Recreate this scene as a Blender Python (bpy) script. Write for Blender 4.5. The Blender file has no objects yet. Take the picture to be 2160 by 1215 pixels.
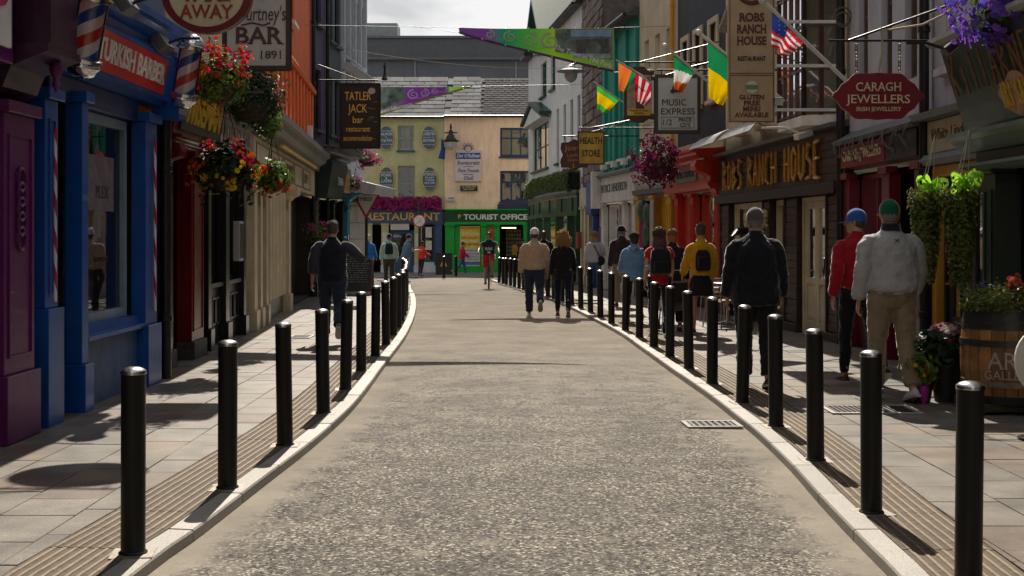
import bpy, bmesh, math, random
from mathutils import Vector, Matrix, noise
random.seed(7)
R = math.radians
SC = bpy.context.scene
COL = SC.collection

# ------------------------------------------------------------------ camera, sky, sun, exposure
CAM_H = 1.6
cam = bpy.data.cameras.new('camera')
cam.lens = 43.33; cam.sensor_width = 36; cam.shift_y = -0.0544; cam.clip_start = .05; cam.clip_end = 2000
camo = bpy.data.objects.new('camera', cam); COL.objects.link(camo)
camo.location = (0, 0, CAM_H); camo.rotation_euler = (R(90), 0, 0)
SC.camera = camo

SUN_EL, SUN_AZ = R(46), R(-1.2)          # azimuth east of +Y (straight up the street)
world = bpy.data.worlds.new('World'); SC.world = world; world.use_nodes = True
wn, wl = world.node_tree.nodes, world.node_tree.links
wn.clear()
sky = wn.new('ShaderNodeTexSky'); sky.sky_type = 'NISHITA'; sky.sun_disc = False
sky.sun_elevation = SUN_EL; sky.sun_rotation = SUN_AZ; sky.air_density = 1.0; sky.dust_density = 1.5
bg1 = wn.new('ShaderNodeBackground'); bg1.inputs[1].default_value = 0.05
wl.new(sky.outputs[0], bg1.inputs[0])
tc = wn.new('ShaderNodeTexCoord')
mp = wn.new('ShaderNodeMapping'); mp.inputs['Scale'].default_value = (1.0, 1.0, 2.6)
mp.inputs['Location'].default_value = (13.79, 8.51, .62)
wl.new(tc.outputs['Generated'], mp.inputs[0])
nz = wn.new('ShaderNodeTexNoise'); nz.inputs['Scale'].default_value = 3.4; nz.inputs['Detail'].default_value = 9; nz.inputs['Roughness'].default_value = .56
wl.new(mp.outputs[0], nz.inputs['Vector'])
cov = wn.new('ShaderNodeValToRGB'); cov.color_ramp.elements[0].position = .46; cov.color_ramp.elements[1].position = .53
wl.new(nz.outputs['Fac'], cov.inputs[0])
nz2 = wn.new('ShaderNodeTexNoise'); nz2.inputs['Scale'].default_value = 5.2; nz2.inputs['Detail'].default_value = 7
wl.new(mp.outputs[0], nz2.inputs['Vector'])
cr = wn.new('ShaderNodeValToRGB'); cr.color_ramp.elements[0].position = .40; cr.color_ramp.elements[1].position = .52
cr.color_ramp.elements[0].color = (.66, .67, .69, 1); cr.color_ramp.elements[1].color = (.97, .97, .97, 1)
wl.new(nz2.outputs['Fac'], cr.inputs[0])
bg2 = wn.new('ShaderNodeBackground'); bg2.inputs[1].default_value = .70
wl.new(cr.outputs[0], bg2.inputs[0])
mx = wn.new('ShaderNodeMixShader'); wo = wn.new('ShaderNodeOutputWorld')
wl.new(cov.outputs[0], mx.inputs[0]); wl.new(bg1.outputs[0], mx.inputs[1]); wl.new(bg2.outputs[0], mx.inputs[2])
wl.new(mx.outputs[0], wo.inputs[0])

sl = bpy.data.lights.new('sun', 'SUN'); sl.energy = 5.0; sl.angle = R(.55); sl.color = (1, .90, .76)
so = bpy.data.objects.new('sun', sl); COL.objects.link(so)
sd = Vector((math.sin(SUN_AZ)*math.cos(SUN_EL), math.cos(SUN_AZ)*math.cos(SUN_EL), math.sin(SUN_EL)))
so.rotation_euler = sd.to_track_quat('Z', 'Y').to_euler(); so.location = (0, 0, 40)
vs = SC.view_settings
vs.view_transform = 'Standard'; vs.look = 'None'; vs.gamma = 1; vs.use_curve_mapping = False; vs.exposure = 0.45

# ------------------------------------------------------------------ ground shape
def gz(y):
    y = min(max(y, 0), 66)
    return -.00013*y*y
KERB = .06

# ------------------------------------------------------------------ materials
MATS = {}
def _n(nt, t, **k):
    n = nt.nodes.new(t)
    for a, b in k.items(): setattr(n, a, b)
    return n
def mat(name, c, r=.55, var=.12, sc=4., bump=0., bs=60., metal=0., dirt=0., rnd=0., coat=0., isl=0., trans=0., spec=.5, streak=False, sheen=0.):
    if name in MATS: return MATS[name]
    m = bpy.data.materials.new(name); m.use_nodes = True; nt = m.node_tree; L = nt.links
    p = nt.nodes['Principled BSDF']; out = nt.nodes['Material Output']
    geo = _n(nt, 'ShaderNodeNewGeometry')
    n1 = _n(nt, 'ShaderNodeTexNoise'); n1.inputs['Scale'].default_value = sc; n1.inputs['Detail'].default_value = 6; n1.inputs['Roughness'].default_value = .6
    L.new(geo.outputs['Position'], n1.inputs['Vector'])
    ramp = _n(nt, 'ShaderNodeValToRGB')
    ramp.color_ramp.elements[0].position = .3; ramp.color_ramp.elements[1].position = .7
    ramp.color_ramp.elements[0].color = (*[x*(1-var) for x in c], 1); ramp.color_ramp.elements[1].color = (*[min(1, x*(1+var)) for x in c], 1)
    L.new(n1.outputs['Fac'], ramp.inputs[0]); col = ramp.outputs[0]
    if rnd or isl:
        h = _n(nt, 'ShaderNodeHueSaturation')
        mr = _n(nt, 'ShaderNodeMapRange')
        if isl: L.new(geo.outputs['Random Per Island'], mr.inputs[0])
        else:
            oi = _n(nt, 'ShaderNodeObjectInfo'); L.new(oi.outputs['Random'], mr.inputs[0])
        k = isl or rnd
        mr.inputs[3].default_value = 1-k; mr.inputs[4].default_value = 1+k
        L.new(mr.outputs[0], h.inputs['Value'])
        if isl:
            m2 = _n(nt, 'ShaderNodeMath', operation='MULTIPLY_ADD'); m2.inputs[1].default_value = .06; m2.inputs[2].default_value = .47
            fr = _n(nt, 'ShaderNodeMath', operation='FRACT'); m3 = _n(nt, 'ShaderNodeMath', operation='MULTIPLY'); m3.inputs[1].default_value = 7.3
            L.new(geo.outputs['Random Per Island'], m3.inputs[0]); L.new(m3.outputs[0], fr.inputs[0]); L.new(fr.outputs[0], m2.inputs[0]); L.new(m2.outputs[0], h.inputs['Hue'])
        L.new(col, h.inputs['Color']); col = h.outputs[0]
    if dirt:
        mpn = _n(nt, 'ShaderNodeMapping'); mpn.inputs['Scale'].default_value = (1, 1, .18) if streak else (1, 1, 1)
        L.new(geo.outputs['Position'], mpn.inputs[0])
        n2 = _n(nt, 'ShaderNodeTexNoise'); n2.inputs['Scale'].default_value = 5 if streak else 2.2; n2.inputs['Detail'].default_value = 8; n2.inputs['Roughness'].default_value = .7
        L.new(mpn.outputs[0], n2.inputs['Vector'])
        r2 = _n(nt, 'ShaderNodeValToRGB'); r2.color_ramp.elements[0].position = .46; r2.color_ramp.elements[1].position = .75
        r2.color_ramp.elements[0].color = (0, 0, 0, 1); r2.color_ramp.elements[1].color = (dirt, dirt, dirt, 1)
        L.new(n2.outputs['Fac'], r2.inputs[0])
        mxx = _n(nt, 'ShaderNodeMix', data_type='RGBA'); mxx.inputs['B'].default_value = (.09, .08, .065, 1)
        L.new(r2.outputs[0], mxx.inputs['Factor']); L.new(col, mxx.inputs['A']); col = mxx.outputs['Result']
    L.new(col, p.inputs['Base Color'])
    p.inputs['Roughness'].default_value = r; p.inputs['Metallic'].default_value = metal; p.inputs['Coat Weight'].default_value = coat
    p.inputs['Specular IOR Level'].default_value = spec
    if sheen: p.inputs['Sheen Weight'].default_value = sheen; p.inputs['Sheen Roughness'].default_value = .35
    if bump:
        nb = _n(nt, 'ShaderNodeTexNoise'); nb.inputs['Scale'].default_value = bs; nb.inputs['Detail'].default_value = 5
        L.new(geo.outputs['Position'], nb.inputs['Vector'])
        b = _n(nt, 'ShaderNodeBump'); b.inputs['Strength'].default_value = bump; b.inputs['Distance'].default_value = .01
        L.new(nb.outputs['Fac'], b.inputs['Height']); L.new(b.outputs[0], p.inputs['Normal'])
    if trans:
        tr = _n(nt, 'ShaderNodeBsdfTranslucent'); L.new(col, tr.inputs[0])
        mxs = _n(nt, 'ShaderNodeMixShader'); mxs.inputs[0].default_value = trans
        L.new(p.outputs[0], mxs.inputs[1]); L.new(tr.outputs[0], mxs.inputs[2]); L.new(mxs.outputs[0], out.inputs[0])
    MATS[name] = m
    return m
def paint(name, c, r=.38, dirt=.35): return mat(name, c, r, .16, 3, .16, 22, dirt=dirt, streak=True, coat=.08, spec=.35)
def cloth(name, c, var=.14): return mat(name, c, .9, var, 7, .9, 16, spec=.2, sheen=.6)
def leafm(name, c): return mat(name, c, .5, .2, 6, isl=.45, trans=.4)
def petal(name, c): return mat(name, c, .55, .15, 6, isl=.25, trans=.4)
def metalm(name, c, r=.3): return mat(name, c, r, .1, 8, .05, 40, metal=1)
def glass(name='window_glass', tint=(.5, .54, .54), lo=.05):
    if name in MATS: return MATS[name]
    m = bpy.data.materials.new(name); m.use_nodes = True; nt = m.node_tree; nt.nodes.clear(); L = nt.links
    o = _n(nt, 'ShaderNodeOutputMaterial'); t = _n(nt, 'ShaderNodeBsdfTransparent'); t.inputs[0].default_value = (*tint, 1)
    g = _n(nt, 'ShaderNodeBsdfGlossy'); g.inputs['Roughness'].default_value = .015; g.inputs[0].default_value = (.95, .97, 1, 1)
    f = _n(nt, 'ShaderNodeFresnel'); f.inputs[0].default_value = 1.5
    a = _n(nt, 'ShaderNodeMath', operation='ADD'); a.inputs[1].default_value = lo; a.use_clamp = True
    geo = _n(nt, 'ShaderNodeNewGeometry'); nb = _n(nt, 'ShaderNodeTexNoise'); nb.inputs['Scale'].default_value = 1.6
    L.new(geo.outputs['Position'], nb.inputs['Vector'])
    b = _n(nt, 'ShaderNodeBump'); b.inputs['Strength'].default_value = .05; b.inputs['Distance'].default_value = .05
    L.new(nb.outputs['Fac'], b.inputs['Height']); L.new(b.outputs[0], g.inputs['Normal'])
    mxs = _n(nt, 'ShaderNodeMixShader')
    L.new(f.outputs[0], a.inputs[0]); L.new(a.outputs[0], mxs.inputs[0]); L.new(t.outputs[0], mxs.inputs[1]); L.new(g.outputs[0], mxs.inputs[2]); L.new(mxs.outputs[0], o.inputs[0])
    MATS[name] = m
    return m
def emit(name, c, s):
    m = bpy.data.materials.new(name); m.use_nodes = True; p = m.node_tree.nodes['Principled BSDF']
    p.inputs['Base Color'].default_value = (*c, 1); p.inputs['Emission Color'].default_value = (*c, 1); p.inputs['Emission Strength'].default_value = s
    return m

def asphalt():
    m = bpy.data.materials.new('asphalt'); m.use_nodes = True; nt = m.node_tree; L = nt.links
    p = nt.nodes['Principled BSDF']; geo = _n(nt, 'ShaderNodeNewGeometry'); P = geo.outputs['Position']
    wob = _n(nt, 'ShaderNodeTexNoise'); wob.inputs['Scale'].default_value = 60; L.new(P, wob.inputs['Vector'])
    vadd = _n(nt, 'ShaderNodeVectorMath', operation='MULTIPLY_ADD'); vadd.inputs[1].default_value = (.012, .012, .012)
    L.new(wob.outputs['Color'], vadd.inputs[0]); L.new(P, vadd.inputs[2])
    vo = _n(nt, 'ShaderNodeTexVoronoi'); vo.inputs['Scale'].default_value = 76; L.new(vadd.outputs[0], vo.inputs['Vector'])
    sep = _n(nt, 'ShaderNodeSeparateColor'); L.new(vo.outputs['Color'], sep.inputs[0])
    chip = _n(nt, 'ShaderNodeValToRGB'); e = chip.color_ramp.elements
    e[0].position = .0; e[0].color = (.012, .010, .009, 1); e[1].position = 1; e[1].color = (.50, .45, .37, 1)
    for pos, c in ((.18, (.016, .015, .013, 1)), (.32, (.08, .074, .065, 1)), (.76, (.125, .115, .10, 1)), (.91, (.28, .26, .228, 1))):
        k = chip.color_ramp.elements.new(pos); k.color = c
    L.new(sep.outputs[0], chip.inputs[0])
    n1 = _n(nt, 'ShaderNodeTexNoise'); n1.inputs['Scale'].default_value = 1.5; n1.inputs['Detail'].default_value = 6; L.new(P, n1.inputs['Vector'])
    # worn, chip-poor bands: patches and the strip beside each kerb that the sweeper leaves gritty; far-road glare is painted in too
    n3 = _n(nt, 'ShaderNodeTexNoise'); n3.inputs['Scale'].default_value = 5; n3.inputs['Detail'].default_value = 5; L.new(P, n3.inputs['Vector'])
    at = _n(nt, 'ShaderNodeAttribute'); at.attribute_name = 'edge'  # kerb strips and painted far-road glare share this mask
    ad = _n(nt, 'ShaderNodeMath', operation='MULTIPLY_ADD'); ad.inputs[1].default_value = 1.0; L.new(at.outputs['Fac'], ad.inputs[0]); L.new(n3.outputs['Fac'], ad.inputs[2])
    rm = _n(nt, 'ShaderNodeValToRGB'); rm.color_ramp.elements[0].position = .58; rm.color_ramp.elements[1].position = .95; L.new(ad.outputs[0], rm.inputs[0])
    grit_glare = _n(nt, 'ShaderNodeValToRGB'); grit_glare.color_ramp.elements[0].color = (.165, .15, .129, 1); grit_glare.color_ramp.elements[1].color = (.28, .256, .22, 1)
    L.new(n1.outputs['Fac'], grit_glare.inputs[0])
    mxx = _n(nt, 'ShaderNodeMix', data_type='RGBA'); rk = _n(nt, 'ShaderNodeMath', operation='MULTIPLY'); rk.inputs[1].default_value = .8; L.new(rm.outputs[0], rk.inputs[0]); L.new(rk.outputs[0], mxx.inputs['Factor']); L.new(chip.outputs[0], mxx.inputs['A']); L.new(grit_glare.outputs[0], mxx.inputs['B'])
    big = _n(nt, 'ShaderNodeValToRGB'); big.color_ramp.elements[0].position = .3; big.color_ramp.elements[1].position = .7
    big.color_ramp.elements[0].color = (.62, .62, .62, 1); big.color_ramp.elements[1].color = (1.2, 1.18, 1.14, 1); L.new(n1.outputs['Fac'], big.inputs[0])
    mul = _n(nt, 'ShaderNodeMix', data_type='RGBA', blend_type='MULTIPLY'); mul.inputs['Factor'].default_value = 1
    L.new(mxx.outputs['Result'], mul.inputs['A']); L.new(big.outputs[0], mul.inputs['B']); L.new(mul.outputs['Result'], p.inputs['Base Color'])
    p.inputs['Roughness'].default_value = .75; p.inputs['Specular IOR Level'].default_value = .12
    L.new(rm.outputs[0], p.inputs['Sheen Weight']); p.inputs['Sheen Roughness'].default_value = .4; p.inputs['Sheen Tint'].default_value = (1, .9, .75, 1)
    b = _n(nt, 'ShaderNodeBump'); b.inputs['Strength'].default_value = .4; b.inputs['Distance'].default_value = .004
    L.new(sep.outputs[1], b.inputs['Height']); L.new(b.outputs[0], p.inputs['Normal'])
    return m
def slabmat():
    m = bpy.data.materials.new('granite_paving'); m.use_nodes = True; nt = m.node_tree; L = nt.links
    p = nt.nodes['Principled BSDF']; geo = _n(nt, 'ShaderNodeNewGeometry'); P = geo.outputs['Position']
    oi = _n(nt, 'ShaderNodeObjectInfo'); r = _n(nt, 'ShaderNodeValToRGB'); r.color_ramp.interpolation = 'CONSTANT'; e = r.color_ramp.elements
    e[0].color = (.135, .124, .108, 1); e[1].position = .3; e[1].color = (.15, .134, .114, 1)
    for pos, c in ((.55, (.155, .12, .092, 1)), (.75, (.135, .102, .078, 1)), (.88, (.165, .15, .13, 1))):
        k = e.new(pos); k.color = c
    L.new(oi.outputs['Random'], r.inputs[0])
    n1 = _n(nt, 'ShaderNodeTexNoise'); n1.inputs['Scale'].default_value = 95; n1.inputs['Detail'].default_value = 3; L.new(P, n1.inputs['Vector'])
    n2 = _n(nt, 'ShaderNodeTexNoise'); n2.inputs['Scale'].default_value = 3; n2.inputs['Detail'].default_value = 8; L.new(P, n2.inputs['Vector'])
    a = _n(nt, 'ShaderNodeMath', operation='MULTIPLY_ADD'); a.inputs[1].default_value = 1.7; a.inputs[2].default_value = .15; L.new(n1.outputs['Fac'], a.inputs[0])
    a2 = _n(nt, 'ShaderNodeMath', operation='MULTIPLY_ADD'); a2.inputs[1].default_value = 1.9; a2.inputs[2].default_value = .06; L.new(n2.outputs['Fac'], a2.inputs[0])
    mm = _n(nt, 'ShaderNodeMath', operation='MULTIPLY'); L.new(a.outputs[0], mm.inputs[0]); L.new(a2.outputs[0], mm.inputs[1])
    h = _n(nt, 'ShaderNodeHueSaturation'); L.new(mm.outputs[0], h.inputs['Value']); L.new(r.outputs[0], h.inputs['Color']); L.new(h.outputs[0], p.inputs['Base Color'])
    p.inputs['Roughness'].default_value = .42
    b = _n(nt, 'ShaderNodeBump'); b.inputs['Strength'].default_value = .35; b.inputs['Distance'].default_value = .003; L.new(n1.outputs['Fac'], b.inputs['Height']); L.new(b.outputs[0], p.inputs['Normal'])
    return m

# ------------------------------------------------------------------ mesh helpers
class MB:
    """collects faces; build() links them as one mesh object"""
    def __init__(s): s.V = []; s.F = []; s.M = []; s.m = 0
    def face(s, pts):
        i = len(s.V); s.V += [tuple(p) for p in pts]; s.F.append(tuple(range(i, i+len(pts)))); s.M.append(s.m); return s
    def fv(s, verts, faces):
        i = len(s.V); s.V += [tuple(v) for v in verts]
        for f in faces: s.F.append(tuple(i+k for k in f)); s.M.append(s.m)
        return s
    def box(s, x0, x1, y0, y1, z0, z1, M=None):
        x0, x1 = sorted((x0, x1)); y0, y1 = sorted((y0, y1)); z0, z1 = sorted((z0, z1))
        v = [(x, y, z) for z in (z0, z1) for y in (y0, y1) for x in (x0, x1)]
        if M is not None: v = [M @ Vector(p) for p in v]
        return s.fv(v, [(0, 2, 3, 1), (4, 5, 7, 6), (0, 1, 5, 4), (2, 6, 7, 3), (0, 4, 6, 2), (1, 3, 7, 5)])
    def bar(s, a, b, w, h=None):
        """square bar from a to b"""
        a, b = Vector(a), Vector(b); h = h or w; d = b-a; q = d.to_track_quat('Z', 'Y').to_matrix().to_4x4()
        M = Matrix.Translation(a) @ q
        return s.box(-w/2, w/2, -h/2, h/2, 0, d.length, M)
    def rings(s, rr, closed=True, caps=True):
        n = len(rr[0]); i = len(s.V)
        for r in rr: s.V += [tuple(p) for p in r]
        for k in range(len(rr)-1):
            for j in range(n if closed else n-1):
                s.F.append((i+k*n+j, i+k*n+(j+1) % n, i+(k+1)*n+(j+1) % n, i+(k+1)*n+j)); s.M.append(s.m)
        if caps and closed:
            s.F.append(tuple(i+j for j in reversed(range(n)))); s.M.append(s.m)
            t = i+(len(rr)-1)*n; s.F.append(tuple(t+j for j in range(n))); s.M.append(s.m)
        return s
    def tube(s, pts, r, n=8, flat=1.0, up=None):
        pts = [Vector(p) for p in pts]; rr = []
        rs = r if isinstance(r, (list, tuple)) else [r]*len(pts)
        prev = None
        for k, p in enumerate(pts):
            d = (pts[min(k+1, len(pts)-1)]-pts[max(k-1, 0)])
            if d.length < 1e-9: d = Vector((0, 0, 1))
            d.normalize()
            if prev is None:
                ref = Vector(up) if up else (Vector((1, 0, 0)) if abs(d.x) < .9 else Vector((0, 1, 0)))
            else: ref = prev
            a = (ref - d*ref.dot(d)); a.normalize(); b = d.cross(a); prev = a
            rr.append([p + a*math.cos(t)*rs[k] + b*math.sin(t)*rs[k]*flat for t in [2*math.pi*j/n for j in range(n)]])
        return s.rings(rr)
    def lathe(s, c, prof, n=16, M=None):
        rr = [[(c[0]+r*math.cos(2*math.pi*j/n), c[1]+r*math.sin(2*math.pi*j/n), c[2]+z) for j in range(n)] for r, z in prof]
        if M is not None: rr = [[M @ Vector(p) for p in r] for r in rr]
        return s.rings(rr)
    def prism(s, poly, fn, d0, d1):
        """poly (a,b) mapped through fn(a,b,d)"""
        n = len(poly); i = len(s.V)
        s.V += [tuple(fn(a, b, d0)) for a, b in poly] + [tuple(fn(a, b, d1)) for a, b in poly]
        s.F.append(tuple(i+k for k in reversed(range(n)))); s.F.append(tuple(i+n+k for k in range(n))); s.M += [s.m]*2
        for k in range(n):
            s.F.append((i+k, i+(k+1) % n, i+n+(k+1) % n, i+n+k)); s.M.append(s.m)
        return s
    def ball(s, c, rx, ry=None, rz=None, n=12, k=8):
        ry = ry or rx; rz = rz or rx
        rr = []
        for a in range(k+1):
            t = math.pi*(a/k) if 0 < a < k else (.02 if a == 0 else math.pi-.02)
            rr.append([(c[0]+rx*math.sin(t)*math.cos(2*math.pi*j/n), c[1]+ry*math.sin(t)*math.sin(2*math.pi*j/n), c[2]-rz*math.cos(t)) for j in range(n)])
        return s.rings(rr)
    def mesh(s, name, fix=True):
        me = bpy.data.meshes.new(name); me.from_pydata(s.V, [], s.F); me.polygons.foreach_set('material_index', s.M)
        if fix:
            b = bmesh.new(); b.from_mesh(me); bmesh.ops.recalc_face_normals(b, faces=b.faces); b.to_mesh(me); b.free()
        return me
    def build(s, name, m, parent=None, smooth=False, bev=0, fix=True, kind=None):
        me = s.mesh(name, fix)
        if bev:
            b = bmesh.new(); b.from_mesh(me); bmesh.ops.remove_doubles(b, verts=b.verts, dist=1e-5)
            bmesh.ops.bevel(b, geom=[e for e in b.edges if len(e.link_faces) == 2 and e.calc_face_angle(0) > .6], offset=bev, segments=1, affect='EDGES', clamp_overlap=True)
            b.to_mesh(me); b.free()
        for x in (m if isinstance(m, (list, tuple)) else [m]): me.materials.append(x)
        if smooth:
            me.polygons.foreach_set('use_smooth', [True]*len(me.polygons)); me.set_sharp_from_angle(angle=R(40))
        return link(name, me, parent, kind)
def link(name, me, parent=None, kind=None):
    o = bpy.data.objects.new(name, me); COL.objects.link(o)
    if parent is not None: o.parent = parent
    if kind: o['kind'] = kind
    return o
def tag(o, label, cat, group=None):
    o['label'] = label; o['category'] = cat
    if group: o['group'] = group
    return o
def thing(name, label, cat, loc=(0, 0, 0), rz=0., group=None):
    o = bpy.data.objects.new(name, None); COL.objects.link(o); o.location = loc; o.rotation_euler = (0, 0, rz); o.empty_display_size = .2
    return tag(o, label, cat, group)
def copy_tree(o, parent=None):
    c = o.copy(); COL.objects.link(c)
    if parent is not None: c.parent = parent
    for ch in o.children: copy_tree(ch, c)
    return c
def structure(o):
    o['kind'] = 'structure'; return o

def text_mesh(s, size, extrude=.004, bold=0., squeeze=1., spacing=1., shear=0., serif=0., line=1.):
    """centred lettering in the XY plane (x along, y up, z towards the reader)"""
    cu = bpy.data.curves.new('lettering', 'FONT'); cu.body = s; cu.size = size; cu.align_x = 'CENTER'; cu.align_y = 'CENTER'
    cu.extrude = extrude; cu.offset = bold*size; cu.space_character = spacing; cu.shear = shear; cu.resolution_u = 3; cu.space_line = line
    o = bpy.data.objects.new('lettering', cu)
    me = bpy.data.meshes.new_from_object(o); bpy.data.objects.remove(o); bpy.data.curves.remove(cu)
    V = [Vector((v.co.x*squeeze, v.co.y, v.co.z)) for v in me.vertices]; Fc = [tuple(p.vertices) for p in me.polygons]
    bpy.data.meshes.remove(me)
    if serif:
        # small feet at the ends of the stems
        ys = {}
        for v in V: ys.setdefault(round(v.y/size, 2), []).append(v.x)
        rows = sorted(ys, key=lambda k: -len(ys[k]))[:2*(s.count('\n')+1)+2]
        for y in rows:
            xs = sorted(set(round(x, 5) for x in ys[y]))
            k = 0
            while k < len(xs)-1:
                w = (xs[k+1]-xs[k])/size
                if .04 < w < .2:
                    e = serif*size; h = .035*size; sgn = 1
                    i = len(V); x0, x1 = xs[k]-e, xs[k+1]+e; y0 = y*size-h/2
                    for z in (-extrude, extrude):
                        V += [Vector((x0, y0, z)), Vector((x1, y0, z)), Vector((x1, y0+h, z)), Vector((x0, y0+h, z))]
                    Fc += [(i+4, i+5, i+6, i+7), (i, i+1, i+5, i+4), (i+2, i+3, i+7, i+6), (i+1, i+2, i+6, i+5), (i+3, i, i+4, i+7)]
                    k += 2
                else: k += 1
    return V, Fc
def text(parent, s, size, m, pos, right=(1, 0, 0), up=(0, 0, 1), name='lettering', fit=None, **k):
    """lettering at pos in parent's space; right/up give the plane it lies in"""
    V, Fc = text_mesh(s, size, **k)
    r, u = Vector(right).normalized(), Vector(up).normalized(); n = r.cross(u); p = Vector(pos)
    w = max(v.x for v in V)-min(v.x for v in V)
    f = fit/w if fit else 1
    mb = MB(); mb.fv([p+r*(v.x*f)+u*v.y+n*v.z for v in V], Fc)
    return mb.build(name, m, parent, fix=False)

# ================================================================== THE SETTING: ground, road, kerbs, pavements
M_ASPH = asphalt(); M_SLAB = slabmat()
M_GROUT = mat('joint_sand', (.07, .062, .052), .95, .3, 20, .3, 80)
M_KERB = mat('kerb_granite', (.27, .255, .23), .5, .2, 60, .3, 120, rnd=.2, dirt=.3)
M_TACT = mat('buff_tactile_concrete', (.17, .125, .077), .7, .3, 25, .3, 90, rnd=.15)
M_TACG = mat('tactile_groove_dirt', (.095, .07, .045), .9, .3, 25, .3, 90, rnd=.1)
M_IRON = mat('cast_iron', (.06, .058, .055), .45, .3, 30, .2, 60, metal=.6)

LK = [(-1.75, -8), (-1.72, 4), (-1.70, 5.75), (-1.64, 6.5), (-1.57, 7.7), (-1.47, 9.5), (-1.44, 11.5), (-1.53, 15), (-1.6, 17.8), (-1.69, 20.2), (-1.9, 24.1), (-2.2, 28.4), (-2.62, 33.3), (-3.1, 38), (-3.5, 42.1), (-4.3, 46), (-6.2, 48.6), (-9, 49.4), (-16, 49.6), (-40, 50)]
RK = [(1.66, -8), (1.72, 4), (1.75, 5.8), (1.80, 7.1), (1.87, 8.3), (1.91, 9.6), (1.91, 10.6), (1.90, 12), (1.84, 14.1), (1.78, 17), (1.70, 20.1), (1.4, 25.3), (1.05, 30.4), (.4, 37.3), (-.1, 41.5), (-.58, 45.4), (-.95, 49), (-1.2, 53.2)]
def catmull(P, n=10):
    out = []
    for i in range(len(P)-1):
        p0, p1, p2, p3 = [Vector(P[max(0, min(len(P)-1, i+k))]) for k in (-1, 0, 1, 2)]
        for j in range(n):
            t = j/n
            out.append(.5*((2*p1)+(p2-p0)*t+(2*p0-5*p1+4*p2-p3)*t*t+(3*p1-p0-3*p2+p3)*t**3))
    out.append(Vector(P[-1])); return out
def resample(P, step):
    out = [P[0]]; acc = 0
    for a, b in zip(P, P[1:]):
        d = (b-a).length; s = step-acc
        while s <= d:
            out.append(a+(b-a)*(s/d)); s += step
        acc = (acc+d) % step
    return out
def interp(P, y):
    for (x0, y0), (x1, y1) in zip(P, P[1:]):
        if y0 <= y <= y1: return x0+(x1-x0)*(y-y0)/(y1-y0)
    return P[0][0] if y < P[0][1] else P[-1][0]
LC, RC = catmull(LK), catmull(RK)
LT = [(p.x, p.y) for p in LC if p.y < 46]; RT = [(p.x, p.y) for p in RC]
XL = lambda y: interp(LT, y)
XR = lambda y: interp(RT, y)

# one ground sheet reaching the horizon, following the fall of the street
mb = MB(); xs = [-900, -60, -12, 12, 60, 900]; ys = [-900, -60, -8] + list(range(0, 67, 3)) + [100, 400, 1500]
for a in range(len(xs)-1):
    for b in range(len(ys)-1):
        mb.face([(x, y, gz(y)-.006) for x, y in ((xs[a], ys[b]), (xs[a+1], ys[b]), (xs[a+1], ys[b+1]), (xs[a], ys[b+1]))])
structure(mb.build('ground', M_ASPH))
# the carriageway between the kerbs
rows = [-8+.5*i for i in range(123)]; cols = [0, .02, .05, .09, .15, .25, .4, .6, .75, .85, .91, .95, .98, 1]
vs_, edge_glare = [], []
for y in rows:
    a, b = XL(min(y, 45)), XR(y)
    for t in cols:
        x = a-.03+(b-a+.06)*t
        vs_.append((x, y, gz(y)+.02*(1-(2*t-1)**2))); d = min(t, 1-t)*(b-a); edge_glare.append(max(.55*math.exp(-(d/.28)**2), .46*min(1, max(0, (y-8+1.5*noise.noise(Vector((x*.8, y*.3, 0))))/12))))  # gritty kerb strips, plus a paler far road painting in backlit glare
n = len(cols); fc = [(r*n+c, r*n+c+1, (r+1)*n+c+1, (r+1)*n+c) for r in range(len(rows)-1) for c in range(n-1)]
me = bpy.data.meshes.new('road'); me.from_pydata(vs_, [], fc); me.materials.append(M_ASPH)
at = me.attributes.new('edge', 'FLOAT', 'POINT'); at.data.foreach_set('value', edge_glare)
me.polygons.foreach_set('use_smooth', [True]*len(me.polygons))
structure(link('road', me))

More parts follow.
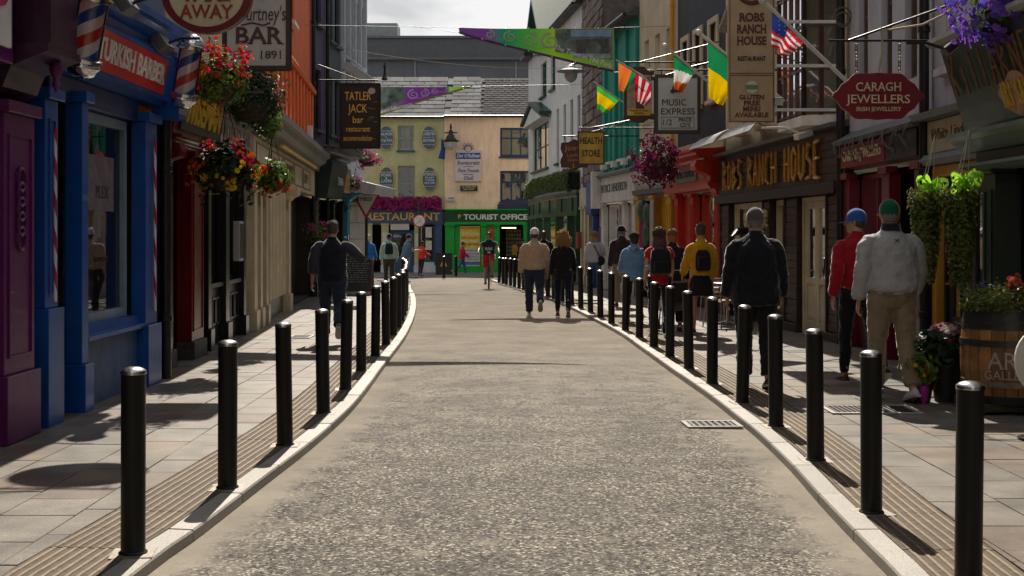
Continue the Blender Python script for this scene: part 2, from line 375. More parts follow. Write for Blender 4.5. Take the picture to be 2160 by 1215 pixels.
def sweep_side(curve, sgn, name):
    """kerb stones and ribbed tactile tiles along one kerb line; sgn = side the pavement lies on"""
    kerb = structure(thing('kerb_'+name, 'pale granite kerb', 'kerb')); del kerb['category'], kerb['label']
    fine = resample(curve, .1)
    def frame(i):
        i = max(0, min(len(fine)-1, i)); a, b = fine[max(0, i-1)], fine[min(len(fine)-1, i+1)]
        d = (b-a).normalized(); return fine[i], Vector((d.y, -d.x))*sgn
    def strip(i0, i1, prof, gap, mat_, nm, par, dz=0):
        mb = MB(); rr = []
        idx = list(range(i0, i1+1, 3)); idx = idx if idx[-1] == i1 else idx+[i1]
        for k, i in enumerate(idx):
            p, n = frame(i); g = gz(p.y); d = Vector((-n.y, n.x))*(-sgn)
            sh = gap if k == 0 else (-gap if k == len(idx)-1 else 0)
            q = p+Vector((n.y, -n.x))*(-sgn)*sh
            rr.append([(q.x+n.x*o, q.y+n.y*o, g+z+dz) for o, z in prof])
        mb.rings(rr)
        if isinstance(mat_, list):
            n = len(prof)
            for q in range((len(rr)-1)*n):
                j = q % n; mb.M[q] = 0 if prof[j][1] > .064 and prof[(j+1) % n][1] > .064 else 1
        return mb.build(nm, mat_, par)
    K = [(0, -.1), (.005, .052), (.014, .062), (.135, .064), (.14, .06), (.14, -.1)]
    i = 0
    while i+9 < len(fine) and fine[i].y < 47 and abs(fine[i].x) < 8:
        strip(i, i+9, K, .008, M_KERB, 'kerb_stone', kerb, random.uniform(-.002, .002)); i += 9
    tact = structure(thing('tactile_strip_'+name, 'x', 'x')); del tact['category'], tact['label']
    prof = [(.145, -.02), (.145, .061)]
    for r in range(8):
        o = .165+r*.053
        prof += [(o, .061), (o+.005, .066), (o+.021, .066), (o+.026, .061)]
    prof += [(.585, .061), (.585, -.02)]
    i = 0
    while i+4 < len(fine) and fine[i].y < 46 and abs(fine[i].x) < 6:
        if fine[i].y > 2: strip(i, i+4, prof, .002, [M_TACT, M_TACG], 'tactile_tile', tact, random.uniform(-.0015, .0015))
        i += 4
sweep_side(LC, -1, 'left'); sweep_side(RC, 1, 'right')

def pavement(name, X, sgn, xout, ymax, poly_extra):
    # sand bed under the slabs, then the slabs one by one
    mb = MB(); ys = [-8+i for i in range(int(ymax)+9)]
    for a, b in zip(ys, ys[1:]):
        p = [(X(a)+sgn*.1, a), (xout, a), (xout, b), (X(b)+sgn*.1, b)]
        mb.face([(x, y, gz(y)+KERB-.014) for x, y in p])
    for q in poly_extra: mb.face([(x, y, gz(y)+KERB-.014) for x, y in q])
    base = structure(mb.build('pavement_'+name, M_GROUT))
    pieces = []; w = .415; k = 0
    while True:
        xa = sgn*(1.55+k*w); xb = xa+sgn*w; k += 1
        if abs(xa) > abs(xout): break
        y = 3.6-random.random()*.7
        while y < ymax-.7:
            ln = random.choice((.42, .5, .58, .66)); y1 = y+ln
            in0, in1 = [X(t)+sgn*.592 for t in (y, y1)]
            g = .0035
            def cl(x, lim): return sgn*max(abs(x) if x*sgn > 0 else 0, lim*sgn)
            c = [(max(xa*sgn+g, in0*sgn), y+g), (xb*sgn-g, y+g), (xb*sgn-g, y1-g), (max(xa*sgn+g, in1*sgn), y1-g)]
            if c[1][0]-c[0][0] > .02 or c[2][0]-c[3][0] > .02:
                c = [(sgn*min(a, xb*sgn-g), b) for a, b in c]
                pieces.append((y, c))
            y = y1
    pieces.sort(key=lambda t: t[0])
    rest = MB()
    for j, (y, c) in enumerate(pieces):
        dz = random.uniform(-.0018, .0018); tx = random.uniform(-.002, .002); e = .004
        cx, cy = sum(p[0] for p in c)/4, sum(p[1] for p in c)/4
        top = [(x+(cx-x)*.012, yy+(cy-yy)*.008, gz(yy)+KERB+.002+dz+tx*(x-cx)/.4) for x, yy in c]
        mid = [(x, yy, gz(yy)+KERB-.002+dz) for x, yy in c]; bot = [(x, yy, gz(yy)+KERB-.03) for x, yy in c]
        t = MB() if j < 300 else rest
        t.rings([bot, mid, top])
        if j < 300: t.build('paving_slab', M_SLAB, base)
    if rest.F: rest.build('paving_slab', M_SLAB, base, kind='stuff')
    return base
pavement('left', XL, -1, -5.6, 41, [[(-5.6, 40), (-40, 40), (-40, 49.3), (-16, 49.2), (-9, 49), (-6.4, 48.2), (-4.5, 45.8), (-3.3, 40)]])
pavement('right', XR, 1, 5.2, 41, [[(XR(40)+.1, 40), (5.2, 40), (5.2, 58), (-1.0, 58), (XR(50)+.1, 50), (XR(45)+.1, 45)]])
mb = MB(); mb.box(-40, 5, 53.2, 61, gz(56)-.3, gz(56)+KERB)
structure(mb.build('pavement_far', mat('far_paving', (.17, .165, .16), .6, .2, 3, .2, 40)))

# iron gratings
def grate(name, label, loc, w, l, rz, nb, frame_m, cross=False):
    t = thing(name, label, 'drain', loc, rz)
    f = MB(); e = .04
    f.box(-w/2, w/2, -l/2, -l/2+e, 0, .012).box(-w/2, w/2, l/2-e, l/2, 0, .012).box(-w/2, -w/2+e, -l/2+e, l/2-e, 0, .012).box(w/2-e, w/2, -l/2+e, l/2-e, 0, .012)
    f.build('frame', frame_m, t)
    MB().box(-w/2+e, w/2-e, -l/2+e, l/2-e, 0, .003).build('pit', mat('pit_black', (.012, .012, .012), .9), t)
    for i in range(nb):
        x = -w/2+e+(w-2*e)*(i+.5)/nb
        MB().box(x-.25*(w-2*e)/nb, x+.25*(w-2*e)/nb, -l/2+e, l/2-e, .003, .010).build('bar', M_IRON, t)
M_SLABF = mat('grate_surround', (.33, .32, .3), .6, .2, 30, .2, 60)
grate('road_gully', 'cast iron road gully with pale worn frame beside the kerb', (1.66, 10.25, gz(10)+.012), .46, .34, .05, 7, mat('worn_iron', (.3, .29, .27), .4, .3, 20, .2, 60))
grate('pavement_grating', 'broad iron grating let into the slabs in front of the barrel', (3.12, 10.75, gz(10.7)+KERB+.004), .78, .5, 0, 16, M_SLABF)
grate('pavement_grating', 'small iron grating in the slabs ahead of the man on the phone', (-3.18, 18.6, gz(18.6)+KERB+.004), .34, .5, 0, 8, M_SLABF)

# ------------------------------------------------------------------ bollards
M_BOL = mat('bollard_black', (.006, .006, .007), .36, .3, 12, .08, 50, spec=.3)
M_CAP = mat('brushed_steel', (.62, .61, .6), .24, .1, 60, .05, 120, metal=1)
b0 = thing('bollard', '', 'bollard', group='black bollards along the kerbs')
MB().lathe((0, 0, 0), [(.068, 0), (.068, .012), (.058, .02), (.058, .862), (.0585, .864)], 28).build('post', M_BOL, b0, True)
MB().lathe((0, 0, 0), [(.0605, .864), (.061, .876), (.059, .882), (.045, .892), (.025, .898), (.004, .900)], 28).build('cap', M_CAP, b0, True)
MB().box(-.1, .1, -.1, .1, .0, .007).build('base_plate', mat('worn_steel', (.22, .2, .17), .6, .3, 30, .2, 50, metal=.5), b0)
LB = [(-1.82, 5.92), (-1.72, 7.45), (-1.65, 8.96), (-1.62, 10.58), (-1.65, 12.21), (-1.70, 13.89), (-1.73, 15.6), (-1.77, 17.32), (-1.83, 19.0), (-1.9, 20.6), (-1.99, 22.2), (-2.09, 23.8), (-2.2, 25.4), (-2.33, 27), (-2.47, 28.7), (-2.62, 30.6), (-2.8, 32.6), (-3.0, 34.8), (-3.2, 37.1), (-3.45, 39.5), (-3.72, 42)]
RB = [(1.98, 5.35), (1.98, 6.79), (2.06, 8.36), (2.11, 9.85), (2.10, 11.24), (2.06, 12.68), (2.03, 14.14), (1.99, 15.53), (1.95, 16.95), (1.92, 18.56), (1.84, 20), (1.75, 21.68), (1.67, 23.26), (1.6, 25.1), (1.48, 26.51), (1.35, 27.89), (1.2, 29.4), (1.05, 30.91), (.93, 31.98), (.76, 33.6), (.56, 35.3), (.35, 36.9), (.22, 38.1), (.08, 39.4), (-.05, 40.8), (-.19, 41.8), (-.31, 42.8), (-.46, 43.9)]
FB = [(-2.75, 49.7), (-2.45, 53.9)]
ORD = 'nearest second third fourth fifth sixth seventh eighth ninth tenth eleventh twelfth thirteenth fourteenth fifteenth sixteenth seventeenth eighteenth nineteenth twentieth'.split()
def ordinal(i): return ORD[i] if i < 20 else 'twenty-'+'first second third fourth fifth sixth seventh eighth'.split()[i-20]
first = True
for nm, lst in (('left', LB), ('right', RB), ('far', FB)):
    for i, (x, y) in enumerate(lst):
        b = b0 if first else copy_tree(b0); first = False
        b.location = (x, y, gz(y)+KERB-.001); b.rotation_euler = (random.gauss(0, .008), random.gauss(0, .012), random.uniform(0, .2))
        if nm == 'far': b['label'] = ['lone black bollard standing beside the dark utility box at the junction', 'black bollard with a tan cap band just behind the utility box'][i]
        else: b['label'] = '%s black bollard from the viewer in the row on the %s kerb' % (ordinal(i), nm)
for b in [b for b in COL.objects if b.name.startswith('bollard')][-1:]: b['label'] = 'farther of two black bollards near the green tourist office front'

# ================================================================== BUILDINGS
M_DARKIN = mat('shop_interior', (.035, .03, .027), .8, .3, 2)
M_GLASS = glass()
M_SLATE = mat('roof_slate', (.085, .088, .095), .85, .3, 5, .3, 30, rnd=.25)
M_LEAD = mat('lead_flashing', (.11, .115, .125), .5, .25, 8, .2, 20)
M_BLACK = paint('black_paint', (.014, .014, .015), .3, .15)
M_PIPE = paint('black_pipe', (.012, .012, .013), .35, .2)
GOLD = mat('gold_leaf', (.80, .50, .10), .45, .15, 20)
WHITE = paint('white_paint', (.72, .71, .68), .45, .25)
CREAMT = mat('cream_lettering', (.70, .62, .42), .6)

SHELFM = mat('display_wood', (.22, .15, .09), .6); GOODS = [mat('goods_%d' % k, c, .6, .3, 9) for k, c in enumerate(((.45, .12, .06), (.1, .2, .3), (.5, .42, .25), (.12, .25, .1), (.4, .3, .08), (.35, .33, .32), (.25, .05, .15)))]
PAPERS = [mat('notice_%d' % k, c, .8, .25, 14) for k, c in enumerate(((.6, .58, .5), (.55, .45, .15), (.35, .45, .55)))]
class Bld:
    """a building on one side of the street; local x runs up the street, w is the distance out from the wall plane, z height above its pavement"""
    def __init__(s, name, label, P0, P1, side, cat='building'):
        s.s = 1 if side > 0 else -1
        d = Vector(P1)-Vector(P0); s.L = d.length
        z = gz((P0[1]+P1[1])/2)+KERB
        s.o = thing(name, label, cat, (P0[0], P0[1], z), math.atan2(d.y, d.x))
        s.r = (-1, 0, 0) if side > 0 else (1, 0, 0)     # reading direction on the front
    def b(s, mb, u0, u1, w0, w1, z0, z1): return mb.box(u0, u1, s.s*w0, s.s*w1, z0, z1)
    def box(s, name, m, u0, u1, w0, w1, z0, z1, par=None, bev=.006):
        return s.b(MB(), u0, u1, w0, w1, z0, z1).build(name, m, par or s.o, bev=bev)
    def prof(s, name, m, u0, u1, pts, par=None, mb=None):
        """moulding: section pts (w,z) run along u"""
        mb = MB(); mb.prism([(w*s.s, z) for w, z in pts], lambda a, b_, d: (d, a, b_), u0, u1)
        return mb.build(name, m, par or s.o)
    def text(s, t, size, m, u, z, w=0, par=None, **k):
        return text(par or s.o, t, size, m, (u, s.s*w, z), right=s.r, **k)
    def wall(s, m, z0, z1, ops=(), u0=0, u1=None, depth=.16, back=7., name='wall', roof=M_SLATE, room=True):
        """front wall with real openings, plus the rest of the block behind it"""
        u1 = s.L if u1 is None else u1
        us = sorted({u0, u1, *[o[0] for o in ops], *[o[1] for o in ops]}); zs = sorted({z0, z1, *[o[2] for o in ops], *[o[3] for o in ops]})
        mb = MB(); q = s.s
        for a, b_ in zip(us, us[1:]):
            for c, d in zip(zs, zs[1:]):
                um, zm = (a+b_)/2, (c+d)/2
                if not any(o[0] < um < o[1] and o[2] < zm < o[3] for o in ops):
                    mb.face([(a, 0, c), (b_, 0, c), (b_, 0, d), (a, 0, d)])
        for a, b_, c, d in [o[:4] for o in ops]:
            y = -depth*q
            mb.face([(a, 0, c), (a, y, c), (a, y, d), (a, 0, d)]).face([(b_, 0, c), (b_, y, c), (b_, y, d), (b_, 0, d)])
            mb.face([(a, 0, c), (b_, 0, c), (b_, y, c), (a, y, c)]).face([(a, 0, d), (b_, 0, d), (b_, y, d), (a, y, d)])
        B = -back*q
        mb.face([(u0, 0, z0), (u0, B, z0), (u0, B, z1), (u0, 0, z1)]).face([(u1, 0, z0), (u1, B, z0), (u1, B, z1), (u1, 0, z1)])
        mb.face([(u0, B, z0), (u1, B, z0), (u1, B, z1), (u0, B, z1)]).face([(u0, 0, z1), (u1, 0, z1), (u1, B, z1), (u0, B, z1)])
        mb.face([(u0, 0, z0), (u1, 0, z0), (u1, B, z0), (u0, B, z0)])
        o = mb.build(name, m, s.o)
        if ops and room:
            lo, hi = min(x[2] for x in ops)-.05, max(x[3] for x in ops)+.05
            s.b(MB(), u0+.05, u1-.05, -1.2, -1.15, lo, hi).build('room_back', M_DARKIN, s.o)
        return o
    def window(s, u0, u1, z0, z1, nu, nz, fm, w=-.1, fw=.05, sill=None, sw=.12, split=None):
        """frame with glazing bars; every pane is its own piece"""
        mb = MB(); d = .05
        s.b(mb, u0, u0+fw, w-d, w+.02, z0, z1); s.b(mb, u1-fw, u1, w-d, w+.02, z0, z1)
        s.b(mb, u0+fw, u1-fw, w-d, w+.02, z0, z0+fw); s.b(mb, u0+fw, u1-fw, w-d, w+.02, z1-fw, z1)
        us = [u0+fw+(u1-u0-2*fw)*i/nu for i in range(nu+1)]
        zs = [z0+fw+(z1-z0-2*fw)*i/nz for i in range(nz+1)] if split is None else [z0+fw, z0+fw+(z1-z0-2*fw)*split, z1-fw]
        h = fw*.35
        for x in us[1:-1]: s.b(mb, x-h, x+h, w-d+.005, w+.012, z0+fw, z1-fw)
        for z in zs[1:-1]: s.b(mb, u0+fw, u1-fw, w-d+.003, w+.016, z-h, z+h)
        f = mb.build('window', fm, s.o)
        for i in range(len(us)-1):
            for j in range(len(zs)-1):
                g = MB(); y = s.s*(w-.02-random.uniform(0, .004)); t = random.uniform(-.003, .003)
                a, b_ = us[i]+(h if i else 0), us[i+1]-(h if i+1 < len(us)-1 else 0)
                c, e = zs[j]+(h if j else 0), zs[j+1]-(h if j+1 < len(zs)-1 else 0)
                g.face([(a, y, c), (b_, y+t, c), (b_, y+t, e), (a, y, e)]).build('pane', M_GLASS, f, fix=False)
        if sill is not None:
            s.b(MB(), u0-.06, u1+.06, w+.021, sw, z0-.09, z0-.003).build('sill', sill, f, bev=.008)
        return f
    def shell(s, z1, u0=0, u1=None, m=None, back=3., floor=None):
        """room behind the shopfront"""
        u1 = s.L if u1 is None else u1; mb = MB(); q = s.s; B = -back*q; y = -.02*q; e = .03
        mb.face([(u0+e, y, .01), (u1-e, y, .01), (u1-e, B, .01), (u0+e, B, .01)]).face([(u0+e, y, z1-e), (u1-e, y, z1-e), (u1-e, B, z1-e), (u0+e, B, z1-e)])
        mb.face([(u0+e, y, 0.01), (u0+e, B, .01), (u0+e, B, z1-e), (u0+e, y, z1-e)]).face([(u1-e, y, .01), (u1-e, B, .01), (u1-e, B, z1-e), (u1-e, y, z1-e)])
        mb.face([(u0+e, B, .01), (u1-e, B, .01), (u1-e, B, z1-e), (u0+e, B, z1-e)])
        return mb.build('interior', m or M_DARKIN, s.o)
    def pilaster(s, m, u0, u1, z1, w=.1, plinth=.45, pm=None, panel=True, z0=0):
        p = s.box('pilaster', m, u0, u1, -.05, w, z0+plinth, z1)
        s.box('plinth', pm or m, u0-.03, u1+.03, -.05, w+.04, z0, z0+plinth-.002, p)
        s.box('capital', m, u0-.03, u1+.03, 0, w+.05, z1-.001+.002, z1+.09, p)
        if panel and u1-u0 > .2:
            mb = MB(); a, b_, c, d = u0+.07, u1-.07, z0+plinth+.12, z1-.15; t = .018
            for q in ((a, b_, c, c+t), (a, b_, d-t, d), (a, a+t, c+t, d-t), (b_-t, b_, c+t, d-t)): s.b(mb, q[0], q[1], w+.0005, w+.014, q[2], q[3])
            mb.build('panel_moulding', m, p)
        return p
    def door(s, u0, u1, z1, m, w=-.06, glazed=.5, leaves=1, par=None):
        fm = MB(); f = .06
        s.b(fm, u0, u0+f, w-.08, w+.03, 0, z1); s.b(fm, u1-f, u1, w-.08, w+.03, 0, z1); s.b(fm, u0+f, u1-f, w-.08, w+.03, z1-f, z1)
        d = fm.build('door', m, s.o, bev=.005)
        W = (u1-u0-2*f)/leaves
        for i in range(leaves):
            a = u0+f+i*W+.004; b_ = a+W-.008; st = .1; zg = z1*(1-glazed) if glazed else z1
            mb = MB()
            s.b(mb, a, a+st, w-.045, w, .02, z1-f-.005); s.b(mb, b_-st, b_, w-.045, w, .02, z1-f-.005)
            s.b(mb, a+st, b_-st, w-.045, w, .02, .22); s.b(mb, a+st, b_-st, w-.045, w, z1-f-.12, z1-f-.005); s.b(mb, a+st, b_-st, w-.045, w, zg-.1, zg)
            s.b(mb, a+st, b_-st, w-.04, w-.02, .22, zg-.1); s.b(mb, a+st+.03, b_-st-.03, w-.0199, w-.006, .27, zg-.15)
            mb.build('leaf', m, d, bev=.004)
            if glazed:
                y = s.s*(w-.025); MB().face([(a+st, y, zg), (b_-st, y, zg), (b_-st, y, z1-f-.12), (a+st, y, z1-f-.12)]).build('pane', M_GLASS, d, fix=False)
        hu = u1-f-.05
        mb = MB(); mb.tube([(hu, s.s*(w+.001), 1.0), (hu, s.s*(w+.05), 1.0), (hu-.1, s.s*(w+.05), 1.0)], .009, 8)
        mb.build('handle', metalm('brass', (.7, .5, .2)), d, True)
        return d
    def glaze(s, u0, u1, z0, z1, nu, fm, w=-.08, fw=.06, par=None, nz=1, show=True):
        f = s.window(u0, u1, z0, z1, nu, nz, fm, w, fw)
        if show and u1-u0 > .5:          # goods and notices behind the glass
            s.box('display_shelf', SHELFM, u0+.05, u1-.05, -.62, -.22, z0+.08, z0+.11, f, bev=0)
            x = u0+.1
            while x < u1-.22:
                q = random.uniform(.1, .26); h = random.uniform(.12, .5); s.box('display_item', random.choice(GOODS), x, x+q, -.58, -.58+random.uniform(.1, .3), z0+.111, z0+.11+h, f, bev=.01); x += q+random.uniform(.03, .15)
            for k in range(1 if u1-u0 < 1.2 else 2):
                a = random.uniform(u0+.1, u1-.4); c = random.uniform(z0+.7, max(z0+.75, z1-.45)); s.box('notice', random.choice(PAPERS), a, a+random.uniform(.18, .26), w-.05, w-.047, c, c+random.uniform(.2, .32), f, bev=0)
        return f
    def cornice(s, m, u0, u1, z, w, h=.22, par=None, name='cornice'):
        return s.prof(name, m, u0, u1, [(0, z), (w*.45, z), (w*.5, z+h*.25), (w*.8, z+h*.45), (w*.85, z+h*.65), (w, z+h*.7), (w, z+h*.95), (0, z+h*1.15)], par)
    def bracket(s, m, u0, u1, z0, z1, w, par=None):
        """scrolled console under a cornice"""
        h = z1-z0; pts = [(0, z0), (w*.28, z0+h*.02), (w*.36, z0+h*.12), (w*.3, z0+h*.25), (w*.36, z0+h*.42), (w*.62, z0+h*.58), (w*.95, z0+h*.68), (w, z0+h*.82), (w*.93, z1), (0, z1)]
        return s.prof('console', m, u0, u1, pts, par)
    def pipe(s, u, z0, z1, w=.09, r=.045, m=M_PIPE, par=None):
        mb = MB(); y = s.s*w
        mb.tube([(u, y, z0), (u, y, z1)], r, 10)
        o = mb.build('drainpipe', m, s.o, True)
        k = MB()
        z = z0+.6
        while z < z1: k.lathe((u, y, z), [(r*1.02, 0), (r*1.25, .01), (r*1.25, .07), (r*1.02, .08)], 10); z += 1.6
        k.build('collar', m, o, True); return o
    def roof(s, z, h, back=7., over=.25, m=M_SLATE, u0=None, u1=None):
        u0 = -.0 if u0 is None else u0; u1 = s.L if u1 is None else u1; q = s.s
        mb = MB(); mb.prism([(over*q, z), (over*q, z+.06), (-back/2*q, z+h), (-(back+over)*q, z+.06), (-(back+over)*q, z)], lambda a, b_, d: (d, a, b_), u0, u1)
        r = mb.build('roof', m, s.o)
        g = MB(); g.tube([(u0, (over+.05)*q, z+.03), (u1, (over+.05)*q, z+.03)], .055, 8); g.build('gutter', M_PIPE, r, True)
        return r

# ---------------------------------------------------------------- left side
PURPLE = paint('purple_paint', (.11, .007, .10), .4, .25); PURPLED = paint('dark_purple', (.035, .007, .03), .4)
B = Bld('shop_building', 'purple painted shopfront at the left edge with carved pilaster and big console box', (-3.8, 3.0), (-3.8, 9.72), -1)
B.wall(mat('render_cream', (.55, .47, .33), .8, .1, 2, .2, 30, dirt=.4, streak=True), 4.0, 9.5, [(1.2, 2.2, 5, 6.6), (4.2, 5.2, 5, 6.6)])
for u in (1.2, 4.2): B.window(u, u+1, 5, 6.6, 1, 2, WHITE, sill=WHITE)
B.roof(9.5, 2.2); B.shell(2.7)
B.pilaster(PURPLE, 5.93, 6.5, 2.42, .12, .5)
B.pilaster(PURPLE, .05, .6, 2.42, .12, .5)
mb = MB()
for i in range(5):        # carved knot on the pilaster
    c = 1.5+.11*i; mb.tube([(6.215+.07*math.sin(t), -.135, c+.085*math.cos(t)) for t in [k*math.pi/8 for k in range(17)]], .013, 6)
mb.build('carving', PURPLE, B.o, True)
B.box('stallriser', PURPLE, .63, 5.9, -.1, .0, 0, .55)
B.glaze(.62, 5.9, .55, 2.42, 3, PURPLE)
f = B.box('fascia', PURPLE, 0, 5.85, -.2, .22, 2.75, 3.75)
B.box('sign_panel', WHITE, .4, 5.75, .221, .25, 2.85, 3.6, f)
text(B.o, 'O', .5, mat('pink_sign', (.55, .03, .16), .5), (5.5, -.26, 3.28), right=(1, 0, 0), bold=.04)
B.cornice(PURPLE, -.05, 6.6, 3.76, .5, .3)
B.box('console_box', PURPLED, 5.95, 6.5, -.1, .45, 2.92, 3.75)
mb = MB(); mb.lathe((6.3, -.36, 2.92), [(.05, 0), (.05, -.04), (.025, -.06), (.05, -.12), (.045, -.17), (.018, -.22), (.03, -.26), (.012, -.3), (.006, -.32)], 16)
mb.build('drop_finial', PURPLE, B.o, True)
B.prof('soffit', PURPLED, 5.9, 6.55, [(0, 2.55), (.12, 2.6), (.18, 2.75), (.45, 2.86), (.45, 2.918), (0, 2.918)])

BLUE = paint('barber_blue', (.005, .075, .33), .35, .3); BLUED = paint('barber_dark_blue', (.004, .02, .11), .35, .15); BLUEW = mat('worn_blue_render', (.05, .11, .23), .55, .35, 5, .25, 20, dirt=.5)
B = Bld('shop_building', 'blue barber shop with a red lettered fascia and striped corner poles', (-3.8, 9.75), (-3.8, 13.5), -1)
B.wall(mat('render_grey_blue', (.12, .14, .19), .8, .12, 2, .2, 30, dirt=.4), 3.72, 9.0, [(.9, 1.9, 5, 6.6)]); B.window(.9, 1.9, 5, 6.6, 1, 2, WHITE, sill=WHITE)
B.roof(9.0, 2.2); B.shell(2.8)
B.pilaster(BLUE, .02, .3, 2.62, .1, .95)
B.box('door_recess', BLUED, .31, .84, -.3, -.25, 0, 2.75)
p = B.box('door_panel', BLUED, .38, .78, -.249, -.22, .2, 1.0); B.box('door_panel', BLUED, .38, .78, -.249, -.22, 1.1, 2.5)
B.pilaster(BLUE, .86, 1.02, 2.68, .1, .42, panel=False)
B.box('stallriser', BLUEW, 1.05, 2.68, -.12, .02, 0, .575)
B.prof('sill', BLUE, 1.03, 2.70, [(-.12, .577), (.05, .577), (.1, .60), (.1, .64), (.04, .655), (.03, .725), (-.12, .725)])
B.glaze(1.04, 2.6, .726, 2.66, 1, paint('blue_grey_frame', (.2, .28, .36), .4), w=-.08, fw=.09)
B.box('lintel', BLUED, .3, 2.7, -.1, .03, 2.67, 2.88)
B.pilaster(BLUE, 2.7, 3.1, 2.68, .1, .62, panel=False)
for u, w0 in ((.16, .115), (2.93, .115)):           # candy striped poles
    n = 16; rr = []; mb = MB(); K = 60; z0, z1 = (1.0, 2.4) if u < 1 else (.75, 2.5)
    for k in range(K+1):
        rr.append([(u+.013*math.cos(2*math.pi*(j/n)+k*.5), -(w0+.013+.013*math.sin(2*math.pi*(j/n)+k*.5)), z0+(z1-z0)*k/K) for j in range(n)])
    for k in range(K):
        for j in range(n):
            mb.m = 0 if (j % n) < n/2 else 1; mb.face([rr[k][j], rr[k][(j+1) % n], rr[k+1][(j+1) % n], rr[k+1][j]])
    mb.build('striped_pole', [paint('pole_white', (.7, .7, .7), .3, .1), paint('pole_red', (.45, .02, .03), .3, .1)], B.o, fix=True)
f = B.prof('fascia', BLUE, 0, 3.5, [(-.1, 2.885), (.12, 2.885), (.12, 2.93), (.2, 2.93), (.26, 3.36), (.2, 3.42), (-.1, 3.42)])
mb = MB(); mb.prism([(-.212, 2.97), (-.262, 3.32), (-.274, 3.32), (-.224, 2.97)], lambda a, b_, d: (d, a, b_), .2, 2.9); mb.build('sign_panel', paint('barber_red', (.55, .02, .025), .3, .15), f)
text(B.o, 'AG TURKISH BARBER', .27, WHITE, (1.6, -.256, 3.145), up=(0, -.14, 1), squeeze=.62, fit=2.45, serif=.03, bold=.008, extrude=.006)
B.cornice(BLUE, -.05, 3.6, 3.425, .36, .28)
B.box('end_block', BLUE, 3.2, 3.5, .0, .3, 2.75, 3.4)
mb = MB()
for k in range(6): mb.box(3.2+.045*k, 3.2+.045*k+.02, -.30, -.345, 2.8, 3.38)
mb.build('fluting', paint('grey_fluting', (.35, .34, .32), .5), B.o)
B.pipe(3.42, .0, 2.75, .1, .06)
# mirror shelf and lamp inside the barber shop
sh = MB()
for z in (.9, 1.35, 1.8): B.b(sh, 1.3, 3.3, -2.6, -2.3, z, z+.03)
sh.build('shelf', mat('pine_shelf', (.4, .28, .12), .6), B.o)
B.box('poster', mat('shop_poster', (.35, .16, .22), .5, .5, 9), 1.2, 1.9, -.16, -.155, .9, 1.25)
text(B.o, 'PLEX', .17, mat('window_letter', (.03, .03, .035), .5), (1.95, .09, 1.93), extrude=.002)
text(B.o, 'GORRANGE', .06, mat('window_letter', (.03, .03, .035), .5), (1.95, .09, 1.30), extrude=.002)
MB().box(1.45, 2.3, .093, .096, 1.76, 2.28).build('window_sticker', mat('window_vinyl', (.16, .12, .15), .5, .4, 8), B.o)

RED = paint('ox_red_paint', (.15, .006, .006), .33, .25); REDD = paint('dark_ox_red', (.05, .006, .008), .35, .2); PLB = mat('black_plinth', (.05, .048, .045), .6, .4, 9, .3, 30)
B = Bld('shop_building', 'narrow dark red doorway front with gold lettered bulging sign', (-4.05, 13.55), (-4.1, 16.2), -1)
B.wall(mat('render_buff', (.42, .33, .2), .8, .1, 2, .2, 30, dirt=.4), 3.7, 9.6, [(.8, 1.7, 5, 6.6)]); B.window(.8, 1.7, 5, 6.6, 1, 2, WHITE, sill=WHITE)
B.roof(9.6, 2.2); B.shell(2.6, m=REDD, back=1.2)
B.pilaster(RED, .12, .72, 2.5, .14, .22, PLB); B.pilaster(RED, 1.62, 2.25, 2.5, .14, .22, PLB)
B.door(.8, 1.56, 2.45, RED, w=-.3, glazed=.45)
# scrolled surround swelling round the lettering box
prof = [(.0, 2.58), (.06, 2.6), (.0, 2.7), (.04, 2.85), (.12, 3.0), (.0, 3.1), (.1, 3.25), (.35, 3.42), (.8, 3.5), (1.2, 3.5), (1.6, 3.5), (2.05, 3.42), (2.35, 3.25), (2.28, 3.1), (2.2, 3.0), (2.3, 2.85), (2.34, 2.7), (2.28, 2.6), (2.34, 2.58)]
mb = MB(); mb.prism(prof, lambda a, b_, d: (a, -d - .5*(b_-2.58)*.35, b_), .0, .3); mb.build('sign_surround', RED, B.o, bev=.02)
mb = MB(); mb.prism([(.2, 2.72), (2.1, 2.72), (2.1, 3.22), (.2, 3.22)], lambda a, b_, d: (a, -d - .5*(b_-2.58)*.35, b_), .302, .33); mb.build('sign_box', M_BLACK, B.o)
text(B.o, 'WISEMAN', .46, mat('sign_yellow', (.62, .40, .03), .4, .2, 12), (1.15, -.405, 2.96), up=(0, -.175, 1), fit=1.75, bold=.03, extrude=.012)
B.cornice(RED, .02, 2.35, 2.56, .42, .1, name='ledge')
B.bracket(RED, .05, .3, 2.1, 2.56, .4); B.bracket(RED, 2.05, 2.3, 2.1, 2.56, .4)

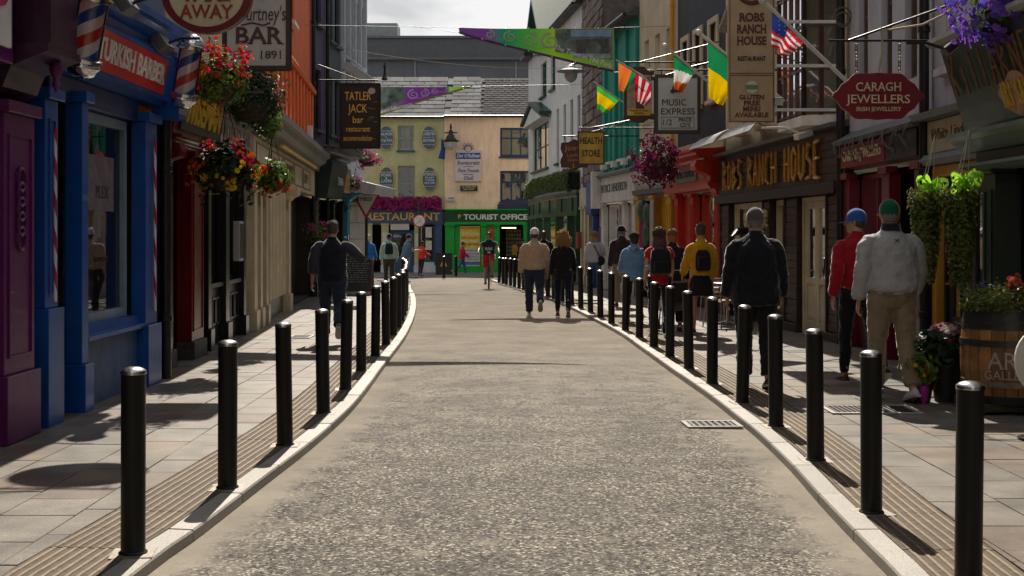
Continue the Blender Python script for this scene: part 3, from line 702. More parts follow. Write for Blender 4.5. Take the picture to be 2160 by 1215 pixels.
B = Bld('shop_building', 'black panelled pub front between the red doorway and the cream bar', (-4.1, 16.25), (-4.25, 19.65), -1)
B.wall(mat('render_cream', (.55, .47, .33)), 3.75, 9.4, [(.5, 1.4, 4.8, 6.4), (2.1, 3, 4.8, 6.4)])
for u in (.5, 2.1): B.window(u, u+.9, 4.8, 6.4, 1, 2, WHITE, sill=WHITE)
B.roof(9.4, 2.2); B.shell(2.75, back=1.5)
for a, b_ in ((.05, .24), (1.28, 1.55), (2.75, 2.95)): B.pilaster(M_BLACK, a, b_, 2.7, .09, .3, panel=False)
for a, b_ in ((.27, 1.25), (1.58, 2.72)):
    st = B.box('stallriser', M_BLACK, a, b_, -.1, .0, .0, .82)
    n = 3
    for k in range(n):
        x0 = a+.08+(b_-a-.16)*k/n; x1 = x0+(b_-a-.16)/n-.05
        mb = MB(); t = .025
        for q in ((x0, x1, .3, .3+t), (x0, x1, .68-t, .68), (x0, x0+t, .3+t, .68-t), (x1-t, x1, .3+t, .68-t)): B.b(mb, q[0], q[1], .0005, .03, q[2], q[3])
        mb.build('panel_moulding', M_BLACK, st)
    B.box('sill', M_BLACK, a-.02, b_+.02, -.12, .06, .822, .88)
    B.glaze(a, b_, .882, 2.68, 1, M_BLACK, fw=.06)
B.box('fascia', mat('grey_stucco', (.30, .28, .25), .8, .25, 8, .4, 30, dirt=.4), 0, 3.4, -.1, .12, 2.81, 3.25)
B.text("COURTNEY'S BAR", .28, mat('fascia_grey', (.2, .18, .15), .7), 1.7, 3.0, .125, fit=2.8, serif=.03)
c = B.cornice(mat('grey_stucco', (.3, .28, .25)), -.05, 3.42, 3.26, .45, .34)
mb = MB()
for k in range(34): B.b(mb, .05+.1*k, .1+.1*k, .12, .2, 3.17, 3.25)
mb.build('dentil', mat('grey_stucco', (.3, .28, .25)), B.o, kind='stuff')
m = B.box('menu_case', paint('menu_frame', (.45, .43, .4), .35), 2.2, 2.55, .02, .12, 1.15, 1.75)
B.box('menu_sheet', M_BLACK, 2.23, 2.52, .121, .124, 1.19, 1.71, m)
B.box('chalk_notice', M_BLACK, 1.75, 2.1, -.06, -.04, 1.7, 2.15)
B.box('chalk_heading', mat('wood_strip', (.45, .25, .08), .5), 1.75, 2.1, -.06, -.038, 2.152, 2.25)
text(B.o, 'FOOD\nSERVED', .09, mat('orange_chalk', (.6, .25, .05), .7), (1.92, .035, 1.93), extrude=.002)

CREAM = paint('cream_paint', (.62, .53, .36), .5, .3); ORANGE = mat('orange_render', (.80, .15, .022), .75, .12, 2.5, .25, 40, dirt=.3, streak=True); GREYC = paint('grey_cornice', (.16, .155, .15), .5, .3)
B = Bld('shop_building', 'orange rendered building over a cream bar front with fluted panels', (-4.25, 19.7), (-5.2, 31.8), -1)
B.wall(ORANGE, 3.75, 10.2, [(2.6, 3.5, 6.2, 7.8), (6.8, 7.7, 6.2, 7.8)])
for u in (2.6, 6.8): B.window(u, u+.9, 6.2, 7.8, 1, 2, WHITE, sill=WHITE)
B.roof(10.2, 2.4); B.shell(2.55, back=2)
for k in range(15):      # raised battens of the orange wall
    u = .35+.8*k
    B.box('batten', ORANGE, u, u+.34, .0, .10, 3.85, 5.15, bev=.01)
B.prof('string_course', ORANGE, 0, B.L, [(0, 5.16), (.14, 5.16), (.16, 5.26), (.1, 5.36), (0, 5.4)])
B.cornice(GREYC, -.02, B.L, 3.2, .5, .46)
f = B.box('fascia', CREAM, 0, B.L, -.1, .12, 2.56, 3.19)
for k in range(5):
    a = .3+2.1*k
    mb = MB(); t = .02
    for q in ((a, a+1.8, 2.64, 2.64+t), (a, a+1.8, 3.1-t, 3.1), (a, a+t, 2.64+t, 3.1-t), (a+1.8-t, a+1.8, 2.64+t, 3.1-t)): B.b(mb, q[0], q[1], .1205, .135, q[2], q[3])
    mb.build('panel_moulding', GREYC, f)
B.text("COURTNEY'S", .34, mat('fascia_brown', (.16, .12, .08), .6), 5.4, 2.87, .124, fit=1.6, serif=.03); B.text('BAR', .34, mat('fascia_brown', (.16, .12, .08), .6), 3.2, 2.87, .124, fit=.9, serif=.03); B.text('1891', .34, mat('fascia_brown', (.16, .12, .08), .6), 9.5, 2.87, .124, fit=1.1, serif=.03)
B.box('light_strip', mat('yellow_strip', (.75, .5, .06), .4), 2.2, 9.8, .3, .36, 3.14, 3.185)
for a, b_ in ((.15, .5), (.95, 1.2), (1.75, 2.0), (5.55, 5.95)):
    B.pilaster(CREAM, a, b_, 2.3, .12, .36, panel=False); B.bracket(CREAM, a, b_, 2.05, 2.55, .32)
mb = MB()                # fluted cream panel
pts = []
for k in range(24):
    u = 2.6+2.9*k/24; pts += [(u, .02 if k % 2 else .07), (u+2.9/24*.8, .02 if k % 2 else .07)]
pts += [(5.5, -.06), (2.6, -.06)]
mb.prism([(a, -b_) for a, b_ in pts], lambda a, b_, d: (a, b_, d), .38, 2.5); mb.build('fluted_panel', CREAM, B.o)
B.box('stallriser', M_BLACK, 2.05, 5.5, -.1, .0, 0, .375); B.door(.55, .9, 2.4, M_BLACK, glazed=.6); B.door(1.25, 1.7, 2.4, M_BLACK, glazed=.6)
B.box('shutter_door', paint('black_shutter', (.02, .02, .021), .5, .2), 6.0, 12.0, -.4, -.35, 0, 2.5)
B.pipe(12.0, 0, 9.9, .09, .05)
a = B.box('alarm_box', WHITE, 10.0, 10.25, .1, .22, 3.85, 4.2)

# dark shops up to the corner
SLATEG = mat('slate_grey_render', (.075, .085, .10), .75, .15, 2, .2, 40, dirt=.3); VIOLET = mat('violet_render', (.10, .06, .13), .75, .12, 2, .2, 40, dirt=.25)
DGREEN = paint('shop_dark_green', (.02, .045, .045), .4, .25)
B = Bld('shop_building', 'dull violet and charcoal fronted house next to the orange wall', (-5.2, 31.9), (-4.95, 35.6), -1)
B.wall(VIOLET, 3.9, 10.8, [(.45, 1.15, 4.4, 6.0), (.45, 1.15, 7.2, 8.8)], 0, 1.6, name='violet_wall')
B.wall(SLATEG, 3.9, 10.5, [(2.0, 2.6, 4.4, 6), (2.9, 3.5, 4.4, 6), (2.0, 2.6, 7, 8.6), (2.9, 3.5, 7, 8.6)], 1.62, B.L)
for u, z in ((.45, 4.4), (.45, 7.2), (2.0, 4.4), (2.9, 4.4), (2.0, 7), (2.9, 7)): B.window(u, u+(.7 if u < 1 else .6), z, z+1.6, 1, 2, M_BLACK, sill=SLATEG)
B.roof(10.8, 1.5); B.shell(2.6, back=2)
B.pipe(1.6, 0, 10.4, .08, .05)
B.prof('shop_sign_box', DGREEN, .3, 2.3, [(0, 2.6), (.35, 2.6), (.5, 3.5), (.45, 3.6), (0, 3.65)])
B.cornice(M_LEAD, .1, 3.7, 3.66, .6, .2); B.box('fascia', M_BLACK, 2.4, B.L, -.1, .3, 2.7, 3.5)
B.text('ZANA', .32, WHITE, 1.5, 3.05, .46, fit=.7)
B.box('fascia_panel', mat('sign_ochre', (.5, .3, .06), .5), 2.6, 3.5, .301, .32, 2.8, 3.35)
for a in (.1, 2.3, 3.5): B.pilaster(M_BLACK, a, a+.2, 2.5, .1, .4, panel=False)
bw = B.box('brick_pier', mat('brick_core', (.12, .06, .045), .85, .3, 9), .35, .95, -.15, -.02, 0, 2.55)
BRM = mat('brown_brick', (.17, .085, .055), .8, .3, 12, .4, 50, rnd=.3)
for r in range(24):
    for k in range(3):
        u = .35+.2*k+(.1 if r % 2 else 0); 
        if u+.19 < .96: B.box('brick', BRM, u, u+.19, -.02, .0, .02+.105*r, .02+.105*r+.09, bw, bev=0)
B.glaze(2.5, 3.5, .6, 2.5, 2, M_BLACK); B.box('stallriser', M_BLACK, 2.5, 3.5, -.1, 0, 0, .6); B.door(1.1, 2.2, 2.5, M_BLACK, w=-.25)

PALEW = mat('pale_grey_render', (.50, .53, .56), .75, .1, 2, .2, 40, dirt=.3, streak=True)
B = Bld('shop_building', 'pale grey corner building with tall windows, heavy cornice and blue shop pillar', (-4.94, 35.7), (-4.7, 39.4), -1)
ops = [(u, u+.55, z, z+1.9) for u in (.3, 1.15, 2.0, 2.85) for z in (4.4, 6.9)]
B.wall(PALEW, 2.9, 10.2, ops)
for o in ops: B.window(*o, 1, 2, paint('blue_grey_window', (.2, .25, .32), .4), sill=PALEW, fw=.04)
for u in (.05, .9, 1.75, 2.6, 3.48): B.box('strip_pilaster', PALEW, u, u+.18, 0, .08, 4.1, 9.7)
B.cornice(PALEW, 0, B.L+.3, 9.75, .5, .4); B.cornice(PALEW, 0, B.L+.2, 6.45, .3, .2)
B.roof(10.25, 1.2); B.shell(2.55, back=2)
TEAL_B = paint('shop_sky_blue', (.04, .24, .38), .4, .2)
B.box('corner_pillar', TEAL_B, .05, .45, 0, .16, 0, 2.5); B.bracket(TEAL_B, .05, .45, 2.3, 3.1, .6)
bl = B.box('block_pier', PALEW, .55, 3.68, -.3, .05, 0, 2.6, bev=0)
for r in range(5):      # rusticated stone blocks
    for k in range(4):
        u = .57+.775*k; B.box('stone', mat('pale_stone', (.56, .56, .54), .7, .1, 4, .2, 40, rnd=.08), u, u+.755, .05, .085, .03+.5*r, .03+.5*r+.48, bl, bev=.015)
B.prof('canopy', PALEW, .0, 3.8, [(0, 2.9), (.9, 2.85), (1.0, 3.0), (1.0, 3.1), (0, 3.35)])
B.box('canopy_board', DGREEN, .6, 3.6, .04, .2, 2.62, 2.84)

# ---------------------------------------------------------------- right side
GALG = paint('gallery_green', (.045, .075, .062), .4, .3); GALD = paint('gallery_dark_green', (.018, .034, .028), .35, .2); STEELG = paint('gallery_trim', (.16, .20, .18), .4, .3)
B = Bld('shop_building', 'dark green art gallery front at the right edge with log lettering', (4.7, 3.2), (4.7, 11.85), 1)
B.wall(mat('render_pale_grey', (.5, .5, .52), .8, .1, 2, .2, 30, dirt=.4), 3.4, 9.5, [(2, 3, 4.5, 6), (5, 6, 4.5, 6)])  # even pale grey wall colour
for u in (2, 5): B.window(u, u+1, 4.5, 6, 1, 2, WHITE, sill=WHITE)
B.roof(9.5, 2.2); B.shell(2.3)
f = B.prof('fascia', GALG, 3.4, 8.75, [(0, 2.5), (.30, 2.5), (.30, 2.52), (.55, 3.32), (.5, 3.4), (0, 3.4)])
B.prof('fascia_ledge', mat('stone_cap', (.35, .33, .3), .7), 3.3, 8.85, [(0, 3.402), (.62, 3.34), (.66, 3.37), (.66, 3.41), (0, 3.45)])
B.prof('cornice', STEELG, 3.3, 8.9, [(0, 2.32), (.26, 2.32), (.34, 2.38), (.40, 2.42), (.44, 2.46), (.44, 2.498), (0, 2.498)])
B.prof('cornice', STEELG, 3.3, 8.8, [(0, 2.14), (.24, 2.14), (.36, 2.17), (.36, 2.2), (0, 2.21)])
B.box('frieze', GALD, 3.4, 8.7, -.1, .22, 2.212, 2.318)
B.pilaster(GALD, 8.28, 8.6, 2.1, .2, .4, panel=True); B.pilaster(GALD, 4.6, 5.0, 2.1, .2, .4)
B.box('stallriser', GALD, 5.2, 8.2, -.1, .05, 0, .6); B.glaze(6.4, 8.25, .6, 2.1, 2, STEELG); B.door(5.1, 6.3, 2.1, GALD)
LOG = mat('twig_wood', (.17, .09, .04), .7, .4, 30, .4, 60); LOGY = mat('gold_twig', (.55, .33, .04), .45, .3, 30, .2, 60)
def log_text(o, s, font, x0, x1, z0, z1, yf, m, r0=.022, right=-1, name='log_letter'):
    """letters nailed together from sticks; strokes on a unit grid"""
    n = len(s); W = (x1-x0)/n
    for i, ch in enumerate(s):
        if ch == ' ': continue
        mb = MB()
        for a, b_, c, d in font[ch]:
            j = lambda: random.uniform(-.03, .03)
            p = [(x0+W*(i+.12+.7*a+j()*.5), z0+(z1-z0)*(b_+j())), (x0+W*(i+.12+.7*c+j()*.5), z0+(z1-z0)*(d+j()))]
            q = [(x, yf(z), z) for x, z in p]
            if right < 0: q = [(x0+x1-x, y, z) for x, y, z in q]
            mb.tube(q, [r0, r0*.85], 7)
        mb.build(name, m, o, True)
S = {'R': [(0, 0, 0, 1), (0, 1, .8, .8), (.8, .8, .05, .5), (.1, .5, .9, 0)], 'O': [(.1, .1, 0, .75), (0, .75, .45, 1), (.45, 1, .9, .7), (.9, .7, .8, .2), (.8, .2, .4, 0), (.4, 0, .1, .1)],
     'B': [(0, 0, 0, 1), (0, 1, .75, .8), (.75, .8, .1, .52), (.1, .52, .85, .3), (.85, .3, 0, 0)], 'S': [(.85, .9, .2, 1), (.2, 1, .1, .6), (.1, .6, .85, .4), (.85, .4, .8, .05), (.8, .05, 0, 0)],
     'A': [(0, 0, .4, 1), (.4, 1, .9, 0), (.15, .4, .7, .4)], 'N': [(0, 0, 0, 1), (0, 1, .85, 0), (.85, 0, .85, 1)], 'C': [(.85, .9, .3, 1), (.3, 1, 0, .6), (0, .6, .1, .15), (.1, .15, .85, 0)],
     'H': [(0, 0, 0, 1), (.85, 0, .85, 1), (0, .5, .85, .5)], 'U': [(0, 1, .05, .2), (.05, .2, .45, 0), (.45, 0, .85, .2), (.85, .2, .9, 1)], 'E': [(0, 0, 0, 1), (0, 1, .8, 1), (0, .52, .65, .52), (0, 0, .85, 0)],
     'K': [(0, 0, 0, 1), (.8, 1, 0, .45), (.1, .5, .8, 0)], 'I': [(.4, 0, .4, .7)], 'L': [(.4, 0, .3, 1)], 'M': [(0, 0, 0, 1), (0, 1, .4, .3), (.4, .3, .8, 1), (.8, 1, .8, 0)], 'Y': [(0, .7, .4, .2), (.8, .8, .2, -.4)],
     'T': [(.4, 0, .4, 1), (0, .7, .8, .7)], 'G': [(.8, .9, .1, .8), (.1, .8, 0, .2), (0, .2, .8, 0), (.8, 0, .8, .45), (.8, .45, .4, .45)]}
fy = lambda z: .31+(z-2.5)*.31+.02
log_text(B.o, 'KILLARNEY', S, 6.5, 8.6, 2.85, 3.2, fy, LOG, .016)
bp = MB(); rr = [(7.2+.38*math.cos(t)*(1+.12*math.sin(5*t)), 2.72+.17*math.sin(t)*(1+.15*math.cos(4*t))) for t in [2*math.pi*k/28 for k in range(28)]]
bp.prism(rr, lambda a, b_, d: (a, d+(b_-2.5)*.31, b_), .335, .36); bp.build('bark_board', mat('pale_wood', (.42, .25, .14), .7, .3, 14, .4, 40), B.o)
log_text(B.o, 'ART GALL', S, 6.88, 7.5, 2.63, 2.84, lambda z: .37+(z-2.5)*.31, LOGY, .013)
B.box('red_box', paint('lantern_red', (.45, .07, .03), .35), 5.1, 5.75, .5, .7, 2.65, 3.2)

YEL = paint('ochre_frame', (.50, .27, .03), .4, .2); WHITEG = mat('white_lilac_render', (.46, .44, .48), .8, .1, 2, .2, 40, dirt=.35, streak=True)
B = Bld('shop_building', 'narrow shop with pale lettered board and ochre door frame behind hanging ivy', (4.75, 11.9), (4.75, 13.85), 1)
B.wall(WHITEG, 2.95, 9.2, [(.5, .85, 3.35, 5.4), (1.25, 1.6, 3.35, 5.4)])
for u in (.5, 1.25): B.window(u, u+.35, 3.35, 5.4, 1, 2, WHITEG, sill=WHITEG)
B.roof(9.2, 2.2); B.shell(2.35, back=1.5)
B.prof('ledge', M_LEAD, 0, 1.95, [(0, 2.8), (.25, 2.8), (.3, 2.86), (0, 2.95)])
f = B.box('sign_board', mat('pale_olive_board', (.42, .40, .26), .5, .25, 3), .02, 1.93, -.05, .1, 2.43, 2.79)
B.text('White Linden Rest', .18, mat('script_brown', (.13, .09, .05), .6), .98, 2.63, .104, fit=1.6, shear=.25)
B.prof('rail', M_LEAD, -.02, 1.97, [(0, 2.3), (.14, 2.3), (.18, 2.36), (.14, 2.42), (0, 2.42)])
mb = MB()
for q in ((.1, .24, 0, 2.29), (1.76, 1.9, 0, 2.29), (.24, 1.76, 2.17, 2.29)): B.b(mb, q[0], q[1], -.1, .05, q[2], q[3])
mb.build('door_frame', YEL, B.o, bev=.006)
B.door(.26, 1.74, 2.15, M_BLACK, glazed=.7, leaves=2)
B.box('poster', mat('blue_poster', (.04, .16, .30), .5, .4, 14), .4, .65, -.055, -.05, 1.6, 2.0)
B.pipe(-.02+1.97, 0, 8.8, .12, .055)

MAROON = paint('maroon_paint', (.16, .010, .022), .35, .25); MARD = paint('dark_maroon', (.05, .006, .010), .4, .2)
B = Bld('shop_building', 'maroon jewellers shopfront with white rendered storey above', (4.75, 13.95), (4.75, 17.35), 1)
ops = [(.5, .95, 3.4, 5.6), (1.45, 1.9, 3.4, 5.6), (2.5, 2.95, 3.4, 5.6)]
B.wall(WHITEG, 2.95, 9.4, ops)
for o in ops: B.window(*o, 1, 2, paint('brown_window', (.10, .05, .035), .45), fw=.06)
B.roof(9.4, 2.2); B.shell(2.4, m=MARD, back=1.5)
B.prof('ledge', M_LEAD, 0, 3.4, [(0, 2.78), (.22, 2.78), (.26, 2.82), (0, 2.97)])
f = B.box('fascia', MAROON, .05, 3.35, -.1, .08, 2.44, 2.78)
s_ = B.box('sign_board', paint('jeweller_red', (.24, .012, .03), .4, .2), 1.3, 3.3, .081, .15, 2.46, 2.76, f)
B.text('CARAGH JEWELLERS', .2, CREAMT, 2.3, 2.61, .154, fit=1.75, squeeze=.7, serif=.03)
B.box('roller_shutter_box', M_BLACK, .1, 1.28, .081, .14, 2.45, 2.77)
for a, b_ in ((.05, .3), (1.25, 1.55), (3.05, 3.35)): B.pilaster(MAROON, a, b_, 2.3, .1, .35, panel=False)
B.door(.35, 1.2, 2.3, MARD, w=-.4, glazed=.4); B.box('stallriser', MARD, 1.6, 3.0, -.1, 0, 0, .7); B.glaze(1.58, 3.02, .7, 2.35, 2, MAROON)
B.pipe(3.42, 0, 8.9, .12, .06)
mb = MB()
for z, r0 in ((4.55, .1), (4.6, .12)): mb.tube([(3.3+.0, .12+r0*math.cos(t), z+r0*math.sin(t)) for t in [k*math.pi/8 for k in range(17)]], .012, 5)
mb.build('cable_coil', mat('rubber_cable', (.12, .11, .09), .7), B.o)
mb = MB()
for k in range(7):       # loose cables hanging from the ledge
    a = .1+k*.45+random.uniform(-.1, .1); b_ = a+random.uniform(.25, .5)
    mb.tube([(a+(b_-a)*t, .24+.05*math.sin(9*t), 2.8-.3*math.sin(math.pi*t)*random.uniform(.4, 1)) for t in [q/8 for q in range(9)]], .011, 5)
mb.build('cable', mat('rubber_cable', (.12, .11, .09)), B.o)

WOODD = mat('dark_plank', (.055, .028, .020), .5, .35, 6, .35, 35, rnd=.25); WOODE = mat('dark_timber', (.03, .016, .013), .5, .3, 8, .3, 40)
CRD = paint('cream_door', (.56, .50, .33), .45, .3); CREAMR = mat('cream_render', (.60, .52, .36), .8, .1, 2, .2, 40, dirt=.3, streak=True); BRW = paint('brown_bay', (.075, .03, .025), .4, .2)
B = Bld('shop_building', 'dark timber ranch house restaurant front with stick lettering and cream doors', (4.75, 17.5), (4.3, 24.8), 1)
ops = [(2.5, 3.1, 3.5, 5.2), (4.0, 4.6, 3.5, 5.2), (5.4, 6.0, 3.5, 5.2)]
B.wall(CREAMR, 3.2, 9.8, ops)
for o in ops: B.window(*o, 2, 3, BRW, sill=CREAMR)
B.roof(9.8, 2.2); B.shell(2.2, back=2.5)
bay = MB(); bay.prism([(.25, 0), (.45, .5), (1.75, .5), (1.95, 0)], lambda a, b_, d: (a, b_, d), 3.15, 3.3)
bay = bay.build('bay_window', WHITE, B.o)
MB().prism([(.25, 0), (.45, .5), (1.75, .5), (1.95, 0)], lambda a, b_, d: (a, b_, d), 5.2, 5.4).build('bay_head', WHITE, bay)
mb = MB()
for a, b_ in (((.28, .02), (.46, .48)), ((.46, .48), (1.74, .48)), ((1.74, .48), (1.92, .02))):
    n = 2 if abs(a[0]-b_[0]) < .5 else 4
    for k in range(n+1):
        t = k/n; mb.bar((a[0]+(b_[0]-a[0])*t, a[1]+(b_[1]-a[1])*t, 3.3), (a[0]+(b_[0]-a[0])*t, a[1]+(b_[1]-a[1])*t, 5.2), .06)
    for z in (3.34, 3.97, 4.6, 5.15): mb.bar((a[0], a[1], z), (b_[0], b_[1], z), .045, .04)
mb.build('bay_frame', BRW, bay)
for a, b_ in (((.28, .02), (.46, .48)), ((.46, .48), (1.74, .48)), ((1.74, .48), (1.92, .02))):
    for z0, z1 in ((3.36, 3.95), (3.99, 4.58), (4.62, 5.13)):
        MB().face([(a[0], a[1], z0), (b_[0], b_[1], z0), (b_[0], b_[1], z1), (a[0], a[1], z1)]).build('pane', M_GLASS, bay, fix=False)
mb = MB(); mb.prism([(-.1, 5.35), (1.1, 5.95), (2.3, 5.35), (2.3, 5.45), (1.1, 6.07), (-.1, 5.45)], lambda a, b_, d: (a, d, b_), 0, .75); mb.build('bay_gable', mat('shingle_grey', (.3, .28, .25), .8, .3, 10, .3, 30), B.o)
MB().prism([(3.2, 5.3), (4.3, 5.75), (5.4, 5.3), (5.4, 5.38), (4.3, 5.85), (3.2, 5.38)], lambda a, b_, d: (a, d, b_), 0, .6).build('gable_hood', mat('shingle_grey', (.3, .28, .25)), B.o)
fa = B.box('fascia', WOODE, -.05, 7.35, -.1, .12, 2.25, 3.1)
for r in range(6):
    u = -.05
    while u < 7.3:
        e = min(7.35, u+random.uniform(1.6, 2.6)); B.box('plank', WOODD, u+.004, e-.004, .121, .145, 2.33+.118*r, 2.33+.118*r+.111, fa, bev=.004); u = e
B.box('fascia_beam', WOODE, -.08, 7.38, .0, .22, 2.16, 2.32); B.prof('capping', M_LEAD, -.1, 7.4, [(0, 3.1), (.26, 3.1), (.28, 3.15), (0, 3.2)])
log_text(B.o, 'ROBS RANCH HOUSE', S, .55, 6.75, 2.42, 2.95, lambda z: .185, mat('varnished_stick', (.46, .235, .05), .4, .35, 20, .2, 40, coat=.3), .032)
def plank_pier(u0, u1, w, z0=.12, z1=2.15):
    p = B.box('pier', WOODE, u0, u1, -.15, w-.02, 0, z1)
    B.box('pier_base', WOODE, u0-.02, u1+.02, -.1, w+.05, 0, .14, p)
    for e in (u0, u1-.06): B.box('edge_post', WOODE, e, e+.06, w-.019, w+.03, .145, z1, p)
    z = .16
    while z < z1-.1:
        B.box('plank', WOODD, u0+.065, u1-.065, w-.019, w+random.uniform(.0, .012), z, z+.115, p, bev=.006); z += .123
for a, b_, w in ((-.02, .58, .1), (2.0, 2.75, .1), (3.6, 4.1, .1), (6.55, 7.3, .1)): plank_pier(a, b_, w)
B.door(.62, 1.96, 2.14, CRD, w=.02, glazed=.58, leaves=2)
B.glaze(2.8, 3.55, .75, 2.14, 1, CRD, w=.0, fw=.09); B.glaze(4.15, 6.5, .75, 2.14, 3, CRD, w=.0, fw=.1)
for a, b_ in ((2.8, 3.55), (4.15, 6.5)):
    p = B.box('stallriser', WOODE, a, b_, -.1, .02, 0, .745)
    for r in range(5): B.box('plank', WOODD, a+.01, b_-.01, .021, .035+.01*(r % 2), .14+.12*r, .14+.12*r+.112, p, bev=.005)
# steer skull and garlic string by the window
mb = MB()
for k in range(26): mb.ball((3.75+random.uniform(-.1, .1), .2+random.uniform(-.05, .05), 1.75+random.uniform(-.22, .22)), .035, n=7, k=5)
mb.build('garlic_string', mat('garlic', (.5, .42, .26), .7), B.o, True)
mb = MB(); mb.tube([(3.1, .9, 1.52), (3.3, .75, 1.62), (3.5, .45, 1.6), (3.7, .15, 1.45)], [.03, .09, .13, .06], 10, .7); mb.tube([(3.35, .45, 1.5), (3.4, .5, 1.36), (3.45, .4, 1.3)], [.1, .08, .02], 8)
mb.build('leather_saddle', mat('saddle_leather', (.025, .02, .018), .4, .3, 9, .2, 30), B.o, True)
mb = MB()                # curved canopies over the fascia
for a, b_ in ((2.4, 4.6), (5.0, 7.2)):
    ring = [(.15, 3.55), (.35, 3.53), (.55, 3.45), (.7, 3.34), (.78, 3.24), (.76, 3.23), (.68, 3.325), (.53, 3.435), (.35, 3.515), (.15, 3.535)]
    mb = MB(); mb.prism(ring, lambda a_, c_, d: (d, a_, c_), a, b_); mb.build('hood_canopy', mat('hood_alu', (.45, .45, .45), .3, .15, 10, metal=.7), B.o, True)

REDM = paint('signal_red', (.52, .035, .015), .4, .25); NAVY = mat('navy_render', (.018, .022, .035), .7, .2, 2, .2, 40, dirt=.2)
B = Bld('shop_building', 'navy rendered house above a bright red music shop front', (4.3, 24.85), (3.9, 28.95), 1)
ops = [(.6, 1.15, 4.4, 6.0), (1.9, 2.45, 4.4, 6), (3.1, 3.6, 4.4, 6)]
B.wall(NAVY, 3.35, 9.9, ops)
for o in ops:
    B.window(*o, 1, 2, CREAMR, sill=CREAMR)
    mb = MB()
    for q in ((o[0]-.14, o[0]-.005, o[2], o[3]+.12), (o[1]+.005, o[1]+.14, o[2], o[3]+.12), (o[0]-.005, o[1]+.005, o[3]+.005, o[3]+.12)): B.b(mb, q[0], q[1], 0, .04, q[2], q[3])
    mb.build('surround', CREAMR, B.o)
B.box('string_course', CREAMR, 0, B.L, 0, .05, 3.36, 3.6)
B.roof(9.9, 2.2); B.shell(2.5, back=2)
f = B.box('fascia', REDM, .05, 4.05, -.1, .3, 2.66, 3.1); B.cornice(REDM, -.05, 4.1, 3.1, .75, .22)
B.box('sign_plate', mat('plate_grey', (.18, .19, .19), .5), 1.1, 3.0, .301, .33, 2.72, 3.04, f); B.text('MUSIC EXPRESS', .2, mat('plate_dark', (.04, .04, .04), .5), 2.05, 2.88, .335, fit=1.6)
for a in (.4, 3.5): B.box('side_plate', mat('plate_grey', (.18, .19, .19)), a, a+.3, .301, .32, 2.74, 3.02, f)
for a in (.05, 3.6): B.bracket(REDM, a, a+.4, 2.45, 3.1, .62)
B.prof('rail', REDM, 0, 4.1, [(0, 2.52), (.3, 2.52), (.36, 2.6), (.36, 2.655), (0, 2.655)])
for a, b_ in ((.08, .42), (3.62, 4.0), (2.2, 2.5)): B.pilaster(REDM, a, b_, 2.4, .12, .4, PLB)
B.box('side_panel', REDM, 2.52, 3.6, -.1, -.02, 0, 2.5); B.glaze(.45, 2.15, .6, 2.5, 1, REDM); B.box('stallriser', MARD, .45, 2.15, -.1, 0, 0, .6)
B.box('window_poster', mat('yellow_poster', (.55, .38, .03), .5, .4, 7), .8, 1.9, -.155, -.15, 1.45, 2.0)
mb = MB(); mb.tube([(1.3+.27*math.cos(t), -.14, 2.2+.2*math.sin(t)) for t in [k*math.pi/10 for k in range(21)]], .06, 6); mb.build('straw_hat', mat('straw', (.4, .3, .14), .8, .3, 40), B.o, True)

YELM = paint('sunflower_yellow', (.62, .33, .012), .4, .2)
B = Bld('shop_building', 'cream rendered house above the yellow souvenir shop front', (3.9, 29), (3.35, 32.35), 1)
ops = [(.5, .95, 4.5, 6.6), (1.5, 1.95, 4.5, 6.6), (2.5, 2.95, 4.5, 6.6)]
B.wall(CREAMR, 3.3, 9.2, ops)
for o in ops: B.window(*o, 1, 2, CREAMR, sill=CREAMR)
B.roof(9.2, 2); B.shell(2.5, back=2); B.pipe(.2, 0, 9, .08, .05, YELM)
B.box('fascia', paint('stone_board', (.42, .38, .3), .6), .0, 3.2, -.1, .15, 2.75, 3.28); B.prof('rail', M_LEAD, 0, 3.3, [(0, 2.62), (.22, 2.62), (.24, 2.74), (0, 2.74)])
for a in (.1, 1.5, 2.95): B.pilaster(YELM, a, a+.35, 2.5, .14, .35, MARD)
B.box('side_panel', YELM, .5, 1.45, -.1, 0, 0, 2.6); B.box('goods_rail', mat('magenta_cloth', (.22, .01, .06), .9), 2.2, 2.7, .1, .2, .9, 2.35)
mb = MB()
for k, (u, z) in enumerate(((1.95, 2.1), (2.0, 1.6), (2.5, 2.2))): mb.ball((u, .2, z), .2, .1, .3, 10, 8)
mb.build('hanging_bag', mat('bag_green', (.05, .10, .08), .5, .3, 6), B.o, True)
MB().prism([(1.3, .8), (1.62, .8), (1.62, 2.3), (1.58, 2.42), (1.46, 2.48), (1.34, 2.42), (1.3, 2.3)], lambda a, b_, d: (a, d, b_), .2, .23).build('display_board', mat('tan_board', (.4, .36, .3), .6, .2, 10), B.o)
mb = MB(); B.b(mb, .3, 2.9, .02, .1, .3, .85); mb.build('lower_board', YELM, B.o)

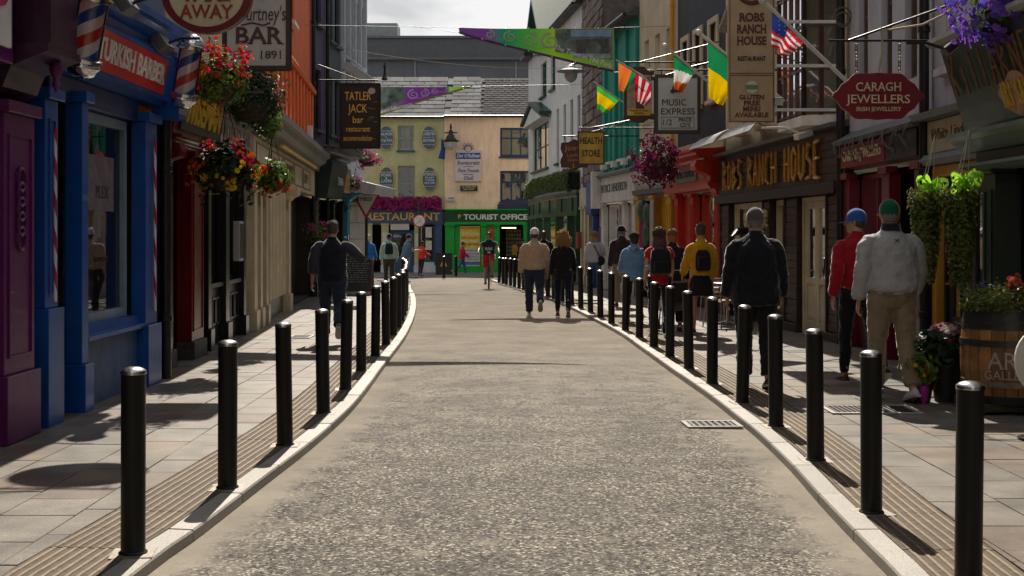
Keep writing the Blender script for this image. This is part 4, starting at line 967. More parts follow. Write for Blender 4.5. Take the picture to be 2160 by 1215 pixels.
TEAL = mat('teal_render', (.01, .29, .22), .7, .12, 2, .2, 40, dirt=.2, streak=True)
B = Bld('shop_building', 'teal green house over a white shopfront with a raised gable', (3.35, 32.4), (2.75, 36.95), 1)
B.wall(TEAL, 3.35, 7.4, [(.5, .9, 3.75, 5.7), (1.9, 2.3, 3.75, 5.7), (3.3, 3.7, 3.75, 5.7)])
for u in (.5, 1.9, 3.3): B.window(u, u+.4, 3.75, 5.7, 1, 2, WHITE, sill=WHITE, fw=.04)
for u in (.1, 1.3, 2.7, 4.1): B.box('strip_pilaster', TEAL, u, u+.35, 0, .08, 3.4, 7.2)
B.roof(7.4, 2.4, over=.35); B.shell(2.55, back=2)
f = B.box('fascia', WHITE, 0, B.L, -.1, .15, 2.56, 3.3); B.text('PATRICK HENDERSON', .34, mat('plate_dark', (.04, .04, .04)), 2.5, 2.95, .155, fit=3.4, squeeze=.6)
B.box('end_fin', WHITE, 4.3, 4.6, .0, .4, 2.4, 3.5); B.prof('capping', M_LEAD, 0, B.L, [(0, 3.3), (.25, 3.3), (.3, 3.36), (0, 3.5)])
for a in (.1, 1.35, 4.15): B.pilaster(WHITE, a, a+.35, 2.45, .1, .3, panel=False)
B.glaze(.5, 1.3, .6, 2.5, 1, WHITE); B.box('stallriser', WHITE, .5, 1.3, -.1, 0, 0, .6); B.door(1.75, 2.7, 2.5, WHITE, w=-.4, glazed=.7); B.glaze(2.75, 4.1, .6, 2.5, 1, WHITE); B.box('stallriser', WHITE, 2.75, 4.1, -.1, 0, 0, .6)
B.text('U A', .28, GOLD, .9, 2.1, -.06)
for u in (.9, 2.2, 3.6): B.box('flood_box', WHITE, u, u+.3, .1, .25, 3.52, 3.7)

STONEW = mat('rubble_core', (.12, .10, .09), .9, .3, 6, .4, 20); RUB = mat('rubble_stone', (.17, .13, .11), .85, .35, 8, .5, 30, rnd=.4)
B = Bld('shop_building', 'rough stone faced house with small cream and blue shops below', (2.75, 37), (2.4, 41.75), 1)
w_ = B.wall(STONEW, 3.3, 9.6, [])
random.seed(21)
z = 3.35
while z < 9.3:
    h = random.uniform(.26, .4); u = .02
    while u < 4.6:
        l = random.uniform(.35, .75); B.box('stone', RUB, u+.015, min(4.73, u+l)-.015, 0, random.uniform(.03, .07), z+.015, z+h-.015, w_, bev=.02); u += l
    z += h
B.roof(9.6, 2); B.shell(2.5, back=2)
B.box('fascia', paint('pale_fascia', (.5, .44, .33), .5), 2.5, B.L, -.1, .12, 2.6, 3.2); B.box('fascia', paint('royal_blue', (.02, .07, .32), .4), 1.3, 2.48, -.1, .2, 2.3, 3.3); B.box('fascia', paint('pale_fascia', (.5, .44, .33)), .05, 1.28, -.1, .12, 2.6, 3.2)
for a in (2.6, 3.5, 4.4): B.pilaster(CREAM, a, a+.25, 2.5, .1, .35, panel=False)
B.pilaster(paint('royal_blue', (.02, .07, .32)), 1.35, 1.75, 2.25, .12, .3, panel=False); B.box('side_panel', mat('violet_panel', (.1, .02, .15), .5), .1, 1.3, -.1, -.02, 0, 1.9); B.glaze(.1, 1.3, 1.92, 2.55, 1, CREAM); B.door(2.88, 3.48, 2.5, MARD); B.door(3.8, 4.38, 2.5, CREAM)
B.box('red_display_bag', mat('red_leather_bag', (.3, .04, .03), .5), 3.9, 4.2, .15, .3, 1.2, 1.75)

GRN = paint('bottle_green', (.012, .055, .022), .35, .25); WALLW = mat('white_wall', (.58, .58, .57), .8, .08, 2, .2, 40, dirt=.35, streak=True); GFR = paint('green_frames', (.008, .05, .038), .4, .2)
B = Bld('shop_building', 'white gabled corner house with dark green windows above a bowed green bar', (2.4, 41.8), (.75, 56), 1)
ops = [(.5, 1.1, 4.5, 6.6), (2.0, 2.6, 4.5, 6.6), (3.6, 4.2, 4.5, 6.6), (5.3, 5.9, 4.5, 6.6), (8.0, 12.8, 4.5, 6.4), (6.2, 7.4, 7.5, 8.9), (8.6, 10.2, 7.5, 8.9)]
B.wall(WALLW, 3.3, 9.6, ops)
for o in ops: B.window(*o, 1 if o[1]-o[0] < 1 else 3, 2, GFR, sill=GFR)
B.roof(9.6, 3.2, over=.3)
mb = MB(); mb.prism([(7.2, 6.55), (10.3, 7.2), (13.4, 6.55), (13.4, 6.68), (10.3, 7.36), (7.2, 6.68)], lambda a, b_, d: (a, d, b_), 0, .5); mb.build('window_pediment', GFR, B.o)
mb = MB(); mb.prism([(7.4, 6.45), (10.3, 7.1), (13.2, 6.45)], lambda a, b_, d: (a, d, b_), 0, .4); mb.build('pediment_face', WALLW, B.o)
mb = MB(); mb.prism([(6.0, 9.3), (8.2, 11.2), (10.4, 9.3), (10.4, 9.45), (8.2, 11.4), (6.0, 9.45)], lambda a, b_, d: (a, d, b_), -4, .7); mb.build('gable_roof', GFR, B.o)
mb = MB(); mb.prism([(6.2, 9.3), (8.2, 11.05), (10.2, 9.3)], lambda a, b_, d: (a, d, b_), -3.9, .35); mb.build('gable_wall', WALLW, B.o)
B.shell(2.5, back=2)
bow = [(0, .2), (1, .34), (3, .46), (6, .48), (9, .36), (12, .16), (13.8, .05), (14.2, .03)]
def bowed(nm, m, z0, z1, k, inset=0.):
    mb = MB(); mb.prism([(0, -.1)]+[(a, b_*k-inset) for a, b_ in bow]+[(14.2, -.1)], lambda a, b_, d: (a, b_, d), z0, z1); return mb.build(nm, m, B.o)
bowed('fascia', GRN, 2.55, 3.1, 1); bowed('cornice', GRN, 3.1, 3.2, 1.15); bowed('cornice', paint('pale_band', (.25, .22, .15), .5), 3.05, 3.098, 1.06); bowed('flat_roof', M_LEAD, 3.2, 3.3, 1.25); bowed('rail', GRN, 2.42, 2.548, 1.06); bowed('stallriser', GRN, 0, .7, .85)
for (a, wa), (b_, wb) in zip(bow, bow[1:]):
    wa *= .85; wb *= .85
    mb = MB(); mb.bar((a+.05, wa, .7), (a+.05, wa, 2.42), .16); pi = mb.build('pier', GRN, B.o)
    MB().face([(a, wa-.06, .7), (b_, wb-.06, .7), (b_, wb-.06, 2.42), (a, wa-.06, 2.42)]).build('pane', M_GLASS, pi, fix=False)
    mb = MB(); mb.bar(((a+b_)/2, (wa+wb)/2/.85+.01, 2.58), ((a+b_)/2, (wa+wb)/2/.85+.01, 3.04), .07); mb.build('fascia_strip', GFR, pi)

# ---------------------------------------------------------------- far side of the junction
class Far(Bld):
    def __init__(s, name, label, x0, x1, Y):
        s.s = -1; s.L = x1-x0; s.o = thing(name, label, 'building', (x0, Y, gz(60)+KERB), 0); s.r = (1, 0, 0); s.x0 = x0
OLIVE = mat('olive_render', (.50, .48, .25), .8, .1, 1.5, .2, 40, dirt=.25); RBLUE = paint('restaurant_blue', (.03, .08, .17), .4, .2); OLW = paint('olive_window', (.3, .3, .18), .5)
def slates(B, z0, h, back, u0, u1, w, rh, m, name='slate'):
    """courses of overlapping slates up the front slope"""
    run = back/2+.25; Ls = math.hypot(run, h); n = int(Ls/rh); ang = math.atan2(h, run); r = B.roofo
    for k in range(n):
        u = u0+(w/2 if k % 2 else 0)-random.uniform(0, .1)
        while u < u1:
            a, b_ = max(u0, u), min(u1, u+w-.03); u += w
            if b_-a < .05: continue
            s0, s1 = k*rh, k*rh+rh*1.25; e = .012+random.uniform(0, .006); f = lambda s_, t: (-.25+s_*math.cos(ang)-math.sin(ang)*t, z0+.06+s_*math.sin(ang)+math.cos(ang)*t)
            mb = MB(); p0, p1, p2 = f(s0, .005+e+.012), f(s1, .006), f(s0, .004)
            mb.fv([(a, *p2), (b_, *p2), (b_, *p0), (a, *p0), (b_, *p1), (a, *p1)], [(0, 1, 2, 3), (3, 2, 4, 5), (0, 3, 5), (1, 4, 2)])
            mb.build(name, m, r)
B = Far('restaurant_building', 'olive rendered restaurant facing the street with oval menu boards and blue shopfront', -9.5, -3.32, 60)
ops = [(3.94, 4.72, 6.0, 7.2), (3.94, 4.78, 3.55, 5.25), (1.2, 2.0, 6, 7.2), (1.2, 2.0, 3.55, 5.25)]
B.wall(OLIVE, 3.12, 7.55, ops, back=8)
for o in ops: B.window(*o, 1, 2, OLW, sill=RBLUE if o[2] > 5 else OLW, fw=.08)
B.box('curtain', mat('gold_curtain', (.5, .38, .18), .8), 4.1, 4.5, -.25, -.22, 6.1, 7.1)
B.roofo = B.roof(7.55, 2.45, 8.); slates(B, 7.55, 2.45, 8., 0, B.L, .72, .48, mat('light_slate', (.15, .152, .16), .9, .15, 4, .2, 40, rnd=.28, spec=.12))
B.shell(2.4, back=3)
f = B.box('fascia', RBLUE, 0, B.L-.05, -.1, .15, 2.45, 3.1); B.text('RESTAURANT', .5, GOLD, 4.2, 2.76, .156, fit=3.6, serif=.04, bold=.015)
for a in (2.35, 3.15, 4.75, 5.75): B.pilaster(OLIVE if a != 5.75 else RBLUE, a, a+.35, 2.35, .08, .4, PALEW, panel=True)
B.door(3.52, 4.7, 2.1, RBLUE, w=-.25, glazed=.6); B.glaze(5.1, 5.72, .55, 2.3, 1, RBLUE); B.box('stallriser', PALEW, 5.1, 5.72, -.1, .04, 0, .55)
B.glaze(0, 2.33, .55, 2.3, 2, RBLUE); B.box('stallriser', PALEW, 0, 2.33, -.1, .04, 0, .55)
for a, z, h in ((3.6, 2.12, .3), (3.2, 1.2, .8), (4.8, 1.3, .65), (5.3, 1.75, .5), (5.3, 1.15, .45)): B.box('menu_sheet', mat('paper', (.6, .56, .45), .8, .1, 6), a, a+(.9 if h < .35 else .3), .1, .11, z, z+h)
OVN = mat('oval_navy', (.05, .10, .16), .5, .15, 6); OVW = mat('oval_white', (.66, .64, .55), .6)
def oval(x, z, lines, lab):
    t = thing('oval_sign', lab, 'sign', (x, 59.87, gz(60)+KERB+z), 0, 'oval menu boards on the olive wall')
    E = lambda k, a, b_: MB().prism([(a*math.cos(q), b_*math.sin(q)) for q in [2*math.pi*i/28 for i in range(28)]], lambda p, q, d: (p, d, q), k, .1)
    E(0, .37, .59).build('rim', GOLD, t); E(-.015, .345, .565).build('board', OVN, t)
    for s_, dz, sz in lines: text(t, s_, sz, OVW, (0, -.02, dz), extrude=.003, fit=None if len(s_) < 2 else min(.6, .62*len(s_)*sz), bold=.012)
oval(-6.12, 6.6, [('Wild Atlantic', .33, .09), ('SALMON', .17, .19), ('or', .04, .09), ('King Fish', -.12, .17), ('flavour the Taste', -.32, .08)], 'upper oval board reading salmon and king fish on olive wall')
oval(-4.04, 6.6, [('Dingle Bay', .34, .09), ('LOBSTER', .18, .19), ('Direct from Our', .02, .08), ('SEATANK', -.14, .19), ('flavour the Taste', -.33, .08)], 'upper oval board reading lobster on olive wall')
oval(-6.1, 4.6, [('Finest Tender', .33, .09), ('PORK', .18, .2), ('&', .03, .14), ('LAMB', -.11, .2), ('from the Pastures\nof Munster', -.33, .075)], 'lower oval board reading pork and lamb on olive wall')
oval(-4.0, 4.6, [('Fresh Juicy', .36, .09), ('STEAKS', .22, .19), ('FILLET', .06, .12), ('T-BONE', -.07, .12), ('SIRLOIN', -.2, .12), ('from the Pastures', -.36, .07)], 'lower oval board reading steaks on olive wall')

PEACH = mat('peach_render', (.85, .62, .43), .8, .1, 1.2, .2, 40, dirt=.3, streak=True); NAVW = paint('navy_window', (.015, .03, .09), .4, .15); TGRN = paint('tourist_green', (.0, .33, .03), .4, .15); TGD = paint('tourist_dark_green', (.004, .06, .02), .4, .15)
B = Far('tourist_office_building', 'peach rendered house with navy windows above the green tourist office', -3.3, 6.5, 60)
ops = [(2.72, 4.27, 5.7, 7.1), (2.72, 4.27, 3.5, 5.0)]
B.wall(PEACH, 3.12, 7.6, ops, back=8)
for o in ops:
    B.window(*o, 3, 2, NAVW, fw=.1, split=.66, sill=NAVW)
B.box('curtain', mat('net_curtain', (.45, .42, .36), .9), 2.85, 4.2, -.3, -.27, 3.6, 4.9)
B.box('curtain', mat('gold_curtain', (.5, .38, .18)), 3.3, 4.0, -.3, -.27, 5.75, 6.8)
B.box('window_apron', NAVW, 2.6, 4.35, 0, .06, 3.14, 3.38)
B.roofo = B.roof(7.6, 2.4, 8.); slates(B, 7.6, 2.4, 8., 0, 1.75, .72, .48, MATS['light_slate'])
slates(B, 7.6, 2.4, 8., 1.76, 4.9, .36, .26, mat('dark_slate', (.05, .051, .056), .9, .25, 5, .3, 40, rnd=.35, spec=.15))
B.shell(2.45, back=3.5)
f = B.box('fascia', TGD, .1, 7, -.1, .14, 2.52, 2.98); B.text('TOURIST OFFICE', .36, mat('bold_white', (.75, .75, .73), .5), 2.5, 2.74, .146, fit=3.1, bold=.03)
text(B.o, 'P', .3, GOLD, (.75, -.146, 2.76), bold=.02)
B.cornice(TGRN, .02, 7, 2.985, .35, .14); B.box('rail', TGRN, .05, 7, -.05, .18, 2.38, 2.515)
for a, b_ in ((.05, .5), (1.78, 2.05), (2.45, 2.7), (3.85, 4.1)): B.pilaster(TGRN, a, b_, 2.3, .12, .3, panel=False)
B.box('stallriser', TGRN, .5, 1.78, -.1, .05, 0, .35); B.box('side_panel', TGRN, .5, .75, -.1, .0, .352, 2.38); B.box('side_panel', TGRN, 2.05, 2.45, -.1, .0, 0, 2.38)
po = B.box('poster', mat('poster_white', (.55, .52, .42), .5, .2, 4), .76, 1.75, -.05, .02, .36, 2.32)
PY = mat('poster_yellow', (.65, .47, .03), .5, .2, 7); PR = mat('poster_red', (.5, .04, .02), .5); PBL = mat('poster_blue', (.05, .15, .35), .5, .3, 9)
B.box('poster_band', PY, .78, 1.73, .021, .026, 1.25, 2.3, po, bev=0); B.box('poster_band', PBL, .78, 1.73, .021, .025, .42, .58, po, bev=0)
for s_, z, sz, m in (('PADDYWAGON', 2.2, .16, PR), ('GREATEST DAY TOURS', 1.93, .15, WHITE), ('RING OF KERRY', 1.74, .13, PR), ('DINGLE PENINSULA', 1.58, .13, WHITE), ('CLIFFS AND COVES', 1.42, .13, M_BLACK), ('SAVE MORE', 1.12, .1, PBL)):
    text(B.o, s_, sz, m, (1.25, -.03, z), extrude=.002, fit=.85, bold=.02, up=(-.06, 0, 1))
for k in range(5): B.box('poster_line', PBL, .85, 1.65, .021, .024, .66+.08*k, .685+.08*k, po, bev=0)
B.box('poster', PR, 2.12, 2.4, .001, .02, 1.55, 2.25); text(B.o, 'TOURS', .12, PY, (2.26, -.024, 2.1), fit=.24)
mb = MB()
for a in range(6):
    for z in range(9): B.b(mb, 3.0+.0+a*.13, 3.1+a*.13, -2.2, -2.1, .4+.2*z, .55+.2*z)
mb.build('brochure_rack', mat('brochures', (.4, .35, .3), .6, .8, 14), B.o, kind='stuff')
B.box('counter_light', emit('warm_tube', (1, .75, .35), 3), 2.8, 3.5, -.8, -.7, 2.2, 2.25)
B.glaze(4.12, 6.4, .6, 2.35, 2, TGRN); B.box('stallriser', TGRN, 4.12, 6.4, -.1, .02, 0, .6)
t = thing('wall_sign', 'white panel advertising a restaurant and deli on the peach wall', 'sign', (-2.13, 59.9, gz(60)+KERB+5.25))
MB().box(-.64, .64, -.02, .1, -.78, .75).build('board', mat('sign_blush', (.62, .52, .48), .6), t, bev=.02); MB().box(-.6, .6, -.03, -.021, .32, .62).build('name_band', mat('sign_blue', (.02, .07, .28), .5), t)
SB = mat('sign_blue', (.02, .07, .28))
text(t, "Der O'Sullivan", .24, WHITE, (0, -.034, .47), shear=.25, fit=1.1, bold=.015)
for s_, z, w_ in (('Restaurant', .13, 1.1), ('Fine Foods', -.25, 1.05), ('Deli', -.62, .5)): text(t, s_, .26, SB, (0, -.025, z), shear=.25, fit=w_, bold=.012, serif=.03)
mb = MB(); mb.tube([(.17*math.cos(q), .0, .83+.17*math.sin(q)) for q in [k*math.pi/10 for k in range(21)]], .025, 6)
for k in range(7): q = math.pi*k/6; mb.tube([(.2*math.cos(q), 0, .83+.2*math.sin(q)), (.3*math.cos(q), 0, .83+.3*math.sin(q))], .018, 5)
mb.build('sun_emblem', SB, t)
for z in (-.06, -.44): MB().tube([(-.25, -.03, z), (0, -.03, z+.03), (.25, -.03, z)], .015, 5).build('flourish', SB, t)
t = thing('street_plaque', 'small black street name plaque on the peach wall', 'plaque', (-2.1, 59.9, gz(60)+KERB+4.15))
MB().box(-.42, .42, -.02, .1, -.13, .13).build('plate', M_BLACK, t); text(t, 'AN TSRAID MOR\nMAIN STREET', .11, CREAMT, (0, -.025, 0), fit=.7)
t = thing('street_plaque', 'small pale plaque low on the peach wall corner', 'plaque', (-2.98, 59.9, gz(60)+KERB+3.65))
MB().box(-.18, .18, -.02, .1, -.1, .1).build('plate', WHITE, t); text(t, 'ATM', .13, SB, (0, -.025, 0), bold=.02)

B = Far('flat_roofed_building', 'long grey concrete block with parapet rising behind the slate roofs', -14, 14, 72)
B.o.location.y = 72; GREYB = mat('grey_concrete', (.15, .155, .16), .85, .15, 1, .2, 20, dirt=.3, streak=True)
B.wall(GREYB, 0, 12.2, [], back=14)
B.box('parapet', mat('grey_parapet', (.10, .105, .11), .8), -.1, 28.1, -14, .2, 12.2, 13.3, bev=.02); B.box('coping_rail', M_LEAD, -.1, 28.1, .2, .35, 12.05, 12.2)
B.box('coping', M_LEAD, -.2, 28.2, -14, .3, 13.3, 13.45)
for u in (8.3, 14.2, 19.6): B.box('downpipe', paint('grey_pipe', (.3, .3, .31), .5), u, u+.08, 0, .08, 0, 12)
B.box('plant_housing', paint('plant_grey', (.25, .28, .28), .5), 4.5, 7.2, -3, -1, 13.45, 14.4)
# house rows that close the side street left and right of the junction
for x0, x1, y0, lab in ((-24, -9.6, 60, 'plain buff terrace continuing along the side street beyond the restaurant'), (-30, -9, 33, 'rendered block behind the pale corner building on the side street')):
    B = Far('terrace_building', lab, x0, x1, y0)
    ops = [(k*3+.8, k*3+1.8, z, z+1.6) for k in range(4) for z in (1, 4.2)]
    B.o.location.z = gz(y0)
    B.wall(mat('buff_terrace', (.45, .38, .28), .8, .1, 2, .2, 30, dirt=.3), 0, 7.5, ops, back=6.5 if y0 == 33 else 8)
    for o in ops: B.window(*o, 1, 2, WHITE, sill=WHITE)
    B.roof(7.5, 2, 6.5 if y0 == 33 else 8)

# the same street goes on behind the viewer: plain houses both sides, seen only in the shop windows, added for reflections and to block sky light
for x, sd, y0, y1, c, lab in ((-3.9, -1, -15, 2.9, (.5, .42, .3), 'cream house row on the left behind the viewer'), (-3.9, -1, -34, -15.1, (.4, .14, .08), 'brick red house row on the left far behind the viewer'), (4.9, 1, -15, 3.1, (.5, .47, .42), 'pale house row on the right behind the viewer'), (4.9, 1, -34, -15.1, (.3, .36, .4), 'grey blue house row on the right far behind the viewer')):
    B = Bld('terrace_building', lab, (x, y0), (x, y1), sd)
    ops = [(k*3+.8, k*3+1.8, z, z+(2.0 if z < 2 else 1.6)) for k in range(5) for z in (.6, 4.2, 7.2)]
    B.wall(mat('added_row_render_%d%d' % (x, y0), c, .8, .1, 2, .2, 30, dirt=.3), 0, 10, ops, back=6.5)
    for o in ops: B.window(*o, 1, 2, WHITE, sill=WHITE)
    B.roof(10, 2.2, 6.5)
B = Far('terrace_building', 'sunlit cream house closing the street far behind the viewer', -12, 12, -36)  # added end house, kept tall so far windows mirror its wall, not sky
B.o.location.z = 0; B.o.rotation_euler = (0, 0, math.pi); B.o.location.x = 12
ops = [(k*3+.8, k*3+1.9, z, z+1.7) for k in range(8) for z in (1, 4.2, 7.2)]
B.wall(CREAMR, 0, 17, ops, back=7)
for o in ops: B.window(*o, 1, 2, WHITE, sill=WHITE)
B.roof(17, 2.4, 7)

# ================================================================== SIGNS, FLAGS, PLANTS, STREET FURNITURE
random.seed(11)
CHROME = metalm('chrome', (.75, .75, .76), .12)
GLASSC = glass('pole_glass', (.97, .97, .97), .03)
PW, PRD, PB = mat('barber_white', (.75, .73, .70), .3, trans=.55), mat('barber_stripe_red', (.60, .04, .02), .3, trans=.55), mat('barber_stripe_blue', (.02, .09, .42), .3, trans=.55)
def barber_pole(loc, tilt, label):
    t = thing('barber_pole', label, 'barber pole', loc, 0, 'striped barber poles over the blue shopfront'); t.rotation_euler = (R(8), tilt, 0); t.scale = (1.32, 1.32, .98)
    n, K = 24, 24; rr = []; mb = MB()
    for k in range(K+1): rr.append([(.074*math.cos(2*math.pi*j/n+k*.31), .074*math.sin(2*math.pi*j/n+k*.31), -.24+.48*k/K) for j in range(n)])
    for k in range(K):
        for j in range(n):
            mb.m = (0, 1, 0, 2)[(j//6) % 4]; mb.face([rr[k][j], rr[k][(j+1) % n], rr[k+1][(j+1) % n], rr[k+1][j]])
    mb.build('striped_cylinder', [PW, PRD, PB], t, True)
    MB().lathe((0, 0, 0), [(.088, -.235), (.088, .235)], 24).build('glass_tube', GLASSC, t, True)
    for sgn, nm in ((1, 'top_cap'), (-1, 'bottom_cap')):
        MB().lathe((0, 0, 0), [(r, sgn*z) for r, z in ((.095, .225), (.112, .235), (.112, .26), (.098, .268), (.104, .285), (.104, .30), (.085, .33), (.078, .36), (.05, .385), (.02, .395), (.005, .397))], 24).build(nm, CHROME, t, True)
    MB().tube([(-.09, 0, .0), (-.22, .02, .02), (-.42, .04, .1)], .014, 8).build('bracket', CHROME, t, True)
barber_pole((-3.33, 9.7, 3.19), R(13), 'nearer striped barber pole, its top cut off by the picture edge')
barber_pole((-3.33, 12.65, 3.25), R(11), 'farther striped barber pole beside the red flower basket')

# ---- boards hung out over the pavement (face the viewer, i.e. -Y)
def hang_board(name, label, x0, x1, z0, z1, y, board, frame_m=None, fw=.05, th=.05, poly=None, wallx=None, arm=True, group=None):
    t = thing(name, label, 'sign', ((x0+x1)/2, y, z0), 0, group); w = (x1-x0)/2; h = z1-z0
    P = poly or [(-w, 0), (w, 0), (w, h), (-w, h)]
    mb = MB(); mb.prism(P, lambda a, b_, d: (a, d, b_), -th/2, th/2); mb.build('board', board, t, bev=.004)
    if frame_m:
        if poly:
            cx, cz = 0, h/2; q = [(a+(cx-a)*.0, b_) for a, b_ in P]
            mb = MB(); n = len(P); sc = lambda a, b_, k: (a*k, (b_-cz)*k+cz)
            i0 = [sc(a, b_, 1.0) for a, b_ in P]; i1 = [sc(a, b_, 1-fw/min(w, h/2)) for a, b_ in P]
            for k in range(n):
                a, b_, c, d = i0[k], i0[(k+1) % n], i1[(k+1) % n], i1[k]
                mb.fv([(p[0], yy, p[1]) for yy in (-th/2-.012, th/2+.012) for p in (a, b_, c, d)], [(0, 1, 2, 3), (7, 6, 5, 4), (0, 4, 5, 1), (3, 2, 6, 7)])
            mb.build('frame', frame_m, t)
        else:
            mb = MB(); e = th/2+.015
            mb.box(-w, w, -e, e, 0, fw).box(-w, w, -e, e, h-fw, h).box(-w, -w+fw, -e, e, fw, h-fw).box(w-fw, w, -e, e, fw, h-fw); mb.build('frame', frame_m, t, bev=.004)
    if arm and wallx is not None:
        wx = wallx-(x0+x1)/2; s_ = 1 if wx > 0 else -1
        mb = MB(); mb.tube([(wx, 0, h+.08), (-s_*w*.9, 0, h+.08)], .016, 8); mb.tube([(wx, 0, h+.5), (0, 0, h+.08)], .012, 8); mb.build('bracket', M_PIPE, t, True)
        mb = MB()
        for q in (-.7, .7): mb.tube([(q*w, 0, h+.08), (q*w, 0, h-.02)], .01, 6)
        mb.build('hanger', M_PIPE, t, True)
    return t
ell = lambda rx, rz, n=40: [(rx*math.cos(2*math.pi*k/n), rz+rz*math.sin(2*math.pi*k/n)) for k in range(n)]
SIGNC = mat('sign_cream', (.62, .54, .33), .55, .08, 3); SIGNR = mat('sign_crimson', (.33, .02, .03), .5); SIGNW = mat('sign_offwhite', (.55, .52, .47), .6, .12, 4, dirt=.2)
t = hang_board('hanging_sign', 'large oval cream and maroon take away sign at the top left', -3.26, -2.42, 3.45, 4.2, 11.5, SIGNC, MAROON, .06, .08, ell(.42, .375), -3.8)
text(t, 'TAKE', .2, SIGNR, (0, -.05, .365), fit=.46, serif=.03, bold=.015); text(t, 'AWAY', .17, SIGNR, (0, -.05, .195), fit=.5, serif=.03, bold=.012)
MB().tube([(.365*math.cos(q), -.042, .375+.325*math.sin(q)) for q in [2*math.pi*k/40 for k in range(41)]], .004, 5).build('inner_line', SIGNR, t)
t = hang_board('hanging_sign', 'tall weathered pub sign reading bar est 1891 with dark frame', -3.4, -2.6, 3.5, 4.5, 14.5, SIGNW, mat('sign_dark_wood', (.045, .022, .016), .5), .055, .06, None, -4.05)
DBR = mat('sign_brown', (.09, .035, .03), .5)
text(t, "Courtney's", .24, DBR, (.02, -.035, .66), fit=.64, shear=.1); text(t, 'BAR', .27, DBR, (.02, -.035, .40), fit=.56, serif=.035, bold=.02); text(t, 'EST. 1891', .13, DBR, (.02, -.035, .18), fit=.56, serif=.03)
KG = mat('knot_gold', (.5, .27, .08), .5)
mb = MB()
for k in range(3): mb.tube([(-.16+.16*k+.11*math.cos(q), -.036, (.9)+.06*math.sin(2*q)) for q in [2*math.pi*j/24 for j in range(25)]], .014, 6)
mb.build('knot_emblem', KG, t, True)
MB().tube([(-.18, -.036, .53), (-.05, -.036, .56), (.08, -.036, .53), (.16, -.036, .56)], .01, 5).build('flourish', DBR, t)
t = hang_board('hanging_sign', 'black sign with gold bar restaurant accommodation lettering over the left pavement', -4.33, -3.31, 3.7, 5.35, 31, mat('sign_black', (.016, .016, .017), .4), M_BLACK, .05, .1, None, -4.95)
for s_, z, sz, w_ in (('TATLER', 1.31, .3, .66), ('JACK', 1.0, .3, .48), ('bar', .72, .24, .27), ('restaurant', .49, .2, .6), ('accommodation', .26, .19, .72)): text(t, s_, sz, GOLD, (-.05, -.055, z), fit=w_, bold=.006)
MB().prism([(.3+.09*math.cos(q), 1.45+.08*math.sin(q)) for q in [2*math.pi*k/20 for k in range(20)]], lambda a, b_, d: (a, d, b_), -.056, -.05).build('moon_emblem', SIGNW, t)
mb = MB()
for k in range(9): x, z = .3+random.uniform(-.1, .1), .2+random.random()*1.0; mb.box(x-.06, x+.06, -.056, -.05, z, z+.02, )
mb.build('painted_foliage', mat('olive_print', (.16, .15, .03), .6), t, kind='stuff')
mb = MB(); mb.lathe((.62, 0, 1.72), [(.05, 0), (.09, .04), (.04, .1), (.02, .3), (.04, .33), (.008, .45)], 10); mb.build('finial_lamp', M_PIPE, t, True)
shield = [(0, .02), (.16, .1), (.34, .1), (.36, .3), (.3, .42), (.36, .6), (.34, .74), (.14, .76), (0, .84), (-.14, .76), (-.34, .74), (-.36, .6), (-.3, .42), (-.36, .3), (-.34, .1), (-.16, .1)]
t = hang_board('hanging_sign', 'brown shield shaped leather shop sign half hidden by the health store board', 1.26, 1.98, 3.18, 4.02, 32, mat('sign_leather', (.11, .035, .02), .5), mat('sign_dark_wood', (.045, .022, .016)), .03, .06, shield, 3.3)
for s_, z, sz, w_ in (('Joeva', .6, .2, .5), ('Leather', .42, .13, .4), ('Goods', .3, .13, .35), ('J.', .15, .14, .12)): text(t, s_, sz, KG, (0, -.04, z), fit=w_)
t = hang_board('hanging_sign', 'square mustard yellow board with black health store lettering', 1.44, 2.02, 3.08, 3.81, 27, mat('sign_mustard', (.50, .34, .05), .6, .25, 5), mat('sign_dark_wood', (.045, .022, .016)), .025, .05, None, 3.9)
INK = mat('sign_ink', (.02, .018, .015), .5)
text(t, 'HEALTH', .2, INK, (0, -.03, .52), fit=.48, bold=.02); text(t, 'STORE', .2, INK, (0, -.03, .24), fit=.4, bold=.02)
sh2 = [(-.32, .08), (-.2, .1), (-.1, .02), (.1, .02), (.2, .1), (.32, .08), (.3, .2), (.3, .98), (.32, 1.08), (.2, 1.06), (.1, 1.16), (-.1, 1.16), (-.2, 1.06), (-.32, 1.08), (-.3, .98), (-.3, .2)]
t = hang_board('hanging_sign', 'ornate dark wooden pub sign with painted picture behind the striped flag', 2.25, 2.89, 3.8, 4.97, 25, mat('sign_dark_wood', (.045, .022, .016)), None, .05, .09, sh2, 4.2)
MB().box(-.24, .24, -.052, -.046, .16, .98).build('painted_panel', mat('picture_print', (.30, .27, .19), .6, .7, 6), t); text(t, "O'NEILL'S", .16, mat('sign_red', (.28, .01, .015), .5), (0, -.056, .88), fit=.44, bold=.03, serif=.03)
MB().prism([(-.06, .22), (.1, .22), (.12, .5), (.1, .72), (.02, .76), (-.08, .6)], lambda a, b_, d: (a, d, b_), -.056, -.052).build('painted_figure', mat('figure_print', (.05, .045, .04), .6), t)
MB().box(-.22, .22, -.06, -.053, .17, .3).build('name_strip', mat('strip_yellow', (.6, .42, .02), .5), t); text(t, 'FISHING TACKLE\nDEALERS', .055, INK, (0, -.064, .235), fit=.38)
t = hang_board('hanging_sign', 'small pale framed board beside the ornate pub sign', 2.62, 2.93, 3.83, 4.45, 23.2, BRW, paint('pale_pink_frame', (.55, .47, .45), .5), .05, .06, None, 4.3)
